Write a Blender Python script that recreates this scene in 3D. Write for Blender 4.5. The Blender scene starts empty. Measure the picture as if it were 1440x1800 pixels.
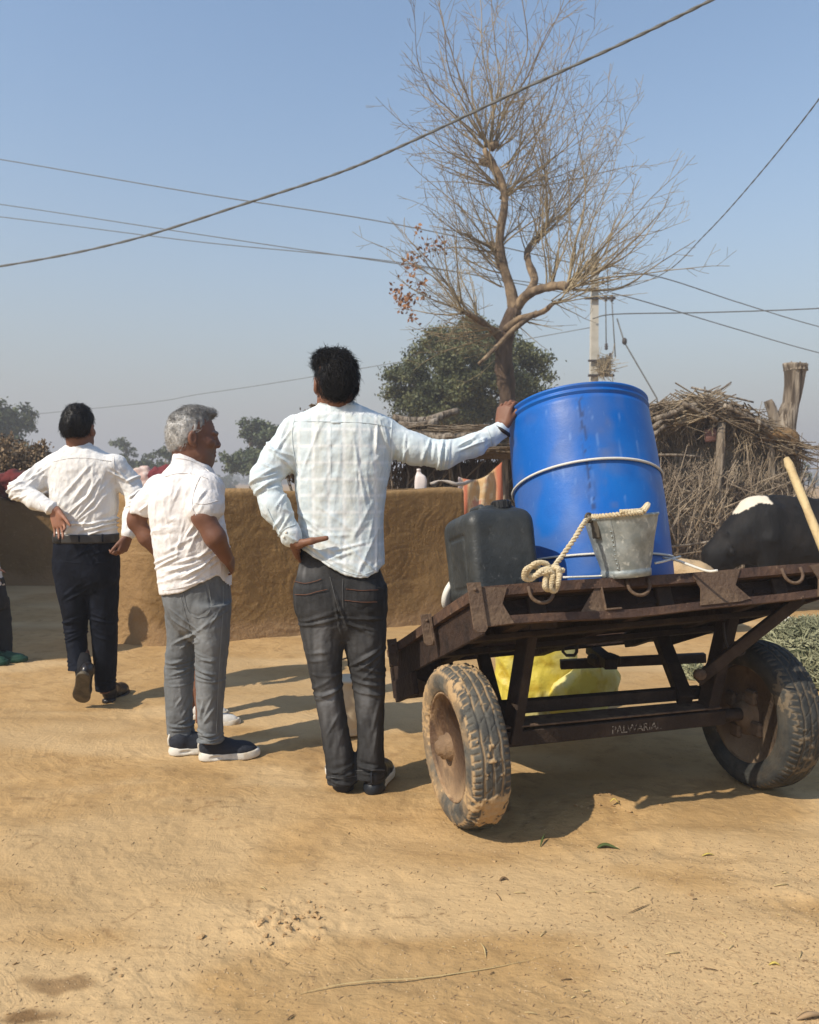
import bpy, bmesh, math, random
import numpy as np
from mathutils import Vector, Matrix
from mathutils.bvhtree import BVHTree

C = bpy.context.scene.collection
SC = bpy.context.scene
rad = math.radians

# ------------------------------------------------------------------ camera
CAM_H = 1.25
FOC = 1413.0                       # focal length in pixels of the 1440 wide photograph
PITCH = math.atan(55.0 / FOC)      # looking slightly down
cam_d = bpy.data.cameras.new("camera")
cam = bpy.data.objects.new("camera", cam_d)
C.objects.link(cam)
cam.location = (0, 0, CAM_H)
cam.rotation_euler = (rad(90) - PITCH, 0, 0)
cam_d.sensor_fit = 'HORIZONTAL'
cam_d.sensor_width = 36.0
cam_d.lens = 36.0 * FOC / 1440.0
cam_d.clip_start = 0.05
cam_d.clip_end = 9000
cam_d.dof.use_dof = True
cam_d.dof.focus_distance = 3.15
cam_d.dof.aperture_fstop = 6.0
SC.camera = cam

# ------------------------------------------------------------------ sky and sun
SUN_EL, SUN_AZ = rad(44), rad(235)          # azimuth clockwise from +Y (the viewing direction)
w = bpy.data.worlds.new("World")
SC.world = w
w.use_nodes = True
wn, wl = w.node_tree.nodes, w.node_tree.links
wn.clear()
out = wn.new("ShaderNodeOutputWorld")
bg = wn.new("ShaderNodeBackground")
sky = wn.new("ShaderNodeTexSky")
sky.sky_type = 'NISHITA'
sky.sun_disc = False
sky.sun_elevation = SUN_EL
sky.sun_rotation = SUN_AZ
sky.altitude = 200
sky.air_density = 1.5
sky.dust_density = 1.0
sky.ozone_density = 3.5
bg.inputs[1].default_value = 0.148
# a grey band of dusty air thickening evenly towards the horizon all the way round
tcw = wn.new("ShaderNodeTexCoord"); sepw = wn.new("ShaderNodeSeparateXYZ"); wl.new(tcw.outputs["Generated"], sepw.inputs[0])
def wmath(op, a, b=None):
    q = wn.new("ShaderNodeMath"); q.operation = op
    for i, s in enumerate((a, b)):
        if s is None: continue
        if isinstance(s, (int, float)): q.inputs[i].default_value = s
        else: wl.new(s, q.inputs[i])
    return q.outputs[0]
el_ = wmath('EXPONENT', wmath('MULTIPLY', wmath('POWER', wmath('DIVIDE', wmath('MAXIMUM', sepw.outputs[2], 0.0), 0.23), 1.5), -1.0))
wmx = wn.new("ShaderNodeMix"); wmx.data_type = 'RGBA'
wl.new(el_, wmx.inputs[0]); wl.new(sky.outputs[0], wmx.inputs[6]); wmx.inputs[7].default_value = (2.52, 2.50, 2.58, 1)
wl.new(wmx.outputs[2], bg.inputs[0])
wl.new(bg.outputs[0], out.inputs[0])

sun_d = bpy.data.lights.new("sun", 'SUN')
sun = bpy.data.objects.new("sun", sun_d)
C.objects.link(sun)
sun_d.energy = 4.8
sun_d.angle = rad(0.5)
sun_d.color = (1.0, 0.905, 0.76)
to_sun = Vector((math.sin(SUN_AZ) * math.cos(SUN_EL), math.cos(SUN_AZ) * math.cos(SUN_EL), math.sin(SUN_EL)))
sun.rotation_euler = (-to_sun).to_track_quat('-Z', 'Y').to_euler()

SC.view_settings.view_transform = 'Standard'
SC.view_settings.look = 'None'
SC.view_settings.gamma = 1.0
SC.view_settings.exposure = 0.2
SC.view_settings.use_curve_mapping = False
SC.cycles.max_bounces = 6
SC.cycles.diffuse_bounces = 3
SC.cycles.volume_bounces = 0
SC.cycles.transparent_max_bounces = 8

# ------------------------------------------------------------------ helpers: where a photograph point stands in the world
_f = np.array([0, math.cos(PITCH), -math.sin(PITCH)])
_u = np.array([0, math.sin(PITCH), math.cos(PITCH)])
def P(px, py, d):
    v = np.array([(px - 720) / FOC, 0, 0]) + _u * ((900 - py) / FOC) + _f
    return v * (d / v[1]) + np.array([0, 0, CAM_H])
def G(px, py):
    v = np.array([(px - 720) / FOC, 0, 0]) + _u * ((900 - py) / FOC) + _f
    return v * (-CAM_H / v[2]) + np.array([0, 0, CAM_H])
def A(*v): return np.array(v, float)
def unit(v): v = np.asarray(v, float); return v / (np.linalg.norm(v) + 1e-12)

# ------------------------------------------------------------------ helpers: noise
def _hash(ix, iy, iz, seed):
    h = (ix * 374761393 + iy * 668265263 + iz * 1274126177 + seed * 974711) & 0x7fffffff
    h = ((h ^ (h >> 13)) * 1103515245) & 0x7fffffff
    return ((h ^ (h >> 16)) & 0xffff) / 32767.5 - 1.0
def noise(p, seed=0):
    p = np.asarray(p, float)
    i = np.floor(p).astype(np.int64); f = p - i
    f = f * f * f * (f * (f * 6 - 15) + 10)
    r = 0
    for dx in (0, 1):
        wx = f[:, 0] if dx else 1 - f[:, 0]
        for dy in (0, 1):
            wy = f[:, 1] if dy else 1 - f[:, 1]
            for dz in (0, 1):
                wz = f[:, 2] if dz else 1 - f[:, 2]
                r = r + wx * wy * wz * _hash(i[:, 0] + dx, i[:, 1] + dy, i[:, 2] + dz, seed)
    return r
def fbm(p, seed=0, oct=3, gain=0.5):
    p = np.asarray(p, float); r = 0; a = 1.0
    for k in range(oct):
        r = r + a * noise(p * 2.03 ** k, seed + k * 17); a *= gain
    return r
def sstep(a, b, x):
    t = np.clip((x - a) / (b - a), 0, 1); return t * t * (3 - 2 * t)

# ------------------------------------------------------------------ helpers: objects
def tag(o, label=None, cat=None, group=None, kind=None):
    if label: o["label"] = label
    if cat: o["category"] = cat
    if group: o["group"] = group
    if kind: o["kind"] = kind
    return o
def thing(name, label, cat, loc=(0, 0, 0), group=None):
    o = bpy.data.objects.new(name, None); C.objects.link(o)
    o.empty_display_size = 0.1
    o.location = [float(v) for v in loc]
    return tag(o, label, cat, group)
def wloc(o):
    l = Vector((0, 0, 0))
    while o is not None: l = l + o.location; o = o.parent
    return l
def obj(name, verts, faces, mat=None, parent=None, smooth=True, attrs=None, base=False):
    """link a mesh given in world coordinates as one object with its own origin"""
    v = np.asarray(verts, float).reshape(-1, 3)
    c = (v.min(0) + v.max(0)) / 2
    if base: c[2] = v[:, 2].min()
    me = bpy.data.meshes.new(name)
    v = v - c
    if isinstance(faces, np.ndarray):
        n, k = faces.shape
        me.vertices.add(len(v)); me.vertices.foreach_set("co", v.astype(np.float32).ravel())
        me.loops.add(n * k); me.loops.foreach_set("vertex_index", faces.astype(np.int32).ravel())
        me.polygons.add(n)
        me.polygons.foreach_set("loop_start", np.arange(0, n * k, k, dtype=np.int32))
        me.polygons.foreach_set("loop_total", np.full(n, k, dtype=np.int32))
        me.update(calc_edges=True); me.validate()
    else:
        me.from_pydata(v.tolist(), [], [list(map(int, f)) for f in faces]); me.update()
    if smooth: me.polygons.foreach_set("use_smooth", np.ones(len(me.polygons), dtype=bool))
    if attrs:
        for k, val in attrs.items():
            val = np.asarray(val, np.float32)
            if val.ndim == 1:
                a = me.attributes.new(k, 'FLOAT', 'POINT'); a.data.foreach_set("value", val)
            else:
                a = me.attributes.new(k, 'FLOAT_VECTOR', 'POINT'); a.data.foreach_set("vector", val.ravel())
    if mat is not None:
        for m in (mat if isinstance(mat, (list, tuple)) else [mat]): me.materials.append(m)
    o = bpy.data.objects.new(name, me); C.objects.link(o)
    c = Vector(c.tolist())
    if parent is not None:
        o.parent = parent; o.location = c - wloc(parent)
    else: o.location = c
    return o
def dup(o, loc, parent=None, rot=None, scale=None):
    n = o.copy(); C.objects.link(n); n.parent = parent
    n.location = Vector([float(q) for q in loc]) - (wloc(parent) if parent else Vector((0, 0, 0)))
    if rot is not None: n.rotation_euler = rot
    if scale is not None: n.scale = (scale, scale, scale) if not hasattr(scale, '__len__') else scale
    return n
class Mb:
    """collects shapes of one part"""
    def __init__(s): s.v = []; s.f = []; s.n = 0
    def add(s, v, f):
        v = np.asarray(v, float); s.v.append(v)
        s.f += [[int(i) + s.n for i in q] for q in f]; s.n += len(v); return s
    def obj(s, name, mat, parent=None, smooth=False, **k):
        return obj(name, np.concatenate(s.v), s.f, mat, parent, smooth, **k)
def frame_of(t):
    t = unit(t); a = A(0, 0, 1) if abs(t[2]) < 0.9 else A(1, 0, 0)
    n = unit(np.cross(a, t)); return n, np.cross(t, n)
def tube(pts, r, sides=6, cap=True):
    pts = np.asarray(pts, float); n = len(pts)
    r = np.full(n, r) if np.isscalar(r) else np.asarray(r, float)
    tan = np.gradient(pts, axis=0); V = []
    nx, ny = frame_of(tan[0])
    for i in range(n):
        t = unit(tan[i]); nx = unit(nx - t * np.dot(nx, t)); ny = np.cross(t, nx)
        for k in range(sides):
            a = 2 * math.pi * k / sides
            V.append(pts[i] + r[i] * (math.cos(a) * nx + math.sin(a) * ny))
    F = []
    for i in range(n - 1):
        for k in range(sides):
            k2 = (k + 1) % sides
            F.append((i * sides + k, i * sides + k2, (i + 1) * sides + k2, (i + 1) * sides + k))
    if cap:
        F.append(tuple(range(sides))[::-1]); F.append(tuple((n - 1) * sides + k for k in range(sides)))
    return np.array(V), F
def curve(pts, n=24):
    """Catmull-Rom through the points"""
    p = np.asarray(pts, float); p = np.vstack([2 * p[0] - p[1], p, 2 * p[-1] - p[-2]])
    res = []; m = len(p) - 3
    for s in np.linspace(0, m - 1e-6, n):
        i = int(s); t = s - i; a, b, c, d = p[i:i + 4]
        res.append(0.5 * (2 * b + (c - a) * t + (2 * a - 5 * b + 4 * c - d) * t * t + (3 * b - a - 3 * c + d) * t ** 3))
    return np.array(res)
def box(c, ax, ay, az, sx, sy, sz, ch=0.003):
    """chamfered box: centre, three axes, full sizes"""
    ax, ay, az = unit(ax), unit(ay), unit(az)
    bm = bmesh.new(); bmesh.ops.create_cube(bm, size=1)
    for q in bm.verts: q.co = Vector((q.co.x * sx, q.co.y * sy, q.co.z * sz))
    ch = min(ch, 0.3 * min(sx, sy, sz))
    if ch > 0: bmesh.ops.bevel(bm, geom=bm.edges[:], offset=ch, segments=1, affect='EDGES')
    v = np.array([q.co[:] for q in bm.verts]); f = [[q.index for q in p.verts] for p in bm.faces]
    bm.free()
    if np.dot(np.cross(ax, ay), az) < 0: f = [q[::-1] for q in f]
    return np.asarray(c, float) + v[:, :1] * ax + v[:, 1:2] * ay + v[:, 2:] * az, f
def bar(p, q, wdt, hgt, up=(0, 0, 1), ch=0.003):
    p, q = np.asarray(p, float), np.asarray(q, float)
    t = unit(q - p); s = unit(np.cross(t, up)); u2 = np.cross(s, t)
    return box((p + q) / 2, t, s, u2, np.linalg.norm(q - p), wdt, hgt, ch)
def prism(poly, o, ax, ay, an, th):
    ax, ay, an = np.asarray(ax, float), np.asarray(ay, float), np.asarray(an, float)
    n = len(poly); V = []
    for k in (0, 1):
        for a, b in poly: V.append(np.asarray(o, float) + ax * a + ay * b + an * (th * k))
    F = [tuple(range(n)), tuple(range(2 * n - 1, n - 1, -1))]
    for i in range(n):
        j = (i + 1) % n; F.append((i, i + n, j + n, j))
    return np.array(V), F
def lathe(prof, o=(0, 0, 0), axis=(0, 0, 1), n=32, close=False):
    """profile of (radius, height) pairs turned about an axis"""
    axis = unit(axis); nx, ny = frame_of(axis); V = []; o = np.asarray(o, float)
    ang = np.arange(n) * 2 * math.pi / n
    ring = np.cos(ang)[:, None] * nx + np.sin(ang)[:, None] * ny
    for r, h in prof: V.append(o + axis * h + ring * r)
    F = []; m = len(prof)
    for i in range(m if close else m - 1):
        i2 = (i + 1) % m
        for k in range(n):
            k2 = (k + 1) % n
            F.append((i * n + k, i * n + k2, i2 * n + k2, i2 * n + k))
    if not close:
        F.append(tuple(range(n))[::-1]); F.append(tuple((m - 1) * n + k for k in range(n)))
    return np.concatenate(V), F

# ------------------------------------------------------------------ helpers: volumes turned into meshes (people, animals, soft things)
class SDF:
    def __init__(s, lo, hi, h):
        s.lo = np.asarray(lo, float); s.h = h
        s.dim = np.ceil((np.asarray(hi, float) - s.lo) / h).astype(int) + 1
        s.a = np.full(s.dim, 1.0, np.float32)
        s.ax = [(s.lo[i] + h * np.arange(s.dim[i])).astype(np.float32) for i in range(3)]
    def _sub(s, lo, hi):
        i0 = np.clip(np.floor((np.asarray(lo) - s.lo) / s.h).astype(int), 0, s.dim - 1)
        i1 = np.clip(np.ceil((np.asarray(hi) - s.lo) / s.h).astype(int) + 1, 0, s.dim)
        sl = tuple(slice(a, b) for a, b in zip(i0, i1))
        return sl, s.ax[0][sl[0]][:, None, None], s.ax[1][sl[1]][None, :, None], s.ax[2][sl[2]][None, None, :]
    def _mix(s, sl, d, k, op):
        a = s.a[sl]
        if a.size == 0: return
        if op == 'add':
            m = np.minimum(a, d)
            if k > 0: m = m - np.maximum(k - np.abs(a - d), 0) ** 2 / (4 * k)
        else:
            d = -d; m = np.maximum(a, d)
            if k > 0: m = m + np.maximum(k - np.abs(a - d), 0) ** 2 / (4 * k)
        s.a[sl] = m
    def cone(s, p, q, r0, r1=None, k=0.01, op='add'):
        p, q = np.asarray(p, float), np.asarray(q, float); r1 = r0 if r1 is None else r1
        m = max(r0, r1) + k + 3 * s.h
        sl, X, Y, Z = s._sub(np.minimum(p, q) - m, np.maximum(p, q) + m)
        b = q - p; L = max(float(b @ b), 1e-12)
        t = np.clip(((X - p[0]) * b[0] + (Y - p[1]) * b[1] + (Z - p[2]) * b[2]) / L, 0, 1)
        d = np.sqrt((X - p[0] - t * b[0]) ** 2 + (Y - p[1] - t * b[1]) ** 2 + (Z - p[2] - t * b[2]) ** 2) - (r0 + (r1 - r0) * t)
        s._mix(sl, d, k, op); return s
    def chain(s, pts, rs, k=0.01):
        for i in range(len(pts) - 1): s.cone(pts[i], pts[i + 1], rs[i], rs[i + 1], k)
        return s
    def ell(s, c, r, R=None, k=0.01, op='add'):
        c = np.asarray(c, float); r = np.asarray(r, float); R = np.eye(3) if R is None else np.asarray(R)
        m = float(r.max()) + k + 3 * s.h
        sl, X, Y, Z = s._sub(c - m, c + m)
        x, y, z = X - c[0], Y - c[1], Z - c[2]
        q = [x * R[0, i] + y * R[1, i] + z * R[2, i] for i in range(3)]
        k0 = np.sqrt((q[0] / r[0]) ** 2 + (q[1] / r[1]) ** 2 + (q[2] / r[2]) ** 2)
        k1 = np.sqrt((q[0] / r[0] ** 2) ** 2 + (q[1] / r[1] ** 2) ** 2 + (q[2] / r[2] ** 2) ** 2) + 1e-9
        s._mix(sl, k0 * (k0 - 1) / k1, k, op); return s
    def loft(s, sec, n=2.3, k=0.015, yaw=0.0, op='add'):
        """sections (z, centre x, centre y, half width, half depth) stacked along z"""
        sec = np.array(sorted(sec), float); zz = sec[:, 0]
        m = k + 3 * s.h
        lo = [(sec[:, 1] - sec[:, 3:].max(1)).min() - m, (sec[:, 2] - sec[:, 3:].max(1)).min() - m, zz[0] - m]
        hi = [(sec[:, 1] + sec[:, 3:].max(1)).max() + m, (sec[:, 2] + sec[:, 3:].max(1)).max() + m, zz[-1] + m]
        sl, X, Y, Z = s._sub(lo, hi)
        z1 = Z.ravel()
        def ip(c):                                      # smooth interpolation
            i = np.clip(np.searchsorted(zz, z1) - 1, 0, len(zz) - 2)
            t = np.clip((z1 - zz[i]) / (zz[i + 1] - zz[i]), 0, 1)
            g = np.gradient(sec[:, c], zz); hgt = zz[i + 1] - zz[i]
            a, b = sec[i, c], sec[i + 1, c]
            return ((2 * t ** 3 - 3 * t * t + 1) * a + (t ** 3 - 2 * t * t + t) * hgt * g[i] + (-2 * t ** 3 + 3 * t * t) * b + (t ** 3 - t * t) * hgt * g[i + 1]).astype(np.float32)[None, None, :]
        cx, cy, a, b = ip(1), ip(2), np.maximum(ip(3), 0.004), np.maximum(ip(4), 0.004)
        x, y = X - cx, Y - cy
        if yaw:
            c_, s_ = math.cos(yaw), math.sin(yaw); x, y = x * c_ + y * s_, -x * s_ + y * c_
        r = ((np.abs(x) / a) ** n + (np.abs(y) / b) ** n) ** (1.0 / n) + 1e-6
        d = np.sqrt(x * x + y * y) * (1 - 1 / r)
        d = np.where(r < 0.3, np.maximum(d, -np.minimum(a, b)), d)
        d = np.maximum(d, np.maximum(zz[0] - Z, Z - zz[-1]))
        s._mix(sl, d, k, op); return s
    def cutfun(s, fun, k=0.004):
        """remove where fun(X, Y, Z) < 0"""
        X, Y, Z = s.ax[0][:, None, None], s.ax[1][None, :, None], s.ax[2][None, None, :]
        d = np.broadcast_to(fun(X, Y, Z), s.a.shape)
        s._mix((slice(None),) * 3, d, k, 'cut'); return s
    def mesh(s):
        a = s.a; nx, ny, nz = a.shape
        a[0], a[-1] = 1, 1; a[:, 0], a[:, -1] = 1, 1; a[:, :, 0], a[:, :, -1] = 1, 1
        sg = a < 0
        cnt = np.zeros((nx - 1, ny - 1, nz - 1), np.int8)
        for i in (0, 1):
            for j in (0, 1):
                for k in (0, 1): cnt += sg[i:nx - 1 + i, j:ny - 1 + j, k:nz - 1 + k]
        ijk = np.argwhere((cnt > 0) & (cnt < 8))
        idx = np.full(cnt.shape, -1, np.int32); idx[tuple(ijk.T)] = np.arange(len(ijk))
        val = {(i, j, k): a[ijk[:, 0] + i, ijk[:, 1] + j, ijk[:, 2] + k] for i in (0, 1) for j in (0, 1) for k in (0, 1)}
        acc = np.zeros((len(ijk), 3)); num = np.zeros(len(ijk))
        for c0 in val:
            for axs in range(3):
                if c0[axs]: continue
                c1 = list(c0); c1[axs] = 1; c1 = tuple(c1)
                m = (val[c0] < 0) != (val[c1] < 0)
                t = val[c0] / np.where(m, val[c0] - val[c1], 1)
                p = np.tile(np.array(c0, float), (len(ijk), 1)); p[:, axs] += t
                acc[m] += p[m]; num[m] += 1
        V = s.lo + s.h * (ijk + acc / num[:, None])
        F = []
        for axs in range(3):
            u, w2 = (axs + 1) % 3, (axs + 2) % 3
            sl0 = [slice(1, -1)] * 3; sl0[axs] = slice(0, -1)
            sl1 = [slice(1, -1)] * 3; sl1[axs] = slice(1, None)
            A0, A1 = sg[tuple(sl0)], sg[tuple(sl1)]
            for m, flip in ((A0 & ~A1, False), (~A0 & A1, True)):
                e = np.argwhere(m) + 1; e[:, axs] -= 1
                q = []
                for du, dw in ((-1, -1), (0, -1), (0, 0), (-1, 0)):
                    c = e.copy(); c[:, u] += du; c[:, w2] += dw; q.append(idx[tuple(c.T)])
                q = np.stack(q, 1)
                F.append(q[:, ::-1] if flip else q)
        return V, np.concatenate(F)
def normals(V, F):
    n = np.cross(V[F[:, 2]] - V[F[:, 0]], V[F[:, 3]] - V[F[:, 1]])
    N = np.zeros_like(V)
    for k in range(4):
        for c in range(3): N[:, c] += np.bincount(F[:, k], n[:, c], len(V))
    return N / (np.linalg.norm(N, axis=1, keepdims=True) + 1e-12)
def relax(V, F, it=1, lam=0.5):
    for _ in range(it):
        S = np.zeros_like(V); c = np.zeros(len(V))
        for k in range(4):
            i, j = F[:, k], F[:, (k + 1) % 4]
            for q in range(3): S[:, q] += np.bincount(i, V[j, q], len(V)) + np.bincount(j, V[i, q], len(V))
            c += np.bincount(i, minlength=len(V)) + np.bincount(j, minlength=len(V))
        V = V + lam * (S / c[:, None] - V)
    return V
def folds(V, lines):
    """ridges with a trough on either side along short lines: (a, b, amplitude, width)"""
    D = np.zeros(len(V))
    for a, b, am, wd in lines:
        a, b = np.asarray(a), np.asarray(b); e = b - a
        t = np.clip((V - a) @ e / (e @ e), -0.15, 1.15)
        d = np.linalg.norm(V - a - t[:, None] * e, axis=1)
        fade = 1 - np.clip(np.abs(t - 0.5) * 2 - 0.3, 0, 1) ** 2
        D += am * fade * (np.exp(-(d / wd) ** 2) - 0.55 * np.exp(-(d / (2.1 * wd)) ** 2))
    return D
def drag(rnd, c, direction, length, n, spread, amp, wd):
    """n roughly parallel fold lines scattered round a point"""
    L = []
    for _ in range(n):
        p = np.asarray(c) + np.array([rnd.uniform(-1, 1) * q for q in spread])
        d = unit(np.asarray(direction, float) + 0.28 * np.array([rnd.uniform(-1, 1) for _ in range(3)]))
        l = length * rnd.uniform(0.5, 1.2) / 2
        L.append((p - d * l, p + d * l, amp * rnd.uniform(0.5, 1.2), wd * rnd.uniform(0.7, 1.3)))
    return L

# ------------------------------------------------------------------ helpers: procedural materials
def mat(name, col, rough=0.8, var=None, bump=None, metal=0.0, spec=0.3, attr=None, coat=0.0, sss=0.0):
    """var: list of (colour, noise scale, low, high, stretch); bump: list of (scale, strength, stretch); attr: list of (attribute, colour)"""
    m = bpy.data.materials.new(name); m.use_nodes = True
    N, L = m.node_tree.nodes, m.node_tree.links
    b = N["Principled BSDF"]
    b.inputs["Roughness"].default_value = rough
    b.inputs["Metallic"].default_value = metal
    b.inputs["Specular IOR Level"].default_value = spec
    if coat: b.inputs["Coat Weight"].default_value = coat; b.inputs["Coat Roughness"].default_value = 0.25
    if sss:
        b.inputs["Subsurface Weight"].default_value = sss
        b.inputs["Subsurface Radius"].default_value = (0.008, 0.004, 0.002); b.inputs["Subsurface Scale"].default_value = 0.5
    tc = N.new("ShaderNodeTexCoord")
    def nz(scale, stretch=None, detail=4, w3=0.55):
        t = N.new("ShaderNodeTexNoise"); t.inputs["Scale"].default_value = scale; t.inputs["Detail"].default_value = detail
        t.inputs["Roughness"].default_value = w3
        mp = N.new("ShaderNodeMapping"); mp.inputs["Scale"].default_value = stretch or (1, 1, 1)
        L.new(tc.outputs["Object"], mp.inputs[0]); L.new(mp.outputs[0], t.inputs["Vector"]); return t
    cur = None
    rgb = N.new("ShaderNodeRGB"); rgb.outputs[0].default_value = (*col, 1); cur = rgb.outputs[0]
    def mixin(cur, fac, c2):
        x = N.new("ShaderNodeMix"); x.data_type = 'RGBA'
        L.new(fac, x.inputs[0]); L.new(cur, x.inputs[6]); x.inputs[7].default_value = (*c2, 1); return x.outputs[2]
    for q in var or []:
        c2, sc, lo, hi = q[:4]
        t = nz(sc, q[4] if len(q) > 4 else None)
        mr = N.new("ShaderNodeMapRange"); mr.inputs[1].default_value = lo; mr.inputs[2].default_value = hi
        L.new(t.outputs[0], mr.inputs[0]); cur = mixin(cur, mr.outputs[0], c2)
    for an, c2 in attr or []:
        a = N.new("ShaderNodeAttribute"); a.attribute_name = an
        cur = mixin(cur, a.outputs["Fac"], c2)
    L.new(cur, b.inputs["Base Color"])
    prev = None
    for q in bump or []:
        sc, st = q[:2]
        t = nz(sc, q[2] if len(q) > 2 else None, 5)
        bp = N.new("ShaderNodeBump"); bp.inputs["Strength"].default_value = st; bp.inputs["Distance"].default_value = 1.0 / sc
        L.new(t.outputs[0], bp.inputs["Height"])
        if prev: L.new(prev, bp.inputs["Normal"])
        prev = bp.outputs[0]
    if prev: L.new(prev, b.inputs["Normal"])
    m["_cur"] = 0
    return m
def bsdf(m): return m.node_tree.nodes["Principled BSDF"]
def add_bump(m, height_socket, strength, dist):
    N, L = m.node_tree.nodes, m.node_tree.links; b = bsdf(m)
    bp = N.new("ShaderNodeBump"); bp.inputs["Strength"].default_value = strength; bp.inputs["Distance"].default_value = dist
    L.new(height_socket, bp.inputs["Height"])
    if b.inputs["Normal"].links: L.new(b.inputs["Normal"].links[0].from_socket, bp.inputs["Normal"])
    L.new(bp.outputs[0], b.inputs["Normal"])
def arcs(m, cell, freq, strength, dist, stretch=(1, 1, 1), colour=None):
    """hand-smoothed plaster: rings about a displaced centre in every Voronoi cell"""
    N, L = m.node_tree.nodes, m.node_tree.links
    tc = N.new("ShaderNodeTexCoord"); mp = N.new("ShaderNodeMapping"); mp.inputs["Scale"].default_value = stretch
    L.new(tc.outputs["Object"], mp.inputs[0])
    nz = N.new("ShaderNodeTexNoise"); nz.inputs["Scale"].default_value = 5; L.new(mp.outputs[0], nz.inputs["Vector"])
    ad = N.new("ShaderNodeVectorMath"); ad.operation = 'MULTIPLY_ADD'; ad.inputs[1].default_value = (0.12, 0.12, 0.12)
    L.new(nz.outputs["Color"], ad.inputs[0]); L.new(mp.outputs[0], ad.inputs[2])
    vo = N.new("ShaderNodeTexVoronoi"); vo.inputs["Scale"].default_value = cell; L.new(ad.outputs[0], vo.inputs["Vector"])
    try: vo.feature = 'SMOOTH_F1'; vo.inputs["Smoothness"].default_value = 0.25
    except Exception: pass
    off = N.new("ShaderNodeVectorMath"); off.operation = 'MULTIPLY_ADD'; off.inputs[1].default_value = (1.9, 0.9, 2.1)
    L.new(vo.outputs["Color"], off.inputs[0]); L.new(vo.outputs["Position"], off.inputs[2])
    ds = N.new("ShaderNodeVectorMath"); ds.operation = 'DISTANCE'; L.new(ad.outputs[0], ds.inputs[0]); L.new(off.outputs[0], ds.inputs[1])
    mu = N.new("ShaderNodeMath"); mu.operation = 'MULTIPLY'; mu.inputs[1].default_value = freq; L.new(ds.outputs["Value"], mu.inputs[0])
    n1 = N.new("ShaderNodeTexNoise"); n1.noise_dimensions = '1D'; n1.inputs["Scale"].default_value = 1.0; n1.inputs["Detail"].default_value = 3
    L.new(mu.outputs[0], n1.inputs["W"])
    add_bump(m, n1.outputs[0], strength, dist)

# ================================================================== materials shared by several things
M = {}
M['mud'] = mat("mud_plaster", (0.19, 0.112, 0.041), 0.95, var=[((0.235, 0.143, 0.057), 1.6, 0.42, 0.7), ((0.165, 0.094, 0.034), 5, 0.52, 0.8), ((0.28, 0.18, 0.08), 23, .60, .74)],
               bump=[(70, 0.35), (16, 0.3)], attr=[('base', (0.30, 0.19, 0.095)), ('smooth', (0.30, 0.185, 0.082))])  # the last tint paints sunlight on the smooth end and top
arcs(M['mud'], 2.9, 48, 0.35, 0.012, (1, 1, .8))
M['mud_rough'] = mat("old_mud", (0.17, 0.10, 0.042), 0.95, var=[((0.24, 0.15, 0.07), 3, 0.4, 0.7)], bump=[(40, 0.5), (9, 0.4)])
M['bark'] = mat("pale_bark", (0.135, 0.095, 0.06), 0.9, var=[((0.30, 0.215, 0.13), 5, 0.42, 0.62), ((0.07, 0.045, 0.03), 9, 0.5, 0.75, (1, 1, 0.3))], bump=[(30, 0.6, (1, 1, 0.25))])
M['twig'] = mat("twig_bark", (0.215, 0.168, 0.10), 0.9, var=[((0.35, 0.275, 0.165), 1.5, 0.38, 0.62)])
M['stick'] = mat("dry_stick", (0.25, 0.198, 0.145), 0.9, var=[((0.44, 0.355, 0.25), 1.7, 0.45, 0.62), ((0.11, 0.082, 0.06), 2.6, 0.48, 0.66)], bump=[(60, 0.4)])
M['thatch'] = mat("old_thatch", (0.19, 0.145, 0.095), 0.95, var=[((0.30, 0.235, 0.155), 1.9, 0.45, 0.66), ((0.12, 0.085, 0.055), 3.1, 0.5, 0.7)], bump=[(60, 0.4)])
M['log'] = mat("weathered_log", (0.20, 0.16, 0.118), 0.9, var=[((0.36, 0.305, 0.24), 9, 0.45, 0.62, (1, 1, 0.12)), ((0.075, 0.056, 0.04), 16, 0.48, 0.62, (1, 1, 0.10))], bump=[(24, 0.9, (1, 1, 0.12))])
M['concrete'] = mat("pole_concrete", (0.50, 0.47, 0.40), 0.9, var=[((0.38, 0.35, 0.28), 3, 0.45, 0.7)], bump=[(50, 0.3)])
M['wire'] = mat("weathered_wire", (0.11, 0.11, 0.10), 0.6)
M['iron_dark'] = mat("dark_iron", (0.05, 0.04, 0.035), 0.6)
def leafmat(n, c, c2, rough=0.6):
    m = mat(n, c, rough, attr=[('tone', c2)], spec=0.25); return m
M['leaf'] = leafmat("acacia_leaf", (0.05, 0.062, 0.026), (0.15, 0.155, 0.068))
M['leaf_far'] = leafmat("far_leaf", (0.05, 0.07, 0.028), (0.10, 0.115, 0.05))
M['leaf_dry'] = leafmat("dry_brown_leaf", (0.12, 0.08, 0.045), (0.34, 0.24, 0.14), 0.8)
M['leaf_rust'] = leafmat("rusty_leaf", (0.20, 0.09, 0.04), (0.34, 0.17, 0.075), 0.8)
M['forage'] = leafmat("cut_forage", (0.115, 0.118, 0.062), (0.33, 0.32, 0.19), 0.8)

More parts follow.
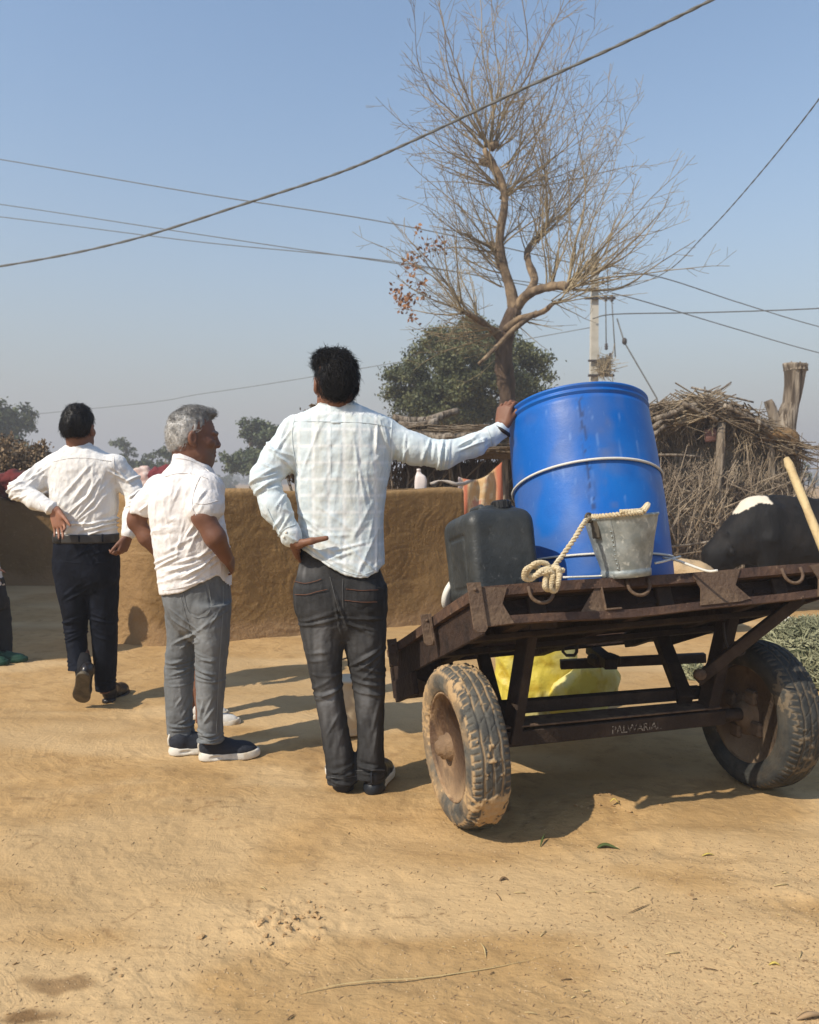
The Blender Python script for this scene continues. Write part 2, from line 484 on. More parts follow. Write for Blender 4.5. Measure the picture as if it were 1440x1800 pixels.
# ================================================================== the ground
FEAT = {'crust2': G(140, 1400), 'crust3': G(600, 1330), 'clod': G(515, 1628), 'crust': G(260, 1500), 'heap': G(1070, 1415), 'damp1': G(100, 1735), 'damp2': G(55, 1788), 'flake': G(640, 1410)}
def ground_z(x, y):
    x = np.atleast_1d(np.asarray(x, float)); y = np.atleast_1d(np.asarray(y, float)); o = np.zeros_like(x)
    p = np.stack([x, y, o], 1)
    near = 1 - sstep(9, 16, y)
    z = 0.006 * fbm(p * A(1.3, 1.3, 1), 3, 2) + 0.022 * (1 - near) * fbm(p * A(.25, .25, 1), 5, 2)
    fp = p * A(5.5, 7.5, 1)
    z += near * 0.0035 * fbm(fp, 11, 3)
    rough_m = sstep(0.05, 0.5, fbm(p * A(1.1, 1.6, 1), 21, 2) + 0.25)
    z += near * rough_m * 0.0022 * fbm(p * A(26, 30, 1), 23, 3)
    z += near * 0.0022 * np.sin(y * 26 + 5 * noise(p * A(.9, 2.2, 1), 31) + 1.5 * x) * sstep(.1, .6, noise(p * A(.8, .8, 1), 33))
    def blob(n, rx, ry): q = FEAT[n]; return np.exp(-((x - q[0]) / rx) ** 2 - ((y - q[1]) / ry) ** 2)
    c = blob('clod', .16, .13); z += c * (0.004 + 0.014 * np.abs(fbm(p * A(24, 24, 1), 41, 3)))
    c = blob('crust', .75, .55) + blob('flake', .6, .35) + blob('crust2', .7, .4) + blob('crust3', .5, .5); t = fbm(p * A(3.2, 5.5, 1), 43, 3)
    z += np.clip(c, 0, 1) * (0.0085 * (np.floor(t * 3.0 + .25 * noise(p * A(30, 36, 1), 47)) / 3.0) + .0016 * fbm(p * A(20, 28, 1), 48, 2))
    c = sstep(.35, 1.0, x + .45 * (2.6 - y)) * (1 - sstep(2.3, 2.9, y)) * sstep(-.5, .4, noise(p * A(1.6, 2.2, 1), 91)); z += c * .0036 * np.abs(fbm(p * A(34, 40, 1), 92, 3))
    c = blob('heap', .30, .16); z += c * (0.022 + 0.010 * fbm(p * A(18, 18, 1), 45, 3))
    for q in range(34):                              # trodden marks
        fx, fy = (q * 0.618 % 1) * 3.6 - 1.9, 1.9 + (q * 0.382 % 1) * 2.6 + .1 * (q % 3); a = (q * 1.7) % 3.14
        dx, dy = (x - fx) * math.cos(a) + (y - fy) * math.sin(a), -(x - fx) * math.sin(a) + (y - fy) * math.cos(a)
        r_ = (dx / .125) ** 2 + (dy / .048) ** 2
        z += near * (-.0042 * np.exp(-r_ ** 2) + .0022 * np.exp(-((np.sqrt(r_) - 1.25) / .22) ** 2))
    for cx_, cy_, r0 in ((-1.1, 5.2, 3.3), (2.9, 4.4, 2.5)):   # tyre sweeps
        rr_ = np.hypot(x - cx_, y - cy_) - r0 + .03 * noise(p * A(1.2, 1.2, 1), 61)
        z += near * np.exp(-(rr_ / .075) ** 4) * (.0016 * np.cos(rr_ * 170) - .0025) * sstep(-.3, .5, noise(p * A(.9, .9, 1), 63))
    return z
def build_ground():
    ys = list(np.linspace(-40, 0.4, 12)) + list(np.linspace(0.6, 1.3, 8))
    y = 1.3
    while y < 13: y *= 1.0045; ys.append(y)
    while y < 1500: y *= 1.06; ys.append(y)
    ys = np.array(ys)
    s = list(np.arange(-0.66, 0.661, 0.0043)); st = 0.02
    while s[-1] < 60: s.append(s[-1] + st); s.insert(0, s[0] - st); st *= 1.5
    s = np.array(s)
    Y, S = np.meshgrid(ys, s, indexing='ij'); X = np.clip(S * np.maximum(Y, 1.0), -1500, 1500)
    # keep outer columns distinct
    X = X + np.sign(S) * np.where(np.abs(S) > 0.9, np.abs(S) * 0.01, 0)
    x, yv = X.ravel(), Y.ravel()
    z = ground_z(x, yv)
    p = np.stack([x, yv, 0 * x], 1)
    def blob(n, rx, ry, wob=.5):
        q = FEAT[n]; d = np.sqrt(((x - q[0]) / rx) ** 2 + ((yv - q[1]) / ry) ** 2)
        return 1 - sstep(.55, 1.0, d + wob * fbm(p * A(7, 7, 1), 71, 3))
    crk = np.clip(sum(np.exp(-((x - FEAT[q][0]) / .8) ** 2 - ((yv - FEAT[q][1]) / .6) ** 2) for q in ('crust', 'crust2', 'flake', 'clod')), 0, 1)
    crk = crk * np.exp(-(np.abs(fbm(p * A(3.2, 5.5, 1), 43, 3) - .33) / .028) ** 2) * sstep(0., .5, noise(p * A(4, 4, 1), 88))
    near = 1 - sstep(9, 20, yv)
    pale = near * sstep(-.05, .75, fbm(p * A(1.1, 2.6, 1), 51, 3) + 0.55 * np.exp(-((x + .9) / 1.2) ** 2 - ((yv - 2.8) / .9) ** 2))
    damp = np.clip(blob('damp1', .10, .055) * .75 + blob('damp2', .16, .055), 0, 1) * .9
    dark = near * sstep(.1, .9, fbm(p * A(.8, 1.7, 1), 55, 3) + 0.5 * sstep(.9, 1.8, x - .2 * yv) * (1 - sstep(2.4, 3.2, yv)))
    damp = np.maximum(damp, 0.35 * np.exp(-((x - G(548, 1320)[0]) / .10) ** 2 - ((yv - G(548, 1320)[1]) / .18) ** 2))
    damp = np.maximum(damp, .55 * crk)  # dark crack lines drawn in colour, sharing this mask
    n, m = Y.shape; i = np.arange(n * m).reshape(n, m)
    F = np.stack([i[:-1, :-1].ravel(), i[:-1, 1:].ravel(), i[1:, 1:].ravel(), i[1:, :-1].ravel()], 1)
    g = mat("sandy_earth", (0.395, 0.248, 0.106), 0.95, var=[((0.455, 0.298, 0.138), 3.0, 0.42, 0.68), ((0.305, 0.188, 0.082), 11, 0.5, 0.74), ((0.26, 0.165, 0.078), 60, 0.62, 0.76)],
            attr=[('pale', (0.52, 0.365, 0.192)), ('dark', (0.345, 0.228, 0.108)), ('damp', (0.16, 0.09, 0.038))],
            bump=[(260, 0.26), (95, 0.22), (24, 0.22, (1, 1.6, 1))], spec=0.15)
    arcs(g, 1.1, 30, 0.18, 0.02, (1, 1.3, 1))
    o = obj("ground", np.stack([x, yv, z], 1), F, g, attrs={'pale': pale * .75, 'dark': dark * .5, 'damp': damp})
    return tag(o, kind='structure')
build_ground()
def gz(x, y): return float(ground_z(x, y)[0])

# ================================================================== mud walls
def mud_wall(name, label, path, height, thick, seed, step=0.025, ends=(True, True), group=None, crack=None, strokes=0):
    path = np.asarray(path, float); seg = np.linalg.norm(np.diff(path, axis=0), axis=1); cum = np.r_[0, np.cumsum(seg)]
    n = int(cum[-1] / step)
    t = np.linspace(0, cum[-1], n); cx = np.interp(t, cum, path[:, 0]); cy = np.interp(t, cum, path[:, 1])
    k = max(3, int(0.25 / step)); ker = np.ones(k) / k
    cxs = np.convolve(np.pad(cx, k, 'edge'), ker, 'same')[k:-k]; cys = np.convolve(np.pad(cy, k, 'edge'), ker, 'same')[k:-k]
    cx, cy = cxs, cys
    tx, ty = np.gradient(cx), np.gradient(cy); l = np.hypot(tx, ty); tx, ty = tx / l, ty / l
    prof = []; h = thick / 2; r = 0.05
    nz_ = int(height / step)
    for z in np.linspace(-0.05, height - r, nz_): prof.append((-h - .05 * (1 - z / height) ** 3, z))
    for a in np.linspace(0, math.pi / 2, 5)[1:]: prof.append((-h + r - r * math.cos(a), height - r + r * math.sin(a)))
    for q in np.linspace(-h + r, h - r, 8)[1:-1]: prof.append((q, height))
    prof += [(-a, b) for a, b in prof[::-1][6:]] if False else []
    left = [p for p in prof]
    right = [(-a, b) for a, b in left[::-1]]
    prof = left + right
    prof = np.array(prof); m = len(prof)
    endscale = np.ones(n); ew = 0.10
    if ends[0]: endscale = np.minimum(endscale, np.sqrt(np.clip(1 - (1 - np.clip(t / ew, 0, 1)) ** 2.6, 0.02, 1)))
    if ends[1]: endscale = np.minimum(endscale, np.sqrt(np.clip(1 - (1 - np.clip((cum[-1] - t) / ew, 0, 1)) ** 2.6, 0.02, 1)))
    O = prof[:, 0][None, :] * endscale[:, None]
    X = cx[:, None] - ty[:, None] * O * -1; Y = cy[:, None] + tx[:, None] * O * -1
    Z = np.tile(prof[:, 1], (n, 1)) * (1 + 0.012 * noise(np.stack([t * 1.1, t * 0, t * 0], 1), seed)[:, None])
    V = np.stack([X.ravel(), Y.ravel(), Z.ravel()], 1)
    D = 0.018 * fbm(V * 1.5, seed, 2) + 0.0045 * fbm(V * 6, seed + 5, 3)
    N = np.stack([(np.sign(O) * ty[:, None]).ravel(), (np.sign(O) * -tx[:, None]).ravel(), 0 * D], 1)
    if strokes:                                     # hand-smoothed sweeps of the plaster
        S_ = np.repeat(t, m); Zz = V[:, 2]; frontm = (O.ravel() < 0) if True else 1; rs = np.random.default_rng(seed); K = np.zeros(len(V))
        for q in range(strokes):
            s0, z0 = rs.uniform(-.2, cum[-1] + .2), rs.uniform(-.3, height + .2); R0, wd = rs.uniform(.16, .42), rs.uniform(.06, .13); a0, da = rs.uniform(0, 6.28), rs.uniform(.5, 1.0)
            dx, dz = S_ - s0, Zz - z0; rr = np.hypot(dx, dz * 1.1); an = np.abs((np.arctan2(dz, dx) - a0 + np.pi) % (2 * np.pi) - np.pi)
            mk = sstep(wd, wd * .7, np.abs(rr - R0)) * sstep(da, da * .7, an)
            sel = mk > 0
            if not sel.any(): continue
            pr_ = noise(np.stack([rr[sel] * 58 + .3 * an[sel], np.full(sel.sum(), q * 7.3), an[sel] * .8], 1), 3)
            K[sel] = K[sel] * (1 - mk[sel]) + mk[sel] * pr_ * .0032
        D += K
    if crack is not None:
        for (a, b, am, wd) in crack: D += folds(V, [(a, b, am, wd)])
    V = V + N * D[:, None]; V[:, 2] += 0.012 * fbm(V * 3, seed + 9, 2) * (V[:, 2] > height * .6)
    i = np.arange(n * m).reshape(n, m)
    F = np.stack([i[:-1, :-1].ravel(), i[1:, :-1].ravel(), i[1:, 1:].ravel(), i[:-1, 1:].ravel()], 1)
    base = (1 - sstep(0.02, 0.22, V[:, 2] + 0.10 * fbm(V * 4, seed + 3, 2))) * .9
    sm = (1 - sstep(0.36, 0.50, np.repeat(t, m) + .04 * noise(V * 3, 4))) if ends[0] else np.zeros(len(V))  # smooth end face, its sunlight put into the plaster colour
    sm = np.maximum(sm, .75 * sstep(height - .035, height, V[:, 2]))  # top edge lightened in the colour as if lit
    bm = obj(name, V, F, M['mud'], attrs={'base': base, 'smooth': sm * .9}, base=True)
    return tag(bm, label, "wall", group)
cr = []
pts = [P(395, 1095, 6.35), P(430, 1068, 6.42), P(465, 1052, 6.5), P(500, 1040, 6.58), P(530, 1022, 6.65)]
for a, b in zip(pts[:-1], pts[1:]): cr.append((a, b, 0.022, 0.02))
mud_wall("mud_wall", "waist-high brown mud plastered wall standing behind the three men", [A(-2.30, 6.42, 0), A(-1.93, 6.20, 0), A(-0.9, 6.66, 0), A(.48, 7.36, 0)], 1.175, .30, 7, step=.0105, crack=cr, strokes=130)
mud_wall("mud_wall", "low mud wall of the far yard in shade, left beyond the gap", [A(-7.5, 9.4, 0), A(-4.5, 9.75, 0), A(-2.4, 10.0, 0)], 1.045, .3, 19, step=.04, ends=(False, True))
# the mud house just outside the left edge, which casts the shade over the yard
hs = thing("mud_house", "mud house left of the yard casting its shade", "house", (-5.2, 5.6, 0))
hd, hx = A(-.33, .944, 0), A(-.944, -.33, 0); hc0 = A(-4.05, 4.28, 0) + hd * 3.3 + hx * 1.6
v, f = box(hc0 + A(0, 0, 1.05), hx, hd, A(0, 0, 1), 3.0, 6.2, 2.1, .06); obj("wall", v, f, M['mud_rough'], hs, False)
v, f = box(hc0 + A(0, 0, 2.165), hx, hd, A(0, 0, 1), 3.2, 6.4, .14, .05); obj("roof", v, f, M['mud_rough'], hs, False)

# ================================================================== sticks, thatch, huts
def sticks(mb, rnd, n, fn, r=(.004, .012), sides=4):
    for _ in range(n):
        a, b = fn(rnd); a, b = np.asarray(a), np.asarray(b)
        mid = (a + b) / 2 + np.array([rnd.gauss(0, .03) for _ in range(3)]) * np.linalg.norm(b - a)
        rr = rnd.uniform(*r)
        v, f = tube([a, mid, b], [rr, rr * .85, rr * .6], sides, False); mb.add(v, f)
STICK_MESH = []
_r = random.Random(5)
for k in range(6):
    p = [A(0, 0, -.5), A(_r.gauss(0, .03), _r.gauss(0, .03), -.1), A(_r.gauss(0, .03), _r.gauss(0, .03), .2), A(0, 0, .5)]
    v, f = tube(p, [.013, .012, .010, .006], 5)
    o = obj("branch", v, f, M['stick'], None, True); STICK_MESH.append(o.data); bpy.data.objects.remove(o)
def stick_part(parent, a, b, thick=1.0, name="branch"):
    a, b = np.asarray(a, float), np.asarray(b, float); L = np.linalg.norm(b - a)
    o = bpy.data.objects.new(name, _r.choice(STICK_MESH)); C.objects.link(o); o.parent = parent
    o.location = Vector(((a + b) / 2).tolist()) - wloc(parent)
    q = Vector((b - a).tolist()).to_track_quat('Z', 'Y'); o.rotation_euler = q.to_euler(); o.scale = (thick, thick, L)
    return o
def hut_right():
    t = thing("brush_hut", "tangled hut of dry branches with sagging thatch, behind the blue drum", "hut", (3.75, 11, 0))
    rnd = random.Random(11)
    y0, y1 = 9.85, 13.2; ax, az = 3.62, 2.20; le = (2.15, 1.72); re = (4.60, 1.66)
    def roofz(x): return np.interp(x, [le[0], ax, re[0]], [le[1], az, re[1]])
    # solid body, its dark colour standing in for the shade inside
    v, f = box(A(3.6, 11.6, .72), A(1, 0, 0), A(0, 1, 0), A(0, 0, 1), 2.25, 2.9, 1.75, .1); obj("inner_wall", v, f, mat("hut_inner_shade", (0.045, 0.033, 0.024), 1.0), t, False)
    # thatch slabs below the loose sticks
    mb = Mb()
    for xa, za, xb, zb in ((le[0] - .15, le[1], ax, az), (ax, az, re[0] + .1, re[1])):
        mb.add(*prism([(xa, za - .10), (xb, zb - .10), (xb, zb), (xa, za)], A(0, y0 - .05, 0), A(1, 0, 0), A(0, 0, 1), A(0, 1, 0), y1 - y0))
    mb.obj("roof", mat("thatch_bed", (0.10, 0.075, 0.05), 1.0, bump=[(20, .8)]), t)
    mb = Mb()
    def fn(r):
        x = r.uniform(le[0] - .2, re[0] + .15); y = r.choice([r.uniform(y0 - .2, y0 + .5), r.uniform(y0, y1)])
        z = roofz(x) + r.uniform(-.10, .10) + .06 * math.sin(x * 5) + .04 * math.sin(x * 11); l = r.uniform(.2, .75); a = r.gauss(0, .9)
        sl = (az - le[1]) / (ax - le[0]) * (1 if x < ax else -1)
        d = A(math.cos(a), .6 * math.sin(a), sl * math.cos(a) + r.gauss(0, .22)) * l / 2
        return A(x, y, z) - d, A(x, y, z) + d
    sticks(mb, rnd, 3600, fn, (.004, .011)); o = mb.obj("thatch", M['thatch'], t); o["kind"] = "stuff"
    # fringe hanging from the eave
    mb = Mb()
    def fn(r):
        x = r.uniform(le[0] - .1, re[0]); z = roofz(x) - r.uniform(.02, .15); y = y0 + r.uniform(-.15, .25); l = r.uniform(.1, .42)
        return A(x, y, z), A(x + r.gauss(0, .14), y + r.gauss(0, .05), z - l)
    sticks(mb, rnd, 520, fn, (.003, .008)); o = mb.obj("thatch_fringe", M['thatch'], t); o["kind"] = "stuff"
    # brush wall
    mb = Mb()
    def fn(r):
        x = r.uniform(2.35, 4.62); z = r.betavariate(1.1, 1.0) * (1.62 if r.random() < .8 else 1.9); y = 9.95 + r.uniform(-.28, .25) + (.2 if z > 1.3 else 0)
        a = r.gauss(.1, .6) if r.random() < .6 else r.uniform(-1.5, 1.5); l = r.uniform(.2, .8)
        d = A(math.sin(a), r.gauss(0, .12), math.cos(a)) * l / 2
        return A(x, y, max(z, .05)) - d, A(x, y, max(z, .05)) + d
    sticks(mb, rnd, 8800, fn, (.0025, .0065)); o = mb.obj("brush_wall", M['stick'], t); o["kind"] = "stuff"
    mb = Mb()
    def fn(r):
        y = r.uniform(9.9, 12.8); z = r.uniform(.1, 1.5); x = 4.75 + r.uniform(-.1, .22); a = r.gauss(0, .6); l = r.uniform(.3, .9)
        d = A(r.gauss(0, .15), math.sin(a), math.cos(a)) * l / 2
        return A(x, y, z) - d, A(x, y, z) + d
    sticks(mb, rnd, 2600, fn, (.003, .008)); o = mb.obj("side_brush", M['stick'], t); o["kind"] = "stuff"
    for k in range(150):                                           # the longer branches, one by one
        x = rnd.uniform(2.35, 4.8); z = rnd.uniform(.25, 1.25); a = rnd.gauss(.12, .5); l = rnd.uniform(.5, 1.15)
        d = A(math.sin(a), rnd.gauss(0, .12), math.cos(a)) * l / 2; c = A(x, 9.66 + rnd.uniform(-.12, .12), max(z, d[2] + .02))
        stick_part(t, c - d, c + d, rnd.uniform(.35, .8))
    # horizontal tie, posts and rafters
    for a, b, r, nm in ((P(1150, 800, 9.6), P(1230, 803, 9.6), .016, "tie_pole"), (P(1170, 962, 9.55), P(1260, 950, 9.55), .016, "tie_pole"),
                        (P(1268, 740, 9.72), P(1262, 985, 9.75), .055, "post"), (P(1355, 760, 9.8), P(1362, 1000, 9.8), .05, "post"),
                        (P(1148, 752, 9.55), P(1182, 722, 9.7), .03, "rafter"), (P(1150, 738, 9.6), P(1236, 706, 9.7), .035, "rafter"), (P(1148, 765, 9.55), P(1170, 748, 9.6), .03, "rafter"),
                        (P(1272, 712, 9.65), P(1352, 752, 9.6), .03, "rafter"), (P(1264, 716, 9.7), P(1395, 768, 9.75), .035, "rafter"), (P(1200, 708, 9.6), P(1262, 738, 9.65), .028, "rafter"),
                        (P(1215, 681, 10), P(1325, 707, 9.9), .014, "loose_branch"), (P(1255, 690, 10), P(1285, 672, 10.2), .014, "loose_branch")):
        a, b = np.asarray(a), np.asarray(b)
        v, f = tube(curve([a, (a + b) / 2 + A(0, 0, rnd.gauss(0, .015)), b], 6), [r, r, r * .95, r * .9, r * .88, r * .8], 8); obj(nm, v, f, M['log'], t)
    v, f = box(P(1250, 765, 9.75), A(1, 0, .1), A(0, 1, 0), A(-.1, 0, 1), .16, .05, .16, .02); obj("rag", v, f, mat("faded_red_rag", (0.17, 0.085, 0.07), .9), t)
    mb = Mb()                                                      # earth lump on the right eave
    s = SDF(P(1330, 790, 9.9) - A(.25, .35, .1), P(1400, 720, 9.9) + A(.35, .35, .1), .03)
    s.ell(P(1362, 765, 9.9), (.24, .25, .11)).ell(P(1384, 778, 9.9), (.13, .2, .15), k=.05); v, f = s.mesh(); v = v + normals(v, f) * (.02 * fbm(v * 6, 3, 2))[:, None]
    obj("earth_lump", v, f, M['mud_rough'], t)
hut_right()
def hut_left():
    t = thing("thatched_hut", "low hut with a flat thatched roof of logs and brush behind the wall", "hut", (.75, 10.2, 0))
    rnd = random.Random(12)
    v, f = box(A(.85, 10.55, .72), A(1, 0, 0), A(0, 1, 0), A(0, 0, 1), 1.9, 1.6, 1.5, .08); obj("inner_wall", v, f, mat("dark_inner_mud", (0.055, 0.038, 0.025), 1.0), t, False)  # dark colour stands in for the shade of the hut's interior
    v, f = box(A(.78, 10.2, 1.66), A(1, 0, 0), A(0, 1, .05), A(0, 0, 1), 2.5, 2.5, .22, .06); obj("roof", v, f, mat("thatch_bed_low", (0.12, 0.085, 0.05), 1.0, bump=[(20, .8)]), t, False)
    mb = Mb()
    def fn(r):
        x = r.uniform(-.55, 2.1); y = r.uniform(8.85, 11.3) if r.random() < .4 else r.uniform(8.8, 9.3); z = 1.74 + r.uniform(-.16, .10) + .06 * (y - 9); l = r.uniform(.3, .9); a = r.gauss(0, .35)
        d = A(math.cos(a), math.sin(a), r.gauss(0, .06)) * l / 2
        return A(x, y, z) - d, A(x, y, z) + d
    sticks(mb, rnd, 1300, fn, (.004, .012)); o = mb.obj("thatch", M['thatch'], t); o["kind"] = "stuff"
    mb = Mb()
    def fn(r):
        x = r.uniform(-.5, 1.75); z = r.uniform(.7, 1.55); y = 9.55 + r.uniform(-.15, .2); l = r.uniform(.3, .8); a = r.gauss(0, .5)
        d = A(math.sin(a), r.gauss(0, .1), math.cos(a)) * l / 2
        return A(x, y, z) - d, A(x, y, z) + d
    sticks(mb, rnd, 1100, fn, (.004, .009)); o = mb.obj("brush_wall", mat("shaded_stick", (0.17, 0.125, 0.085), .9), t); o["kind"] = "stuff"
    for a, b, r in ((P(700, 748, 8.85), P(770, 740, 8.9), .055), (P(752, 740, 9), P(805, 722, 9.2), .05), (P(690, 760, 8.8), P(840, 765, 8.8), .05), (P(760, 772, 8.75), P(880, 760, 8.8), .045), (P(690, 735, 9.2), P(750, 738, 9.2), .05), (P(730, 800, 8.8), P(860, 790, 8.8), .035)):
        v, f = tube(curve([a, (a + b) / 2 + A(0, 0, rnd.gauss(0, .02)), b], 7), np.linspace(r, r * .75, 7), 8); obj("roof_log", v, f, M['log'], t)
    for k in range(40):
        x = rnd.uniform(-.35, 1.4); z = rnd.uniform(.9, 1.45); a = rnd.gauss(.3, .4); l = rnd.uniform(.4, .8)
        d = A(math.sin(a), rnd.gauss(0, .1), math.cos(a)) * l / 2; c = A(x, 9.25 + rnd.uniform(-.1, .1), z)
        stick_part(t, c - d, c + d, rnd.uniform(.7, 1.2))
    v, f = tube(curve([P(884, 790, 9.1), P(886, 860, 9.1), A(P(884, 900, 9.1)[0], 9.1, 0)], 6), .055, 8); obj("post", v, f, M['log'], t)
    v, f = tube(curve([P(918, 780, 9.2), P(916, 860, 9.2), A(P(918, 900, 9.2)[0], 9.2, 0)], 6), .05, 8); obj("post", v, f, M['log'], t)
hut_left()
# orange printed cloth hung beside the hut
def cloth_hanging():
    n, m = 22, 18
    u, vv = np.meshgrid(np.linspace(0, 1, n), np.linspace(0, 1, m), indexing='ij')
    tl, tr, bl, br = P(806, 838, 8.5), P(882, 812, 8.7), P(803, 935, 8.4), P(886, 935, 8.7)
    V = (1 - u)[..., None] * ((1 - vv)[..., None] * tl + vv[..., None] * bl) + u[..., None] * ((1 - vv)[..., None] * tr + vv[..., None] * br)
    V[..., 2] -= .10 * np.sin(u * math.pi) * (1 - vv)
    V[..., 1] += .035 * np.sin(u * 17 + vv * 3) + .02 * np.sin(u * 9 - vv * 7)
    i = np.arange(n * m).reshape(n, m)
    F = np.stack([i[:-1, :-1].ravel(), i[:-1, 1:].ravel(), i[1:, 1:].ravel(), i[1:, :-1].ravel()], 1)
    V = V.reshape(-1, 3); back = V + A(0, .012, 0); k = len(V)
    edge = np.r_[i[:, 0], i[-1, 1:], i[::-1, -1][1:], i[0, ::-1][1:-1]]
    Fe = np.stack([edge, np.roll(edge, -1), np.roll(edge, -1) + k, edge + k], 1)
    uu = u.ravel()
    red = np.clip(sstep(.84, .87, uu) + (sstep(.09, .11, uu) - sstep(.2, .22, uu)), 0, 1); pale = 1 - sstep(.075, .09, uu)
    m_ = mat("printed_cloth", (0.50, 0.33, 0.16), .85, var=[((0.56, 0.44, 0.28), 9, .45, .56), ((0.46, 0.22, 0.14), 6, .54, .6)], attr=[('red', (0.40, 0.125, 0.065)), ('pale', (0.62, 0.5, 0.45))])
    o = obj("hanging_cloth", np.vstack([V, back]), np.vstack([F, F[:, ::-1] + k, Fe]), m_, attrs={'red': np.r_[red, red], 'pale': np.r_[pale, pale]})
    tag(o, "orange and yellow printed cloth hung up between the mud wall and the hut", "cloth")
cloth_hanging()

# ================================================================== foliage
def leaves(name, mat_, parent, blobs, n, size, seed, flat=1.0, asp=1.8, hang=0.0, per=45, spread=.20):
    """n small leaf faces gathered in clumps inside the given ellipsoids"""
    g = np.random.default_rng(seed)
    cen, rr = np.array([b[0] for b in blobs]), np.array([b[1] for b in blobs])
    wgt = rr.prod(1) ** .7; wgt /= wgt.sum()
    nc = max(20, n // per)
    bi = g.choice(len(blobs), nc, p=wgt)
    d = g.normal(size=(nc, 3)); d /= np.linalg.norm(d, axis=1, keepdims=True)
    c = cen[bi] + d * rr[bi] * (g.uniform(.35, 1.05, (nc, 1)) ** .6)
    tone_c = g.uniform(0, 1, nc) ** 1.3
    ci = g.integers(0, nc, n)
    sp = rr.mean() * spread
    p = c[ci] + g.normal(size=(n, 3)) * sp * A(1, 1, .7)
    if hang: p[:, 2] -= np.abs(g.normal(size=n)) * hang
    a = g.normal(size=(n, 3)); a /= np.linalg.norm(a, axis=1, keepdims=True)
    b = np.cross(a, g.normal(size=(n, 3))); b /= np.linalg.norm(b, axis=1, keepdims=True)
    s = size * g.uniform(.6, 1.4, (n, 1))
    V = np.stack([p - a * s * asp * .5, p + b * s * .5, p + a * s * asp * .5, p - b * s * .5], 1).reshape(-1, 3)
    F = np.arange(4 * n).reshape(n, 4)
    tone = np.repeat(np.clip(tone_c[ci] + g.normal(0, .18, n), 0, 1), 4)
    return obj(name, V, F, mat_, parent, False, attrs={'tone': tone})
def simple_tree(label, base, top, width, n, size, seed, mat_, cat="tree", group=None, trunk_h=.35, name="tree", lean=0, nb=9):
    rnd = random.Random(seed); base = np.asarray(base, float); H = top - base[2]
    t = thing(name, label, cat, base, group)
    cz = base[2] + H * trunk_h
    blobs = []
    for k in range(nb):
        a = rnd.uniform(0, 6.28); q = rnd.uniform(.0, .62); zc = rnd.uniform(.12, .92)
        wd = width / 2 * (1 - .5 * abs(zc - .42)); r = wd * rnd.uniform(.33, .55)
        blobs.append((A(base[0] + math.cos(a) * q * wd * 1.25 + lean * zc, base[1] + math.sin(a) * q * wd, cz + (top - cz) * zc * .93), A(r, r, r * rnd.uniform(.6, .9))))
    pts = [base - A(0, 0, .1), base + A(lean * .2, 0, H * .25), base + A(lean * .5, 0, H * .55)]
    v, f = tube(curve(pts, 8), np.linspace(width * .045 + .04, width * .02, 8), 7); obj("trunk", v, f, M['bark'], t)
    mb = Mb()
    for c, r in blobs:
        v, f = tube(curve([base + A(lean * .3, 0, H * .3), (base + A(0, 0, H * .3) + c) / 2 + A(0, 0, .05 * H), c], 6), np.linspace(width * .02, .012, 6), 5); mb.add(v, f)
    mb.obj("limbs", M['bark'], t)
    leaves("crown", mat_, t, blobs, n, size, seed); return t
# dense acacia behind the bare tree
def acacia():
    d = 21.0; b = P(800, 905, d); b[2] = 0
    t = thing("acacia_tree", "dense dark green tree behind the bare tree", "tree", b)
    bl = [(P(x, y, d + dd), A(r, r * .9, r * s)) for x, y, dd, r, s in
          ((800, 600, 0, .8, .7), (850, 590, .8, .75, .7), (770, 640, -.3, .95, .7), (720, 670, 0, .62, .7), (705, 700, .3, .5, .6), (830, 650, -.8, 1.0, .8), (890, 620, .5, .8, .8), (930, 650, .3, .62, .8),
           (870, 690, -.5, .95, .7), (940, 690, .2, .5, .6), (780, 700, -.8, .9, .7), (740, 715, .2, .8, .6), (830, 730, 0, 1.0, .6), (905, 720, .3, .7, .6), (765, 590, .4, .42, .6), (735, 630, .2, .48, .6), (700, 655, .2, .3, .5))]
    for q in ((800, 905), (730, 905), (880, 905)):
        v, f = tube(curve([A(P(q[0], 900, d)[0], d, -.1), P(q[0] + 5, 800, d), P(q[0] + 10, 690, d)], 8), np.linspace(.14, .05, 8), 7); obj("trunk", v, f, M['bark'], t)
    mb = Mb()
    for c, r in bl:
        v, f = tube(curve([P(800, 780, d), (P(800, 760, d) + c) / 2, c], 6), np.linspace(.06, .015, 6), 5); mb.add(v, f)
    mb.obj("limbs", M['bark'], t)
    leaves("crown", M['leaf'], t, bl, 70000, .046, 3, per=200, spread=.21)
acacia()
def far(px, py_top, wpx, d, lab, n=7000, seed=1, size=.10, th=.3, **k):
    b = P(px, 860, d); b[2] = -.05
    simple_tree(lab, b, P(px, py_top, d)[2], wpx * d / FOC, n, size, seed, M['leaf_far'], trunk_h=th, **k)
far(2, 700, 165, 38, "broad hazy tree cut by the left edge beyond the yard", 15000, 5, .11, .12, nb=15)
far(235, 762, 92, 55, "small hazy tree seen between the man in the tie-less white shirt and the grey-haired man", 5000, 8, .11, .2)
far(292, 757, 92, 48, "hazy tree right behind the head of the grey-haired man", 5000, 9, .11, .15)
far(443, 711, 128, 40, "round hazy tree standing alone between the grey-haired man and the man in plaid", 9000, 14, .10, .28, nb=12)
far(1400, 807, 62, 60, "small hazy tree on the field edge right of the brush hut", 4000, 16, .12, .1)
far(400, 838, 56, 120, "tiny hazy tree on the horizon left of the man in plaid", 2500, 18, .2, .05)
far(1432, 836, 30, 130, "tiny hazy tree on the horizon at the right edge", 1500, 19, .2, .05)
